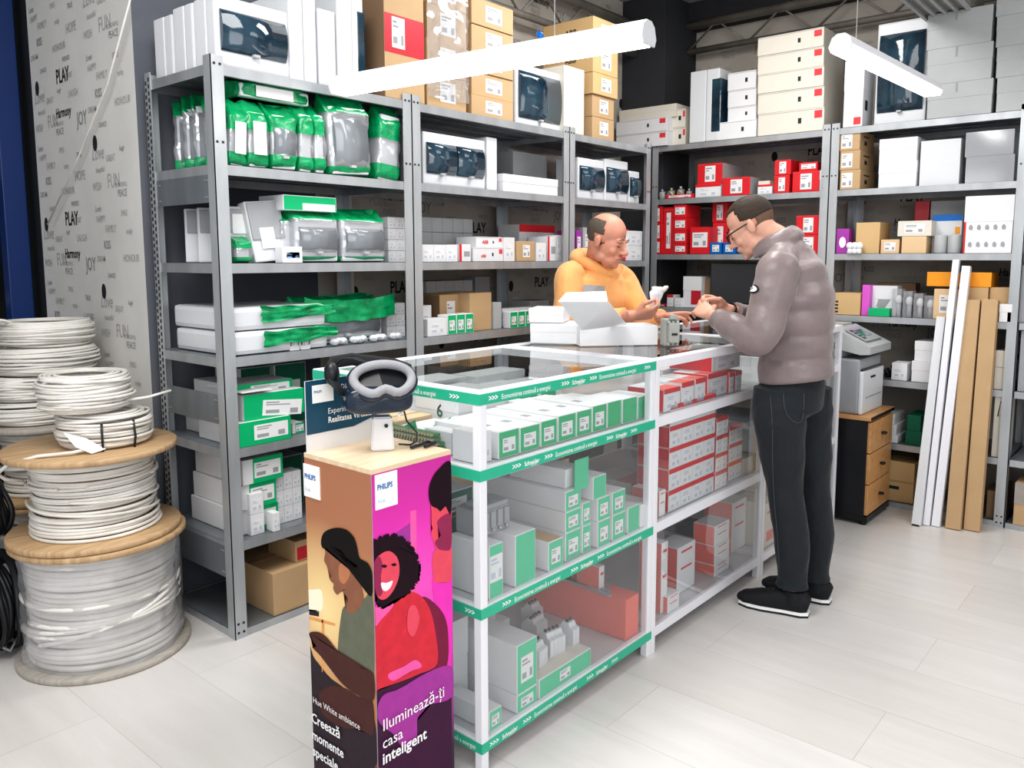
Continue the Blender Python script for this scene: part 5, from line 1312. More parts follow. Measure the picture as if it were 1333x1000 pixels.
many('C', 948, 965, 556, 1, .05, .12, 'rw', 'red_banded_carton', 2, 3, 'narrow red-banded carton near the third post', g2)
P_('C', 968, 984, 598, 1, .04, .12, 'offwhite', 'small_carton', 'low beige carton at the right end of the middle shelf, second case')
P_('C', 858, 866, 640, 1, .03, .12, 'tallrw', 'tall_box', 'narrow red-sided carton just right of the middle post, second case')
P_('C', 960, 984, 565, 1, .28, .15, 'amber', 'brown_carton', 'tan carton in the shade behind the beige one, second case', 'carton')
g3 = 'tall red and white cartons on the lowest shelf, second case'
def tall(a_, b_, t_, lab, ins=.03, d=.1, z=0): return P_('C', a_, b_, t_, z, ins, d, 'tallrw', 'tall_box', lab, 'box', g3)
tall(860, 868, 708, 'tall white carton nearest the middle post, lowest shelf, second case', .04); tall(869, 884, 778, 'short white carton in front, lowest shelf, second case', .02, .06)
tall(881, 904, 715, 'wide tall white carton with coral side, lowest shelf, second case', .08); 
for k, t_ in enumerate((737, 712, 686)): tall(930, 949, t_, ['lowest', 'middle', 'topmost'][k]+' carton of the three stacked coral-sided ones, second case', .05, .1, 0 if k == 0 else '^')
tall(952, 970, 656, 'tallest white carton with coral side, lowest shelf, second case', .12, .14)
P_('C', 907, 926, 690, 0, .34, .12, 'black', 'black_box', 'black box at the back of the lowest shelf, second case')
P_('C', 994, 1010, 657, 0, .03, .16, 'offwhite', 'lettered_pack', 'cream carton with red print beside the customer\'s shin, third case'); flat(LAST['o'], 'red_print', 'f', LAST['w'], .16, LAST['h'], .2, .12, .7, .35, 'coral'); flat(LAST['o'], 'red_print', 'f', LAST['w'], .16, LAST['h'], .2, .75, .8, .80, 'coral')
P_('C', 1012, 1040, 560, 1, .06, .2, 'white', 'white_carton', 'white carton hidden behind the customer\'s legs, third case')
P_('C', 1060, 1074, 530, 1, .04, .2, 'lightgrey', 'grey_box', 'grey box right of the customer\'s thigh, third case')
P_('C', 1062, 1076, 440, 2, .04, .2, 'lightgrey', 'grey_box', 'grey box right of the customer\'s hip, top shelf of the third case')

# ================================================================== on the counter
zc = CT+.001
a1 = on(690, 447.5, 2, CT); a2 = on(753, 449, 2, CT)
def quadbox(name, p, q, d, h, mat, lab, cat='box', grp=None, bev=.006, z=zc):
    v = q-p; ang = math.atan2(v.y, v.x); w = math.hypot(v.x, v.y)
    o = new_obj(name, MB().box(0, w, 0, d, 0, h, mat, bev=bev).mesh(name), None, (p.x, p.y, z), ang); tag(o, lab, cat, grp); return o, w, ang
o, w_, an = quadbox('white_parcel', a1, a2, .20, .082, 'white', 'lower white parcel at the left of the counter pile'); MB().box(-.001, w_+.001, -.001, .201, .045, .083, 'white', bev=.005).build('lid', o)
b1 = on(696, 420, 1, a1.y); z_ = zc+.085
o, w_, an = quadbox('white_parcel', Vector((a1.x+.015, a1.y+.02, 0)), Vector((a1.x+.015+(a2.x-a1.x)*.72, a1.y+.02+(a2.y-a1.y)*.72, 0)), .16, .06, 'white', 'upper smaller white parcel, beside the open white box', z=z_); MB().box(-.001, w_+.001, -.001, .161, .03, .061, 'white', bev=.005).build('lid', o)
c1_ = on(755, 451, 2, CT); c2_ = on(856, 449, 2, CT)
v = c2_-c1_; w_ = math.hypot(v.x, v.y); an = math.atan2(v.y, v.x)
o = new_obj('open_white_box', None, None, (c1_.x, c1_.y, zc), an); dd = .17; hh_ = .078
m = MB().box(0, w_, 0, dd, 0, .003, 'white').box(0, w_, 0, .003, .003, hh_, 'white').box(0, w_, dd-.003, dd, .003, hh_, 'white').box(0, .003, .003, dd-.003, .003, hh_, 'white').box(w_-.003, w_, .003, dd-.003, .003, hh_, 'white'); m.build('tray', o)
q = Matrix.Translation((-.0, .0, hh_)) @ Matrix.Rotation(R(18), 4, 'Z')
zt1 = CT+hh_
inv = (Matrix.Translation((c1_.x, c1_.y, zc)) @ Matrix.Rotation(an, 4, 'Z')).inverted()
L1, L2 = on(757, 430, 2, zt1), on(816, 423, 2, zt1); T1, T2 = on(727, 392, 2, zt1+.13), on(791, 392, 2, zt1+.13); F1, F2 = on(737, 381, 2, zt1+.155), on(789, 379, 2, zt1+.155)
m = MB()
m.poly([inv @ p for p in (L1, L2, T2, T1)], 'white'); m.poly([inv @ p for p in (T1, T2, F2, F1)], 'white')
lid = m.build('raised_lid', o); sm = lid.modifiers.new('thickness', 'SOLIDIFY'); sm.thickness = .003
tag(o, 'open white cardboard box with its lid raised, on the glass counter')
cc = on(872, 450, 2, CT); contactor((cc.x, cc.y, zc), 'grey-green contactor standing on the counter between the two men', R(-42), 1.28)

# ================================================================== promotional stand
SX0, SX1, SY0, SY1, SH = 1.1845, 1.446, 1.477, 1.744, .95
M['logoblue'] = plain('logo_blue', (.01, .16, .42), .5); M['paletext'] = plain('pale_logo_text', (.55, .60, .68), .6)
root = empty('display_stand', (SX0, SY0, 0), 'square cardboard advertising column with orange and magenta photo sides', 'display stand')
W_, D_ = SX1-SX0, SY1-SY0
MB().box(0, W_, 0, D_, 0, SH-.001, 'white').build('column', root)
MB().box(-.001, W_+.001, -.001, D_+.001, SH-.012, SH, 'maple').build('top_board', root)
def poster_mat(name, stops, glow, gpos, gr, axis):
    m, nt, b = _nt(name); t = nt.nodes.new('ShaderNodeTexCoord'); s = nt.nodes.new('ShaderNodeSeparateXYZ'); L(nt, t.outputs['Object'], s.inputs[0])
    mr_ = nt.nodes.new('ShaderNodeMath'); mr_.operation = 'MULTIPLY'; mr_.inputs[1].default_value = 1/.95; L(nt, s.outputs['Z'], mr_.inputs[0])
    base = ramp(nt, mr_.outputs[0], stops)
    d_ = nt.nodes.new('ShaderNodeVectorMath'); d_.operation = 'DISTANCE'; L(nt, t.outputs['Object'], d_.inputs[0]); d_.inputs[1].default_value = gpos
    g_ = ramp(nt, d_.outputs['Value'], [(0, (1, 1, 1)), (gr*.45, (.55, .55, .55)), (gr, (0, 0, 0))])
    L(nt, mix_col(nt, g_, base, glow), b.inputs['Base Color']); b.inputs['Roughness'].default_value = .38
    return m
M['posterL'] = poster_mat('orange_photo_print', [(0, (.02, .012, .02)), (.12, (.06, .03, .04)), (.24, (.22, .08, .04)), (.42, (.60, .26, .09)), (.62, (.70, .36, .15)), (.78, (.46, .20, .10)), (1, (.42, .18, .10))], (1.0, .78, .38), (0, .20, .55), .24, 'y')
M['posterR'] = poster_mat('magenta_photo_print', [(0, (.012, .008, .02)), (.14, (.03, .012, .035)), (.26, (.30, .04, .26)), (.45, (.68, .03, .42)), (.8, (.80, .03, .46)), (1, (.58, .03, .33))], (.92, .09, .55), (.15, 0, .62), .2, 'x')
pl_ = MB().poly([(-.0015, D_, 0), (-.0015, 0, 0), (-.0015, 0, SH-.012), (-.0015, D_, SH-.012)], 'posterL').build('orange_photo_side', root)
pr_ = MB().poly([(0, -.0015, 0), (W_, -.0015, 0), (W_, -.0015, SH-.012), (0, -.0015, SH-.012)], 'posterR').build('magenta_photo_side', root)
def smooth_pts(P, n=5):
    out = []; N_ = len(P)
    for i in range(N_):
        p0, p1, p2, p3 = P[i-1], P[i], P[(i+1) % N_], P[(i+2) % N_]
        for k in range(n):
            t = k/n
            out.append(tuple(.5*((2*p1[a])+(-p0[a]+p2[a])*t+(2*p0[a]-5*p1[a]+4*p2[a]-p3[a])*t*t+(-p0[a]+3*p1[a]-3*p2[a]+p3[a])*t**3) for a in (0, 1)))
    return out
def print_shape(parent, name, side, pts, mat, layer, sm_=True, kind_label=None, curl=0):
    """outline measured on the print (in the zoomed photo), laid on the stand's side"""
    P = smooth_pts(pts) if sm_ else pts
    if curl:
        cx = sum(p[0] for p in P)/len(P); cy = sum(p[1] for p in P)/len(P); P = smooth_pts(pts, 14)
        P = [(cx+(x-cx)*(1+curl*math.sin(k*1.9)+curl*.6*math.sin(k*.7)), cy+(y-cy)*(1+curl*math.sin(k*1.9)+curl*.6*math.sin(k*.7))) for k, (x, y) in enumerate(P)]
    V = []
    for x, y in P:
        px, py = 380+x/2.2727, 560+y/2.2727
        if side == 'L': v = on(px, py, 0, SX0-.0015-.0003*layer); v.y = min(SY1-.0005, max(SY0, v.y)); 
        else: v = on(px, py, 1, SY0-.0015-.0003*layer); v.x = min(SX1-.0005, max(SX0, v.x))
        v.z = max(.002, v.z); V.append(v-Vector((SX0, SY0, 0)))
    b2 = bmesh.new(); vs = [b2.verts.new(v) for v in V]; f = b2.faces.new(vs); bmesh.ops.triangulate(b2, faces=[f])
    me = bpy.data.meshes.new(name); b2.to_mesh(me); b2.free(); me.materials.append(M[mat] if isinstance(mat, str) else mat)
    return new_obj(name, me, parent)
def pc(n, c, var=.15): M[n] = plain(n, c, .6, var=var, scale=30, spec=.25); return n
pc('print_hair', (.006, .004, .004)); pc('print_skin_shade', (.30, .13, .075)); pc('print_skin_lit', (.52, .22, .11)); pc('print_sage', (.16, .17, .12), .2); pc('print_arm', (.085, .028, .024)); pc('print_trousers', (.035, .022, .030), .3); pc('print_lampbox', (1, .93, .72), .02); pc('print_orange', (.80, .38, .14))
pc('print_hair_wine', (.014, .002, .008)); pc('print_skin_pink', (.80, .09, .14)); pc('print_skin_dark', (.32, .03, .10)); pc('print_redcoat', (.68, .035, .06), .25); pc('print_pink', (.90, .13, .42)); pc('print_violet', (.40, .05, .34), .2); pc('print_white', (.95, .85, .9), .02); pc('print_maroon', (.22, .015, .06)); pc('print_plum', (.06, .012, .05)); pc('print_hotpink', (.86, .05, .50), .1)
s = print_shape
s(pl_, 'printed_lamp', 'L', [(40, 478), (62, 472), (88, 476), (90, 530), (66, 536), (44, 530)], 'print_lampbox', 1)
s(pl_, 'printed_table', 'L', [(40, 545), (128, 572), (128, 580), (40, 555)], 'print_orange', 1, False); s(pl_, 'printed_table_leg', 'L', [(88, 560), (96, 562), (96, 720), (88, 715)], 'print_orange', 1, False); s(pl_, 'printed_table_leg', 'L', [(46, 550), (52, 552), (52, 640), (46, 640)], 'print_orange', 1, False)
s(pl_, 'printed_lamp_base', 'L', [(50, 530), (80, 534), (80, 552), (50, 546)], 'print_trousers', 1, False)
s(pl_, 'printed_dark_sofa', 'L', [(38, 655), (70, 680), (110, 730), (150, 760), (190, 800), (238, 830), (240, 1010), (38, 1010)], 'print_trousers', 1)
s(pl_, 'printed_trousers', 'L', [(85, 775), (120, 757), (160, 765), (200, 790), (238, 800), (240, 900), (200, 885), (150, 880), (100, 850), (80, 810)], 'print_arm', 2)
s(pl_, 'printed_shirt', 'L', [(152, 525), (175, 520), (212, 500), (239, 498), (240, 770), (200, 752), (160, 738), (137, 700), (136, 640), (142, 575)], 'print_sage', 3)
s(pl_, 'printed_neck', 'L', [(150, 470), (192, 440), (212, 500), (185, 540), (160, 535), (165, 500)], 'print_skin_shade', 4)
s(pl_, 'printed_face', 'L', [(98, 340), (120, 335), (150, 345), (180, 380), (190, 430), (170, 465), (148, 474), (134, 487), (122, 470), (124, 452), (112, 443), (117, 428), (107, 415), (103, 402), (95, 385), (99, 362)], 'print_skin_shade', 5)
s(pl_, 'printed_cheek', 'L', [(140, 400), (160, 395), (172, 425), (155, 455), (140, 440)], 'print_skin_lit', 6)
s(pl_, 'printed_hair', 'L', [(86, 330), (95, 303), (125, 290), (158, 294), (182, 316), (192, 345), (200, 378), (226, 396), (238, 432), (236, 490), (216, 474), (200, 432), (193, 400), (184, 410), (170, 402), (160, 376), (140, 352), (112, 346), (92, 350)], 'print_hair', 7)
s(pl_, 'printed_arm', 'L', [(52, 600), (78, 598), (104, 615), (128, 645), (155, 672), (205, 705), (240, 722), (240, 800), (195, 785), (150, 752), (112, 705), (84, 668), (60, 642), (72, 640), (56, 618)], 'print_arm', 8)
s(pr_, 'printed_window_frame', 'R', [(350, 240), (368, 236), (372, 700), (352, 700)], 'print_pink', 1, False); s(pr_, 'printed_dark_shade', 'R', [(300, 310), (350, 275), (352, 400), (330, 400)], 'print_violet', 1, False)
s(pr_, 'printed_dark_ground', 'R', [(238, 770), (330, 740), (472, 690), (474, 1010), (238, 1010)], 'print_plum', 1, False)
s(pr_, 'printed_white_shirt', 'R', [(418, 430), (470, 345), (472, 700), (452, 690), (440, 600), (424, 520)], 'print_hotpink', 2)
s(pr_, 'printed_neck', 'R', [(418, 365), (450, 345), (471, 340), (471, 440), (440, 450), (420, 445)], 'print_skin_pink', 3)
s(pr_, 'printed_man_face', 'R', [(412, 215), (440, 210), (471, 220), (471, 345), (450, 354), (428, 352), (419, 330), (411, 305), (416, 290), (409, 270), (414, 245)], 'print_skin_pink', 4)
s(pr_, 'printed_beard', 'R', [(430, 270), (471, 250), (471, 345), (450, 356), (432, 350), (424, 330), (440, 310)], 'print_skin_dark', 5)
s(pr_, 'printed_man_hair', 'R', [(405, 190), (410, 155), (432, 118), (471, 98), (471, 245), (455, 225), (440, 240), (430, 232), (412, 222)], 'print_hair_wine', 6)
s(pr_, 'printed_maroon_shawl', 'R', [(380, 500), (430, 520), (460, 580), (458, 700), (410, 712), (385, 640)], 'print_maroon', 3)
s(pr_, 'printed_red_coat', 'R', [(240, 560), (262, 530), (300, 505), (345, 480), (380, 490), (408, 530), (425, 600), (430, 690), (380, 720), (320, 745), (262, 765), (239, 760)], 'print_redcoat', 4)
s(pr_, 'printed_blouse', 'R', [(245, 525), (285, 505), (305, 485), (300, 520), (265, 560), (246, 580)], 'print_pink', 5)
s(pr_, 'printed_curls', 'R', [(240, 345), (250, 325), (280, 312), (315, 312), (348, 335), (366, 362), (378, 400), (375, 440), (358, 470), (335, 490), (310, 505), (290, 515), (262, 525), (245, 500), (239, 470)], 'print_hair_wine', 6, curl=.045)
s(pr_, 'printed_face', 'R', [(243, 395), (262, 368), (288, 358), (310, 375), (318, 405), (315, 440), (300, 475), (280, 498), (260, 500), (246, 470)], 'print_skin_pink', 7)
s(pr_, 'printed_face_shade', 'R', [(243, 395), (258, 374), (268, 400), (262, 440), (268, 480), (256, 492), (245, 465)], 'print_skin_dark', 8)
s(pr_, 'printed_smile', 'R', [(264, 452), (280, 452), (298, 446), (292, 465), (280, 476), (268, 472)], 'print_white', 9); s(pr_, 'printed_eye', 'R', [(264, 402), (274, 398), (282, 403), (273, 408)], 'print_hair_wine', 9); s(pr_, 'printed_eye', 'R', [(294, 398), (303, 394), (310, 398), (302, 403)], 'print_hair_wine', 9)
s(pr_, 'printed_pink_sleeve', 'R', [(285, 722), (330, 700), (365, 680), (384, 700), (350, 715), (300, 742)], 'print_pink', 8)
s(pr_, 'printed_coat_pattern', 'R', [(345, 530), (365, 520), (378, 560), (360, 610), (342, 590)], 'print_skin_pink', 8)
s(pr_, 'printed_violet_legs', 'R', [(252, 830), (270, 785), (320, 765), (400, 718), (472, 700), (472, 790), (400, 815), (372, 850), (368, 920), (330, 940), (300, 900), (262, 870)], 'print_violet', 5)
def on_side(side, x, y, e=.006):
    px, py = 380+x/2.2727, 560+y/2.2727
    return (on(px, py, 0, SX0-e) if side == 'L' else on(px, py, 1, SY0-e))-Vector((SX0, SY0, 0))
for side, q0, q1, par in (('L', (33, 160), (92, 172), pl_), ('R', (247, 215), (322, 170), pr_)):
    a_ = on_side(side, 38 if side == 'L' else 247, 193 if side == 'L' else 238, .002); 
    w_ = .068; h_ = .085
    if side == 'L': cd_ = MB().box(-.004, -.0, -w_, 0, 0, h_, 'whiteink').build('logo_card', par, (0, a_.y, a_.z))
    else: cd_ = MB().box(0, w_, -.004, 0, 0, h_, 'whiteink').build('logo_card', par, (a_.x, 0, a_.z))
    fc = '-x' if side == 'L' else '-y'
    def P3(u, v, e=.0045): return (-e, -u, v) if side == 'L' else (u, -e, v)
    text_on(cd_, 'PHILIPS', .0185, 'logoblue', P3(.005, .048), fc, bold=.03, sx=.80)
    text_on(cd_, 'hue', .016, 'paletext', P3(.006, .015), fc)
for txt, x, y, sz, bd in (('Hue White ambiance', 62, 806, .0250, 0), ('Creează', 58, 862, .039, .018), ('momente', 60, 912, .038, .018), ('speciale', 62, 960, .038, .018)):
    text_on(pl_, txt, sz, 'whiteink', on_side('L', x, y, .0062), '-x', bold=bd, sx=.92)
for txt, x, y, sz, bd in (('Iluminează-ți', 268, 893, .043, .004), ('casa', 268, 946, .042, .004), ('inteligent', 268, 992, .042, .022)):
    text_on(pr_, txt, sz, 'whiteink', on_side('R', x, y, .0062), '-y', bold=bd, sx=.95)
# back board on the stand
bz = SH
p0 = on(396, 585, 1, SY1-.01); xb0 = SX0+.002; bw = sol(0, px=506, y=SY1-.01, z=1.0)-xb0; bh = sol(2, py=497, x=xb0, y=SY1-.01)-bz
bb = new_obj('header_board', None, root, (xb0-SX0, D_-.01, bz))
M['petrol'] = plain('petrol_blue_print', (.008, .07, .125), .4, var=.1)
MB().box(0, bw, 0, .004, 0, bh, 'white').build('board_panel', bb)
MB().prism([(0, bh*.25), (bw*.55, bh*.25), (bw*.8, bh*.34), (bw, bh*.44), (bw, bh), (0, bh)], .001, 'petrol', 'y', -.0012).build('blue_field', bb)
lc = MB().box(bw*.07, bw*.31, -.003, -.0012, bh*.68, bh*.93, 'whiteink').build('logo_card', bb)

text_on(bb, 'PHILIPS', .0095, 'logoblue', (bw*.085, -.0035, bh*.82), '-y', bold=.02, sx=.8)
for txt, u, v, sz, bd in (('Dă viață cu', .40, .83, .0185, 0), ('iluminatul', .40, .71, .0185, 0), ('Experimentează', .24, .50, .0215, 0), ('Realitatea Virtuală', .24, .37, .0225, .02)):
    text_on(bb, txt, sz, 'whiteink', (bw*u, -.0025, bh*v), '-y', bold=bd, sx=.86)

# ================================================================== headset on its pedestal
pc_ = on(498, 585, 2, SH); hx, hy = pc_.x, pc_.y
root = empty('virtual_reality_headset', (hx, hy, SH+.001), 'dark blue virtual reality headset with grey face padding, on a white pedestal', 'headset')
m = MB(); r_ = R(-38); q = Matrix.Rotation(r_, 4, 'Z')
b2 = m.bm
def taper(m, w0, d0, w1, d1, z0, z1, mat, q=Matrix()):
    i = m.mi(M[mat]); a = [m.bm.verts.new(q @ Vector((sx*w0/2, sy*d0/2, z0))) for sx, sy in ((-1, -1), (1, -1), (1, 1), (-1, 1))]; b = [m.bm.verts.new(q @ Vector((sx*w1/2, sy*d1/2, z1))) for sx, sy in ((-1, -1), (1, -1), (1, 1), (-1, 1))]
    fs = [m.bm.faces.new(a[::-1]), m.bm.faces.new(b)]+[m.bm.faces.new((a[k], a[(k+1) % 4], b[(k+1) % 4], b[k])) for k in range(4)]
    for f in fs: f.material_index = i
    bmesh.ops.bevel(m.bm, geom=list({e for f in fs for e in f.edges}), offset=.004, segments=3, affect='EDGES', clamp_overlap=True)
taper(m, .060, .05, .050, .042, 0, .088, 'plastic', q)
ped = m.build('pedestal', root); MB().tube([q @ Vector((.01, -.0255, .066)), q @ Vector((.01, -.0225, .066))], .005, 'ink', 12).build('lock_hole', ped)
M['navy'] = plain('navy_plastic', (.006, .018, .04), .28, var=.1, coat=.4); M['foam'] = plain('grey_foam', (.33, .33, .35), .9, var=.1, scale=80, bmp=.3); M['webbing'] = plain('black_webbing', (.01, .011, .014), .75, var=.2, scale=60)
# body: rounded visor seen from its left rear; local x = across, y = away from the face
hq = Matrix.Translation((-.012, .0, .090)) @ Matrix.Rotation(R(-30), 4, 'Z')
body = bmesh.new(); rings = []
for j in range(9):
    t = j/8; y = -.045+.09*t; k = 1-.10*(2*t-1)**4
    ring = []
    for a in range(32):
        an = 2*math.pi*a/32; c, s2 = math.cos(an), math.sin(an)
        x = math.copysign(abs(c)**.55, c)*.088*k; z = math.copysign(abs(s2)**.6, s2)*.036*k+.046
        if t > .7 and s2 < 0: z += .010*max(0, 1-abs(x)/.03)
        ring.append(body.verts.new(hq @ Vector((x, y, z))))
    rings.append(ring)
for A, B in zip(rings, rings[1:]):
    for a in range(32): body.faces.new((A[a], A[(a+1) % 32], B[(a+1) % 32], B[a])).smooth = True
body.faces.new(rings[0][::-1]); body.faces.new(rings[-1]); bmesh.ops.recalc_face_normals(body, faces=body.faces[:])
me = bpy.data.meshes.new('visor'); body.to_mesh(me); body.free(); me.materials.append(M['navy']); vis = new_obj('visor', me, root)
vis.modifiers.new('b', 'SUBSURF').render_levels = 1
# foam ring round the face opening, tipped upward
def ringpts(rx, rz, tilt, off, n=40):
    out = []
    for a in range(n):
        an = 2*math.pi*a/n; x = rx*math.cos(an); z = rz*math.sin(an)
        notch = -.020*math.exp(-((an-4.712)/.28)**2)*-1
        p = Matrix.Rotation(R(tilt), 4, 'X') @ Vector((x, 0, z+notch)); y_c = .018*(abs(x)/rx)**2
        out.append(hq @ (Vector(off)+p+Vector((0, y_c, 0))))
    return out
FR = Matrix.Rotation(R(0), 4, 'Z')
MB().tube(ringpts(.074, .046, -38, (.012, -.030, .098)), .012, 'foam', 10, closed=True).build('face_padding', root)
MB().poly(ringpts(.072, .044, -38, (.012, -.018, .092)), 'black').build('lens_well', root)
MB().tube(ringpts(.082, .053, -38, (.012, -.022, .092)), .011, 'navy', 10, closed=True).build('padding_rim', root)
m = MB(); pts = [hq @ Vector(p) for p in ((-.085, .0, .060), (-.105, .02, .085), (-.115, .05, .115), (-.10, .08, .135), (-.05, .10, .138), (.01, .10, .128), (.06, .085, .12), (.090, .05, .11), (.088, .01, .085))]
m.tube(pts, [(.017, .0035)]*len(pts), 'webbing', 8); m.build('side_strap', root)
m = MB(); pts = [hq @ Vector(p) for p in ((-.02, .03, .135), (-.05, .05, .146), (-.08, .06, .146), (-.105, .06, .125))]
m.tube(pts, [(.013, .003)]*len(pts), 'webbing', 8); m.build('top_strap', root)
m = MB(); m.ball(hq @ Vector((-.110, .04, .110)), (.020, .020, .030), 'black', 12); m.build('strap_dial', root)
m = MB(); m.tube([(.03, -.03, .012), (.06, -.04, .006), (.10, -.02, .006), (.13, .01, .02), (.12, .04, .05), (.10, .03, .09)], .0025, 'black', 6); m.build('cable', root)
m = MB()
for k in range(12):
    a_ = hq @ Vector((.045+.0045*k, -.045+.009*k, .006+.0016*k)); m.ball(a_, .0042, 'plastic', 8)
m.build('white_tether', root)
t_ = empty('black_clip', (hx+.075, hy-.06, SH+.001), 'small black metal clip lying on the stand top beside the white pedestal', 'clip'); MB().tube([(-.03, 0, .005), (.0, .0, .006), (.04, .01, .006), (.045, -.012, .006), (.0, -.02, .005)], .0045, 'black', 8).build('bent_wire', t_)
# ================================================================== people
def catmull(P, n):
    P = [Vector(p) for p in P]; out = []
    Q = [P[0]*2-P[1]]+P+[P[-1]*2-P[-2]]
    for i in range(len(P)-1):
        a, b, c, d = Q[i:i+4]
        for k in range(n):
            t = k/n; out.append(.5*((2*b)+(c-a)*t+(2*a-5*b+4*c-d)*t*t+(3*b-a-3*c+d)*t**3))
    out.append(P[-1]); return out
def lerp_list(V, n):
    out = []
    for i in range(len(V)-1):
        for k in range(n):
            t = k/n; t = t*t*(3-2*t); out.append(V[i]*(1-t)+V[i+1]*t)
    out.append(V[-1]); return out
def loft(m, pts, A, B, side, mat, n=6, seg=28, quilt=0, amp=.0, ex=.9, wr=0, seed=0):
    """closed tube through pts with half widths A (along side) and B"""
    C_ = catmull(pts, n); a_ = lerp_list(A, n); b_ = lerp_list(B, n); side = Vector(side)
    mm = m.mi(M[mat]); rings = []; s = 0
    for k, c in enumerate(C_):
        t = (C_[min(k+1, len(C_)-1)]-C_[max(k-1, 0)]).normalized()
        S = (side-t*side.dot(t)).normalized(); Fv = t.cross(S)
        if k: s += (c-C_[k-1]).length
        q = 1.0
        if quilt: q = 1+amp*(abs(math.sin(math.pi*s/quilt))**.55-.65)
        ring = []
        for j in range(seg):
            an = 2*math.pi*j/seg; co, si = math.cos(an), math.sin(an)
            x = math.copysign(abs(co)**ex, co)*a_[k]*q; y = math.copysign(abs(si)**ex, si)*b_[k]*q
            if wr:
                nn = noise.noise(Vector((co*2.2+seed, si*2.2, s*14)))+.5*noise.noise(Vector((co*4+seed, si*4, s*34)))
                x *= 1+wr*nn; y *= 1+wr*nn
            ring.append(m.bm.verts.new(c+S*x+Fv*y))
        rings.append(ring)
    for P, Q in zip(rings, rings[1:]):
        for j in range(seg):
            f = m.bm.faces.new((P[j], P[(j+1) % seg], Q[(j+1) % seg], Q[j])); f.material_index = mm; f.smooth = True
    m.bm.faces.new(rings[0][::-1]); m.bm.faces.new(rings[-1])
def capsule(m, pts, r, mat, n=4, seg=14):
    P = catmull(pts, n); rr = lerp_list(list(r), n)
    m.tube(P, rr, mat, seg); m.ball(P[0], rr[0]*.985, mat, seg); m.ball(P[-1], rr[-1]*.985, mat, seg)
def remeshed(m, name, parent, vox, it=4, fac=.5):
    bmesh.ops.recalc_face_normals(m.bm, faces=m.bm.faces[:])
    o = m.build(name, parent)
    r_ = o.modifiers.new('skin', 'REMESH'); r_.mode = 'VOXEL'; r_.voxel_size = vox; r_.use_smooth_shade = True
    s_ = o.modifiers.new('soft', 'SMOOTH'); s_.factor = fac; s_.iterations = it
    return o
def hand(m, wrist, D, N, T, mat, curl=(25, 35, 25), spread=.0, thumb=(.6, .5), s=1.0, lens=(.070, .078, .073, .057), curls=None):
    """D towards the fingers, N out of the palm, T towards the thumb side"""
    D, N, T = Vector(D).normalized(), Vector(N).normalized(), Vector(T)
    T = (T-D*T.dot(D)).normalized(); N = D.cross(T); N = N if N.dot(Vector(N)) > 0 else -N
    return D, N, T
def add_hand(m, wrist, D, palm, thumbside, mat, curl=(20, 35, 25), s=1.0, thumb_in=.5, curls=None):
    W = Vector(wrist); D = Vector(D).normalized(); Nn = Vector(palm); Nn = (Nn-D*Nn.dot(D)).normalized()
    T = D.cross(Nn); T = T if T.dot(Vector(thumbside)) > 0 else -T
    kn = W+D*.088*s
    loft(m, [W-D*.03*s, W, W+D*.03*s, W+D*.06*s, kn+D*.004], [.027*s, .027*s, .036*s, .041*s, .040*s], [.020*s, .018*s, .017*s, .015*s, .011*s], T, mat, 3, 16, ex=.85)
    m.ball(W+D*.035*s+T*.022*s+Nn*.008*s, (.020*s,)*3, mat, 10)
    ends = []
    for k, (ln, off) in enumerate(((.072, .031), (.080, .0105), (.075, -.010), (.058, -.030))):
        b = kn+T*off*s-D*.006*s; d = D+T*off*1.2; d.normalize(); pts = [b-D*.02*s, b]; c = curls[k] if curls else curl
        for f_, a_ in zip((.46, .30, .24), c):
            rot = Matrix.Rotation(R(a_), 3, d.cross(Nn).normalized()); d = (rot @ d).normalized()
            pts.append(pts[-1]+d*ln*f_*s)
        m.tube(pts, [.0095*s, .0098*s, .0088*s, .0082*s, .0068*s], mat, 10); m.ball(pts[-1], .0070*s, mat, 8)
        for q in pts[1:-1]: m.ball(q, .0090*s, mat, 8)
        ends.append(pts[-1])
    b = W+D*.022*s+T*.024*s+Nn*.006*s; d1 = (D*.62+T*.62+Nn*.35).normalized(); d2 = (D*.95+T*(.35-thumb_in)+Nn*.30).normalized(); p1 = b+d1*.042*s; p2 = p1+d2*.032*s; p3 = p2+(d2+Nn*.1).normalized()*.024*s
    m.tube([b-d1*.01, b, p1, p2, p3], [.014*s, .0145*s, .0115*s, .0105*s, .0080*s], mat, 10); m.ball(p3, .0082*s, mat, 8); m.ball(p1, .0118*s, mat, 8); m.ball(p2, .0105*s, mat, 8)
    return ends, p3
def head_frame(c, fwd_, up_hint=(0, 0, 1)):
    y = Vector(fwd_).normalized(); x = y.cross(Vector(up_hint)).normalized(); z = x.cross(y)
    return Matrix((( x.x, y.x, z.x, c[0]), (x.y, y.y, z.y, c[1]), (x.z, y.z, z.z, c[2]), (0, 0, 0, 1)))
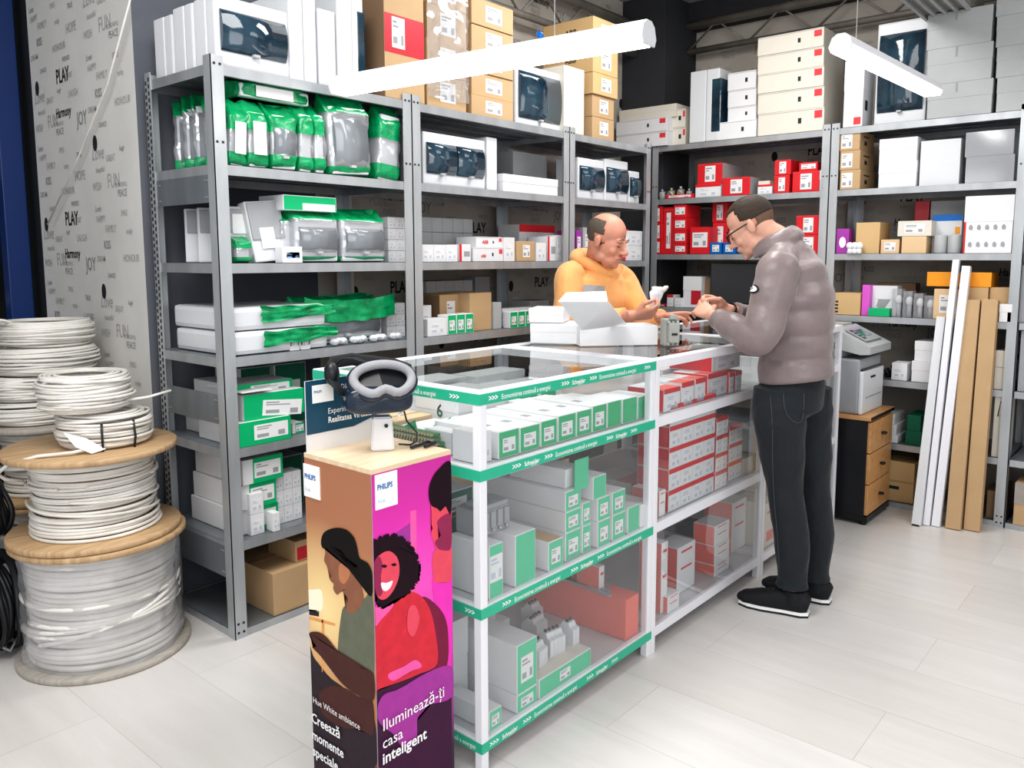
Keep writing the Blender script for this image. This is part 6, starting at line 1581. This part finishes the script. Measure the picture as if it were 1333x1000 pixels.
def add_head(m, H, mat, s=1.0, jaw=1.0, nose=1.0):
    Rt = H.to_3x3(); P = lambda x, y, z: H @ Vector((x*s, y*s, z*s))
    def b(x, y, z, r): m.ball(P(x, y, z), tuple(q*s for q in r), mat, 20, Rt)
    b(0, -.014, .035, (.074, .096, .084)); b(0, .026, -.025, (.063, .064, .086)); b(0, .036*jaw, -.086, (.048*jaw, .047, .032)); b(0, .074, -.103, (.019, .014, .015)); b(0, -.03, -.03, (.062, .06, .06))
    for sx in (-1, 1):
        b(sx*.036, .060, -.038, (.023, .021, .022)); b(sx*.027, .080, .014, (.026, .011, .008)); b(sx*.011, .098, -.040, (.0095*nose, .010, .0075))
        b(sx*.030, .071, -.006, (.0145, .013, .0115)); b(sx*.078, -.008, -.012, (.006, .018, .030)); b(sx*.083, -.014, -.004, (.005, .013, .019)); b(sx*.040*jaw, .01, -.078, (.022, .035, .026))
    m.tube([P(0, .084, .012), P(0, .095, -.012), P(0, .110, -.034), P(0, .104, -.044)], [.008*s, .009*s, .0125*s*nose, .009*s], mat, 10); m.ball(P(0, .108, -.036), .0125*s*nose, mat, 10)
    b(0, .089, -.061, (.024, .009, .0052)); b(0, .088, -.0715, (.020, .009, .006)); b(0, .080, -.066, (.030, .010, .016))
def hairshell(name, parent, H, keep, mat, s=1.0, grow=1.05, c=(0, -.014, .035), r=(.074, .096, .084), low=0, noise_amp=.02, thick=.006):
    b2 = bmesh.new(); bmesh.ops.create_uvsphere(b2, u_segments=72, v_segments=54, radius=1)
    dele = [v for v in b2.verts if not keep(v.co.x, v.co.y, v.co.z)]
    bmesh.ops.delete(b2, geom=dele, context='VERTS')
    for v in b2.verts:
        p = v.co.copy(); k = grow*(1+noise_amp*noise.noise(p*9)+noise_amp*.5*noise.noise(p*26))
        v.co = H @ Vector(((c[0]+p.x*r[0]*k)*s, (c[1]+p.y*r[1]*k)*s, (c[2]+p.z*r[2]*k-low*max(0, -p.z))*s))
    for f in b2.faces: f.smooth = True
    me = bpy.data.meshes.new(name); b2.to_mesh(me); b2.free(); me.materials.append(M[mat]); o = new_obj(name, me, parent)
    md = o.modifiers.new('thickness', 'SOLIDIFY'); md.thickness = thick; md.offset = -1
    return o
def skin_mat(name, c):
    m, nt, b = _nt(name); v = coords(nt); f = noise_tex(nt, v, 24, 4)
    L(nt, ramp(nt, f, [(.35, sc(c, .90)), (.65, (min(1, c[0]*1.06), c[1]*1.0, c[2]*.98))]), b.inputs['Base Color']); b.inputs['Roughness'].default_value = .5
    b.inputs['Subsurface Weight'].default_value = .12; b.inputs['Subsurface Radius'].default_value = (.6, .25, .12); b.inputs['Subsurface Scale'].default_value = .01
    return m
M['skinA'] = skin_mat('fair_skin', (.70, .40, .30)); M['skinB'] = skin_mat('ruddy_skin', (.64, .31, .22))
M['hairfade'] = plain('clipped_hair_over_skin', (.16, .095, .06), .7, var=.25, scale=160); M['hairbrown'] = plain('short_dark_brown_hair', (.040, .025, .016), .7, var=.35, scale=160); M['hairgrey'] = plain('grey_brown_hair', (.11, .085, .065), .75, var=.35, scale=160)
def cloth(name, c, rough, scale, bstr, sheen=.2):
    m, nt, b = _nt(name); v = coords(nt); f = noise_tex(nt, v, scale, 5, .6)
    L(nt, ramp(nt, f, [(.3, sc(c, .86)), (.7, sc(c, 1.1))]), b.inputs['Base Color']); b.inputs['Roughness'].default_value = rough; b.inputs['Sheen Weight'].default_value = sheen
    bump(nt, b, noise_tex(nt, v, scale*3.2, 4), bstr, .006); return m
M['puffer'] = cloth('taupe_satin_quilting', (.235, .185, .185), .36, 6, .6, .25)
M['jeans'] = cloth('faded_black_denim', (.010, .014, .019), .8, 14, .5, .1); M['hoodie'] = cloth('orange_sweatshirt', (.90, .46, .17), .8, 9, .45, .3)
M['shoe'] = plain('black_shoe_mesh', (.008, .009, .012), .75, var=.3, scale=90); M['darkcloth'] = plain('dark_undershirt', (.02, .022, .03), .85)

# ------------------------------------------------ the customer
def frame2(P0, fd):
    f_ = Vector((fd[0], fd[1], 0)).normalized(); n_ = Vector((f_.y, -f_.x, 0)); P0 = Vector((P0[0], P0[1], 0))
    def pl(px, py, off):
        d = fwd+rgt*((px-PX)/F)+upv*((PY-py)/F); t = (n_.dot(P0)+off-n_.dot(EYE))/n_.dot(d); return EYE+d*t
    return pl, f_, n_
pl, fd, nd = frame2((3.19, 1.22), (-.28, .96))
man = empty('person', (3.17, 1.21, 0), 'man in a taupe quilted jacket, black jeans and glasses standing bent over the counter', 'person')
def rel(o):   # world-built mesh parented without moving
    o.parent = man; o.location = -man.location; return o
UP = Vector((0, 0, 1))
pel, wai, che, nek = pl(1032, 503, 0), pl(1030, 455, 0), pl(1030, 392, 0), pl(1020, 325, 0)
Lsh, Lel, Lwr = pl(1012, 356, -.185), pl(983, 438, -.245), pl(927, 411, -.10)
Rsh, Rwr = pl(1038, 345, .185), pl(950, 404, .06); Rel = Vector((3.38, 1.46, 1.16))
hips = [pl(1015, 520, -.09), pl(1050, 518, .09)]; knees = [pl(1022, 640, -.09), pl(1058, 636, .09)]; ank = [pl(1031, 762, -.085), pl(1060, 752, .085)]
hc = pl(977, 294, 0)
hfw = (pl(952, 321, 0)-pl(977, 294, 0)); hfw = (hfw.normalized()+fd*.35+Vector((0, 0, .12))).normalized()
H = head_frame(hc, hfw)
m = MB(); add_head(m, H, 'skinA', .98)
capsule(m, [H @ Vector((0, -.035, -.05)), nek+UP*.02, nek-UP*.06], [.054, .056, .065], 'skinA')
loft(m, [pel-UP*.02, wai, che, nek-UP*.05], [.125, .125, .15, .08], [.075, .085, .10, .07], nd, 'skinA', 6, 24)
for S_, E_, W_2 in ((Lsh, Lel, Lwr), (Rsh, Rel, Rwr)): capsule(m, [S_, (S_+E_)/2, E_, (E_+W_2)/2, W_2], [.048, .045, .038, .036, .026], 'skinA')
for a, k, h in zip(hips, knees, ank): capsule(m, [a-UP*.03, (a+k)/2, k, (k+h)/2+fd*-.01, h-UP*.03], [.070, .065, .048, .046, .036], 'skinA')
dL = (pl(906, 398, -.02)-Lwr).normalized()
endL, thL = add_hand(m, Lwr+dL*.012, dL, -UP*.55+nd*.8, UP*.9+nd*.2, 'skinA', (28, 42, 30), .96, .6)
dR = (pl(920, 392, .03)-Rwr).normalized()
endR, thR = add_hand(m, Rwr+dR*.015, dR, -UP*.5-nd*.85, UP*.9-nd*.1, 'skinA', (25, 40, 30), .96, .6)
rel(remeshed(m, 'body', man, .0048, 3, .45))
rel(hairshell('hair', man, H, lambda x, y, z: (z > .62-.1*y) or (y < .40 and z > -.28+.5*max(0, y+.1)), 'hairbrown', .98, 1.03, low=.010, thick=.004))
rel(hairshell('hair_fade', man, H, lambda x, y, z: y < .36-.35*max(0, -z) and -.66 < z < .2 and not (abs(x) > .86 and z < -.12 and y > -.2), 'hairfade', .98, 1.018, low=.010, thick=.002, noise_amp=.005))
for sx in (-1, 1): rel(MB().tube([H @ Vector((sx*.012, .0915, .020)), H @ Vector((sx*.028, .090, .0255)), H @ Vector((sx*.048, .078, .018))], [.0025, .0035, .002], 'hairbrown', 8).build('eyebrow', man))
m = MB()
for sx in (-1, 1): m.tube([H @ Vector((sx*.017, .083, -.011)), H @ Vector((sx*.030, .0855, -.0125)), H @ Vector((sx*.043, .079, -.010))], .0014, 'ink', 6)
rel(m.build('eyelashes', man))
g_ = MB()
for sx in (-1, 1):
    g_.tube([H @ Vector((sx*(.034+.026*math.cos(a)), .100-.006*math.cos(a), -.006+.018*math.sin(a))) for a in [2*math.pi*k/24 for k in range(24)]], .0024, 'black', 6, closed=True)
    g_.tube([H @ Vector((sx*.058, .094, .004)), H @ Vector((sx*.074, .07, .006)), H @ Vector((sx*.079, .0, .006)), H @ Vector((sx*.080, -.022, -.010))], .0028, 'black', 8)
g_.tube([H @ Vector((-.009, .103, -.002)), H @ Vector((0, .106, .0)), H @ Vector((.009, .103, -.002))], .0024, 'black', 6)
go = rel(g_.build('glasses', man)); go['label'] = 'black framed glasses'
# jacket
m = MB(); back = -fd
tc = [pel+UP*.035-fd*-.0, (pel+wai)/2, wai, (wai+che)/2, che, che+(nek-che)*.55, nek-UP*.01]
tc = [p+back*.015 for p in tc]
loft(m, tc, [.190, .184, .178, .190, .200, .170, .085], [.150, .144, .142, .148, .150, .132, .090], nd, 'puffer', 7, 40, quilt=.094, amp=.085, ex=.82, wr=.022, seed=3)
for S_, E_, W_2, sd in ((Lsh, Lel, Lwr, 5), (Rsh, Rel, Rwr, 9)):
    inn = (nek-S_)*.28; W3 = W_2+(E_-W_2)*.12
    loft(m, [S_+inn+UP*.015, S_+UP*.005, S_*.5+E_*.5+back*.01, E_+back*.015, (E_+W3)/2-UP*.006, W3], [.062, .074, .073, .070, .058, .043], [.062, .080, .076, .072, .058, .043], nd, 'puffer', 7, 26, quilt=.105, amp=.085, ex=.95, wr=.035, seed=sd)
    m.ball(E_+back*.012-UP*.008, (.068, .068, .066), 'puffer', 16); m.ball(S_-UP*.01, (.070, .078, .072), 'puffer', 18)
cpts = []
for k in range(22):
    a = R(-58)+R(296)*k/21
    cpts.append(nek+UP*.030+fd*(.034)+(nd*math.cos(a)*.078-fd*math.sin(a)*.084)+UP*(.044*math.sin(a)))
m.tube(cpts, [(.015, .036)]*22, 'puffer', 12)
loft(m, [che+(nek-che)*.5+back*.02, nek-UP*.035+back*.008, nek+UP*.012+fd*.015], [.165, .118, .082], [.12, .098, .086], nd, 'puffer', 6, 32)
for S_ in (Lsh, Rsh): capsule(m, [S_*.9+nek*.1, S_*.5+nek*.5+UP*.004+back*.006, nek-UP*.01+back*.01], [.070, .066, .070], 'puffer', 4, 20)
jk = rel(remeshed(m, 'quilted_jacket', man, .0062, 3, .5)); jk['label'] = 'taupe quilted jacket with raised collar'
cc0 = nek+UP*.030+fd*.034
rel(MB().tube([cc0+UP*.004+(p-cc0)*.80 for p in cpts], [(.005, .030)]*22, 'darkcloth', 10).build('collar_lining', man))
# jeans
m = MB()
loft(m, [pel+UP*.085, pel, pel-UP*.075, pel-UP*.12], [.158, .172, .170, .10], [.112, .124, .120, .07], nd, 'jeans', 5, 32, ex=.85)
for i, (a, k, h) in enumerate(zip(hips, knees, ank)):
    loft(m, [a+UP*.05, a-UP*.06, (a+k)/2-UP*.02, k, (k+h)/2-fd*.012, h+UP*.04, h-UP*.005], [.088, .098, .085, .066, .063, .056, .062], [.102, .106, .090, .070, .070, .058, .066], nd, 'jeans', 7, 26, wr=.05, seed=i*7+2)
jn = rel(remeshed(m, 'jeans', man, .0062, 3, .5))
def surf(o, px, py):
    bpy.context.view_layer.update(); dg = bpy.context.evaluated_depsgraph_get(); e = o.evaluated_get(dg); iv = o.matrix_world.inverted()
    d = (fwd+rgt*((px-PX)/F)+upv*((PY-py)/F)).normalized(); d2 = iv.to_3x3() @ d; ok, loc, nor, _ = e.ray_cast(iv @ EYE, d2)
    return (o.matrix_world @ loc, (o.matrix_world.to_3x3() @ nor).normalized()) if ok else (None, None)
def decal(o, name, outline, mat, lift=.002, root=man):
    """a flat patch sewn on cloth: outline points found on the surface"""
    V = []
    for px, py in outline:
        p, n_ = surf(o, px, py)
        if p is not None: V.append(p+n_*lift)
    if len(V) < 3: print('decal miss', name); return None
    cpx = sum(q[0] for q in outline)/len(outline); cpy = sum(q[1] for q in outline)/len(outline); c_, n_ = surf(o, cpx, cpy); c = c_+n_*lift if c_ is not None else sum(V, Vector())/len(V); b2 = bmesh.new(); cv = b2.verts.new(c+(EYE-c).normalized()*.001); vs = [b2.verts.new(v) for v in V]
    for k in range(len(vs)): b2.faces.new((cv, vs[k], vs[(k+1) % len(vs)]))
    me = bpy.data.meshes.new(name); b2.to_mesh(me); b2.free(); me.materials.append(M[mat]); q = new_obj(name, me, root); q.location = -root.location; return q
def oval(cx, cy, rx, ry, tilt=0, n=14):
    return [(cx+rx*math.cos(a)*math.cos(tilt)-ry*math.sin(a)*math.sin(tilt), cy+rx*math.cos(a)*math.sin(tilt)+ry*math.sin(a)*math.cos(tilt)) for a in [2*math.pi*k/n for k in range(n)]]
for args in (('badge_rim', oval(980, 376, 9, 6, .15), 'ink', .004), ('badge_face', oval(980, 376, 6.8, 4.2, .15), 'whiteink', .006), ('badge_mark', oval(980, 375.5, 2.8, 1.2, .1), 'greyink', .008)): decal(jk, *args)
def seam(o, pts, r, mat, name, root=man):
    V = []
    for px, py in pts:
        p, n_ = surf(o, px, py)
        if p is not None: V.append(p+n_*.0025)
    if len(V) > 1: q = new_obj(name, MB().tube(V, r, mat, 5).mesh(name), root); q.location = -root.location
M['stitch'] = plain('denim_stitching', (.075, .09, .105), .8)
seam(jn, [(1020, 512), (1020, 520), (1021, 530), (1024, 540), (1031, 548), (1038, 551), (1043, 548), (1045, 540), (1046, 525), (1046, 512)], .0014, 'stitch', 'back_pocket_stitching')
seam(jn, [(1003, 515), (1005, 540), (1006, 570), (1006, 600), (1007, 630), (1009, 660), (1012, 690), (1014, 720), (1016, 745)], .0014, 'stitch', 'side_seam')
# shoes
def shoe(h, i):
    foot_d = Vector((-.20, .98, 0)) if i == 0 else Vector((-.12, .99, 0)); foot_d.normalize(); sd = Vector((foot_d.y, -foot_d.x, 0)); b = Vector((h.x, h.y, 0))
    m = MB(); heel = b-foot_d*.070
    loft(m, [heel+UP*.045, heel+foot_d*.03+UP*.052, heel+foot_d*.10+UP*.052, heel+foot_d*.18+UP*.044, heel+foot_d*.25+UP*.036, heel+foot_d*.288+UP*.030], [.028, .038, .041, .048, .043, .020], [.030, .046, .048, .036, .026, .014], sd, 'shoe', 5, 20, ex=.8)
    m.tube([b+UP*.05-foot_d*.01, b+UP*.105-foot_d*.012], [.046, .046], 'shoe', 18)
    up = remeshed(m, 'shoe', man, .005, 3); rel(up); up['label'] = 'black trainer with a pale sole edge'
    m = MB(); out = []
    for t, w in ((0, .022), (.03, .036), (.10, .037), (.18, .046), (.24, .042), (.28, .022)): out.append((t, w))
    P = [(heel+foot_d*t+sd*w) for t, w in out]+[(heel+foot_d*t-sd*w) for t, w in out[::-1]]
    for z0, z1, mt in ((0, .009, 'black'), (.009, .021, 'whiteink')):
        i0 = m.mi(M[mt]); a = [m.bm.verts.new(p+UP*z0) for p in P]; c = [m.bm.verts.new(p*1+UP*z1) for p in P]; N_ = len(P)
        for f in [m.bm.faces.new(a[::-1]), m.bm.faces.new(c)]+[m.bm.faces.new((a[k], a[(k+1) % N_], c[(k+1) % N_], c[k])) for k in range(N_)]: f.material_index = i0
    so = m.build('sole', up)
    m = MB()
    for k in range(4): p = b+foot_d*(.045+.022*k)+UP*(.105-.012*k); m.tube([p-sd*.024, p+UP*.004, p+sd*.024], .0028, 'ink', 6)
    m.build('laces', up)
shoe(ank[0], 0); shoe(ank[1], 1)
# watch on the right wrist
wa = Rwr+(Rel-Rwr)*.03; wd = (Rel-Rwr).normalized(); u = wd.cross(UP).normalized(); v_ = wd.cross(u)
m = MB().tube([wa+(u*math.cos(a)+v_*math.sin(a))*.029 for a in [2*math.pi*k/20 for k in range(20)]], [(.004, .012)]*20, 'black', 8, closed=True); rel(m.build('wrist_watch', man))
# small part he holds
mid = (endL[0]+endR[0]+thL+thR)/4
o = new_obj('small_switch_part', MB().box(-.018, .018, -.012, .012, -.012, .012, 'offwhite', bev=.002).mesh('small_switch_part'), None, mid+UP*.008, R(30)); tag(o, 'small cream electrical part held in the fingertips of the man in the grey jacket', 'electrical part')
MB().box(-.008, .008, -.016, -.012, -.006, .008, 'black').build('black_lever', o); MB().tube([(.018, 0, 0), (.03, .004, .004)], .003, 'brass', 8).build('metal_pin', o)

# ------------------------------------------------ the clerk
pl, fd, nd = frame2((3.40, 2.40), (-.16, -.98))
clerk = empty('person', (3.42, 2.46, 0), 'balding man in an orange hooded sweatshirt behind the counter, holding a small white bag', 'person')
def rel2(o): o.parent = clerk; o.location = -clerk.location; return o
che, nek = pl(773, 388, 0), pl(778, 345, 0)
hc = pl(791, 312, 0)*.985+EYE*.015
pel = Vector((che.x+.01, che.y+.10, .93)); wai = pel.lerp(che, .5)+Vector((0, .015, 0))
Rsh, Lsh = pl(741, 362, .18), pl(810, 366, -.165)
Rwr, Lwr = on(822, 411, 1, 2.02), on(862, 413, 1, 1.99); Rel = Vector((Rsh.x-.05, Rsh.y-.03, 1.13)); Lel = Vector((Lsh.x+.03, Lsh.y-.10, 1.14))
hfw = Vector((.10, -.98, -.30)).normalized(); H = head_frame(hc, hfw)
m = MB(); add_head(m, H, 'skinB', 1.06, 1.12, 1.15)
capsule(m, [H @ Vector((0, -.03, -.05)), nek+UP*.02, nek-UP*.06], [.062, .062, .070], 'skinB')
m.ball(H @ Vector((0, .045, -.105)), (.045, .04, .028), 'skinB', 14)
loft(m, [pel, wai, che, nek-UP*.05], [.15, .145, .160, .08], [.11, .115, .115, .07], nd, 'skinB', 6, 24)
for S_, E_, W_2 in ((Lsh, Lel, Lwr), (Rsh, Rel, Rwr)): capsule(m, [S_, (S_+E_)/2, E_, (E_+W_2)/2, W_2], [.05, .047, .040, .038, .028], 'skinB')
for sx in (-1, 1):
    a = pel+nd*.09*sx-UP*.02; k = Vector((a.x, a.y-.01, .50)); h = Vector((a.x, a.y+.02, .06)); capsule(m, [a, (a+k)/2, k, (k+h)/2, h], [.085, .078, .055, .052, .038], 'skinB')
dR = (Vector((.62, -.62, .10))).normalized()
eR, tR = add_hand(m, Rwr+dR*.01, dR, Vector((.45, .5, .75)), UP*.8+Vector((-.3, -.3, 0)), 'skinB', (30, 40, 30), 1.02, .5, curls=[(30, 42, 30), (32, 45, 30), (35, 45, 30), (38, 45, 30)])
dL = (Vector((.50, -.75, .12))).normalized()
eL, tL = add_hand(m, Lwr, dL, Vector((-.3, -.2, -.9)), UP*.3+Vector((-.7, -.3, 0)), 'skinB', None, 1.0, .4, curls=[(6, 10, 8), (20, 35, 25), (35, 45, 30), (40, 50, 30)])
rel2(remeshed(m, 'body', clerk, .0048, 3, .45))
rel2(hairshell('hair', clerk, H, lambda x, y, z: z < .66-.15*(1-abs(x)) and z > -.66 and y < .30-.25*z and not (abs(x) > .86 and z < -.15 and y > -.22), 'hairgrey', 1.06, 1.035, low=.010))
for sx in (-1, 1): rel2(MB().tube([H @ Vector((sx*.012, .098, .021)), H @ Vector((sx*.030, .098, .027)), H @ Vector((sx*.052, .083, .018))], [.002, .003, .0015], 'hairgrey', 8).build('eyebrow', clerk))
m = MB()
for sx in (-1, 1): m.tube([H @ Vector((sx*.018, .088, -.010)), H @ Vector((sx*.032, .0925, -.012)), H @ Vector((sx*.046, .085, -.010))], .0017, 'ink', 6)
m.tube([H @ Vector((-.022, .098, -.0705)), H @ Vector((0, .1045, -.0700)), H @ Vector((.022, .098, -.0705))], .0013, 'printed_lipline' if 'printed_lipline' in M else 'browndark', 6)
rel2(m.build('eyelashes', clerk))
m = MB()
loft(m, [pel-UP*.03, (pel+wai)/2, wai, (wai+che)/2, che, che+(nek-che)*.6, nek-UP*.015], [.175, .185, .185, .190, .198, .165, .085], [.145, .155, .155, .145, .135, .115, .085], nd, 'hoodie', 7, 36, ex=.85, wr=.035, seed=4)
for S_, E_, W_2, sd in ((Lsh, Lel, Lwr, 5), (Rsh, Rel, Rwr, 9)):
    inn = (nek-S_)*.3; W3 = W_2+(E_-W_2)*.10
    loft(m, [S_+inn+UP*.02, S_+UP*.0, S_*.5+E_*.5, E_, (E_+W3)/2-UP*.006, W3], [.060, .072, .070, .064, .056, .042], [.060, .074, .072, .066, .056, .042], nd, 'hoodie', 7, 24, ex=.95, wr=.06, seed=sd)
    m.ball(S_-UP*.012, (.068, .070, .068), 'hoodie', 18); m.ball(E_, (.066, .066, .066), 'hoodie', 16)
# hood lying round the neck
hp = []
for k in range(28):
    a = 2*math.pi*k/28; f_ = math.cos(a)      # 1 = front
    hp.append(nek+fd*(.105*f_-.012)+nd*(.098*math.sin(a))+UP*(.018-.052*max(0, f_)**1.5+.030*max(0, -f_)))
m.tube(hp, [(.026+.014*max(0, -math.cos(2*math.pi*k/28)), .030+.012*max(0, -math.cos(2*math.pi*k/28))) for k in range(28)], 'hoodie', 14, closed=True)
hd = rel2(remeshed(m, 'hooded_sweatshirt', clerk, .0062, 4, .5)); hd['label'] = 'orange sweatshirt with a hood lying round the neck'
m = MB().tube([nek+(p-nek)*.80+UP*.012 for p in hp], [(.010, .014)]*28, 'darkcloth', 8, closed=True); rel2(m.build('undershirt_collar', clerk))
m = MB(); loft(m, [pel+UP*.03, pel-UP*.04, pel-UP*.12], [.165, .168, .10], [.125, .125, .07], nd, 'jeans', 5, 28)
for sx in (-1, 1):
    a = pel+nd*.09*sx; k = Vector((a.x, a.y-.01, .50)); h = Vector((a.x, a.y+.02, .10)); loft(m, [a, a-UP*.1, (a+k)/2, k, (k+h)/2, h, h-UP*.07], [.09, .095, .085, .068, .064, .060, .06], [.1, .105, .09, .07, .068, .062, .062], nd, 'jeans', 5, 22)
rel2(remeshed(m, 'trousers', clerk, .008, 3, .5))
for sx in (-1, 1):
    a = pel+nd*.09*sx; m = MB(); b = Vector((a.x, a.y+.03, 0))
    loft(m, [b-fd*.05+UP*.05, b+UP*.052, b+fd*.1+UP*.048, b+fd*.19+UP*.036, b+fd*.215+UP*.03], [.03, .042, .046, .044, .02], [.034, .050, .046, .03, .014], nd, 'shoe', 4, 16, ex=.8); rel2(remeshed(m, 'shoe', clerk, .006, 3))
decal(hd, 'chest_print', [(759, 371), (768, 371), (778, 372), (787, 373), (787, 378), (787, 384), (778, 384), (768, 383), (759, 383), (759, 377)], 'greyplastic', .003, clerk)
# white bag in his hand
bp_ = sum(eR, Vector())/4+UP*.005
o = new_obj('small_white_bag', None, None, bp_, R(-35)); b2 = bmesh.new(); rows = []
for j in range(9):
    rows.append([]); t = j/8
    for k in range(20):
        a = 2*math.pi*k/20; wv = (.020+.020*t)*(1-.2*(t > .85)); dv = .014*(1-.6*t)
        p = Vector((wv*math.cos(a)+.018*t, dv*math.sin(a), -.035+.105*t)); p += Vector((noise.noise(p*40), noise.noise(p*40+Vector((3, 3, 3))), noise.noise(p*50)*1.2*t))*.010
        rows[-1].append(b2.verts.new(p))
for P, Q in zip(rows, rows[1:]):
    for k in range(20): b2.faces.new((P[k], P[(k+1) % 20], Q[(k+1) % 20], Q[k])).smooth = True
b2.faces.new(rows[0][::-1]); b2.faces.new(rows[-1]); me = bpy.data.meshes.new('paper_body'); b2.to_mesh(me); b2.free(); me.materials.append(M['white']); new_obj('paper_body', me, o)
MB().tube([(.035, 0, .045), (.058, .004, .065), (.07, .006, .07)], [.011, .012, .006], 'bagtab', 10).build('pale_tab', o) if 'bagtab' in M else MB().tube([(.035, 0, .045), (.058, .004, .065), (.07, .006, .07)], [.011, .012, .006], 'offwhite', 10).build('pale_tab', o)
tag(o, 'small crumpled white paper bag held by the man in the orange hoodie', 'paper bag')
# ------------------------------------------------------------------ light
w = bpy.data.worlds.new('world'); bpy.context.scene.world = w; w.use_nodes = True
nt = w.node_tree; bg = nt.nodes['Background']; bg.inputs[0].default_value = (.93, .96, 1, 1); bg.inputs[1].default_value = .55
def area(name, loc, size, power, rot=(0, 0, 0), col=(1, .99, .97)):
    l = bpy.data.lights.new(name, 'AREA'); l.shape = 'RECTANGLE'; l.size, l.size_y = size; l.energy = power; l.color = col
    o = bpy.data.objects.new(name, l); COL.objects.link(o); o.location = loc; o.rotation_euler = rot; return o
area('added_fill_front', (.5, 1.5, 3.15), (1.6, 1.6), 46)  # unseen area lamp added to brighten the left front
area('added_fill_mid', (3.4, 1.9, 3.15), (1.6, .6), 26)  # unseen area lamp added over the counter as fill
area('added_fill_right', (3.2, -.4, 3.15), (1.8, 1.2), 17)  # unseen area lamp added to fill the right side
d = Vector((3.0, 1.9, .9))-Vector((-.8, -1.6, 2.5))
area('shopfront_daylight', (-.8, -1.6, 2.3), (3.0, 2.0), 38, d.to_track_quat('-Z', 'Y').to_euler(), (.97, .98, 1))
sc_ = bpy.context.scene
sc_.view_settings.view_transform = 'Standard'; sc_.view_settings.look = 'Medium High Contrast'; sc_.view_settings.exposure = .5; sc_.view_settings.gamma = 1.0
sc_.cycles.max_bounces = 8; sc_.cycles.transparent_max_bounces = 16; sc_.cycles.caustics_reflective = False; sc_.cycles.caustics_refractive = False
sc_.cycles.sample_clamp_indirect = 6
sc_.cycles.use_denoising = True
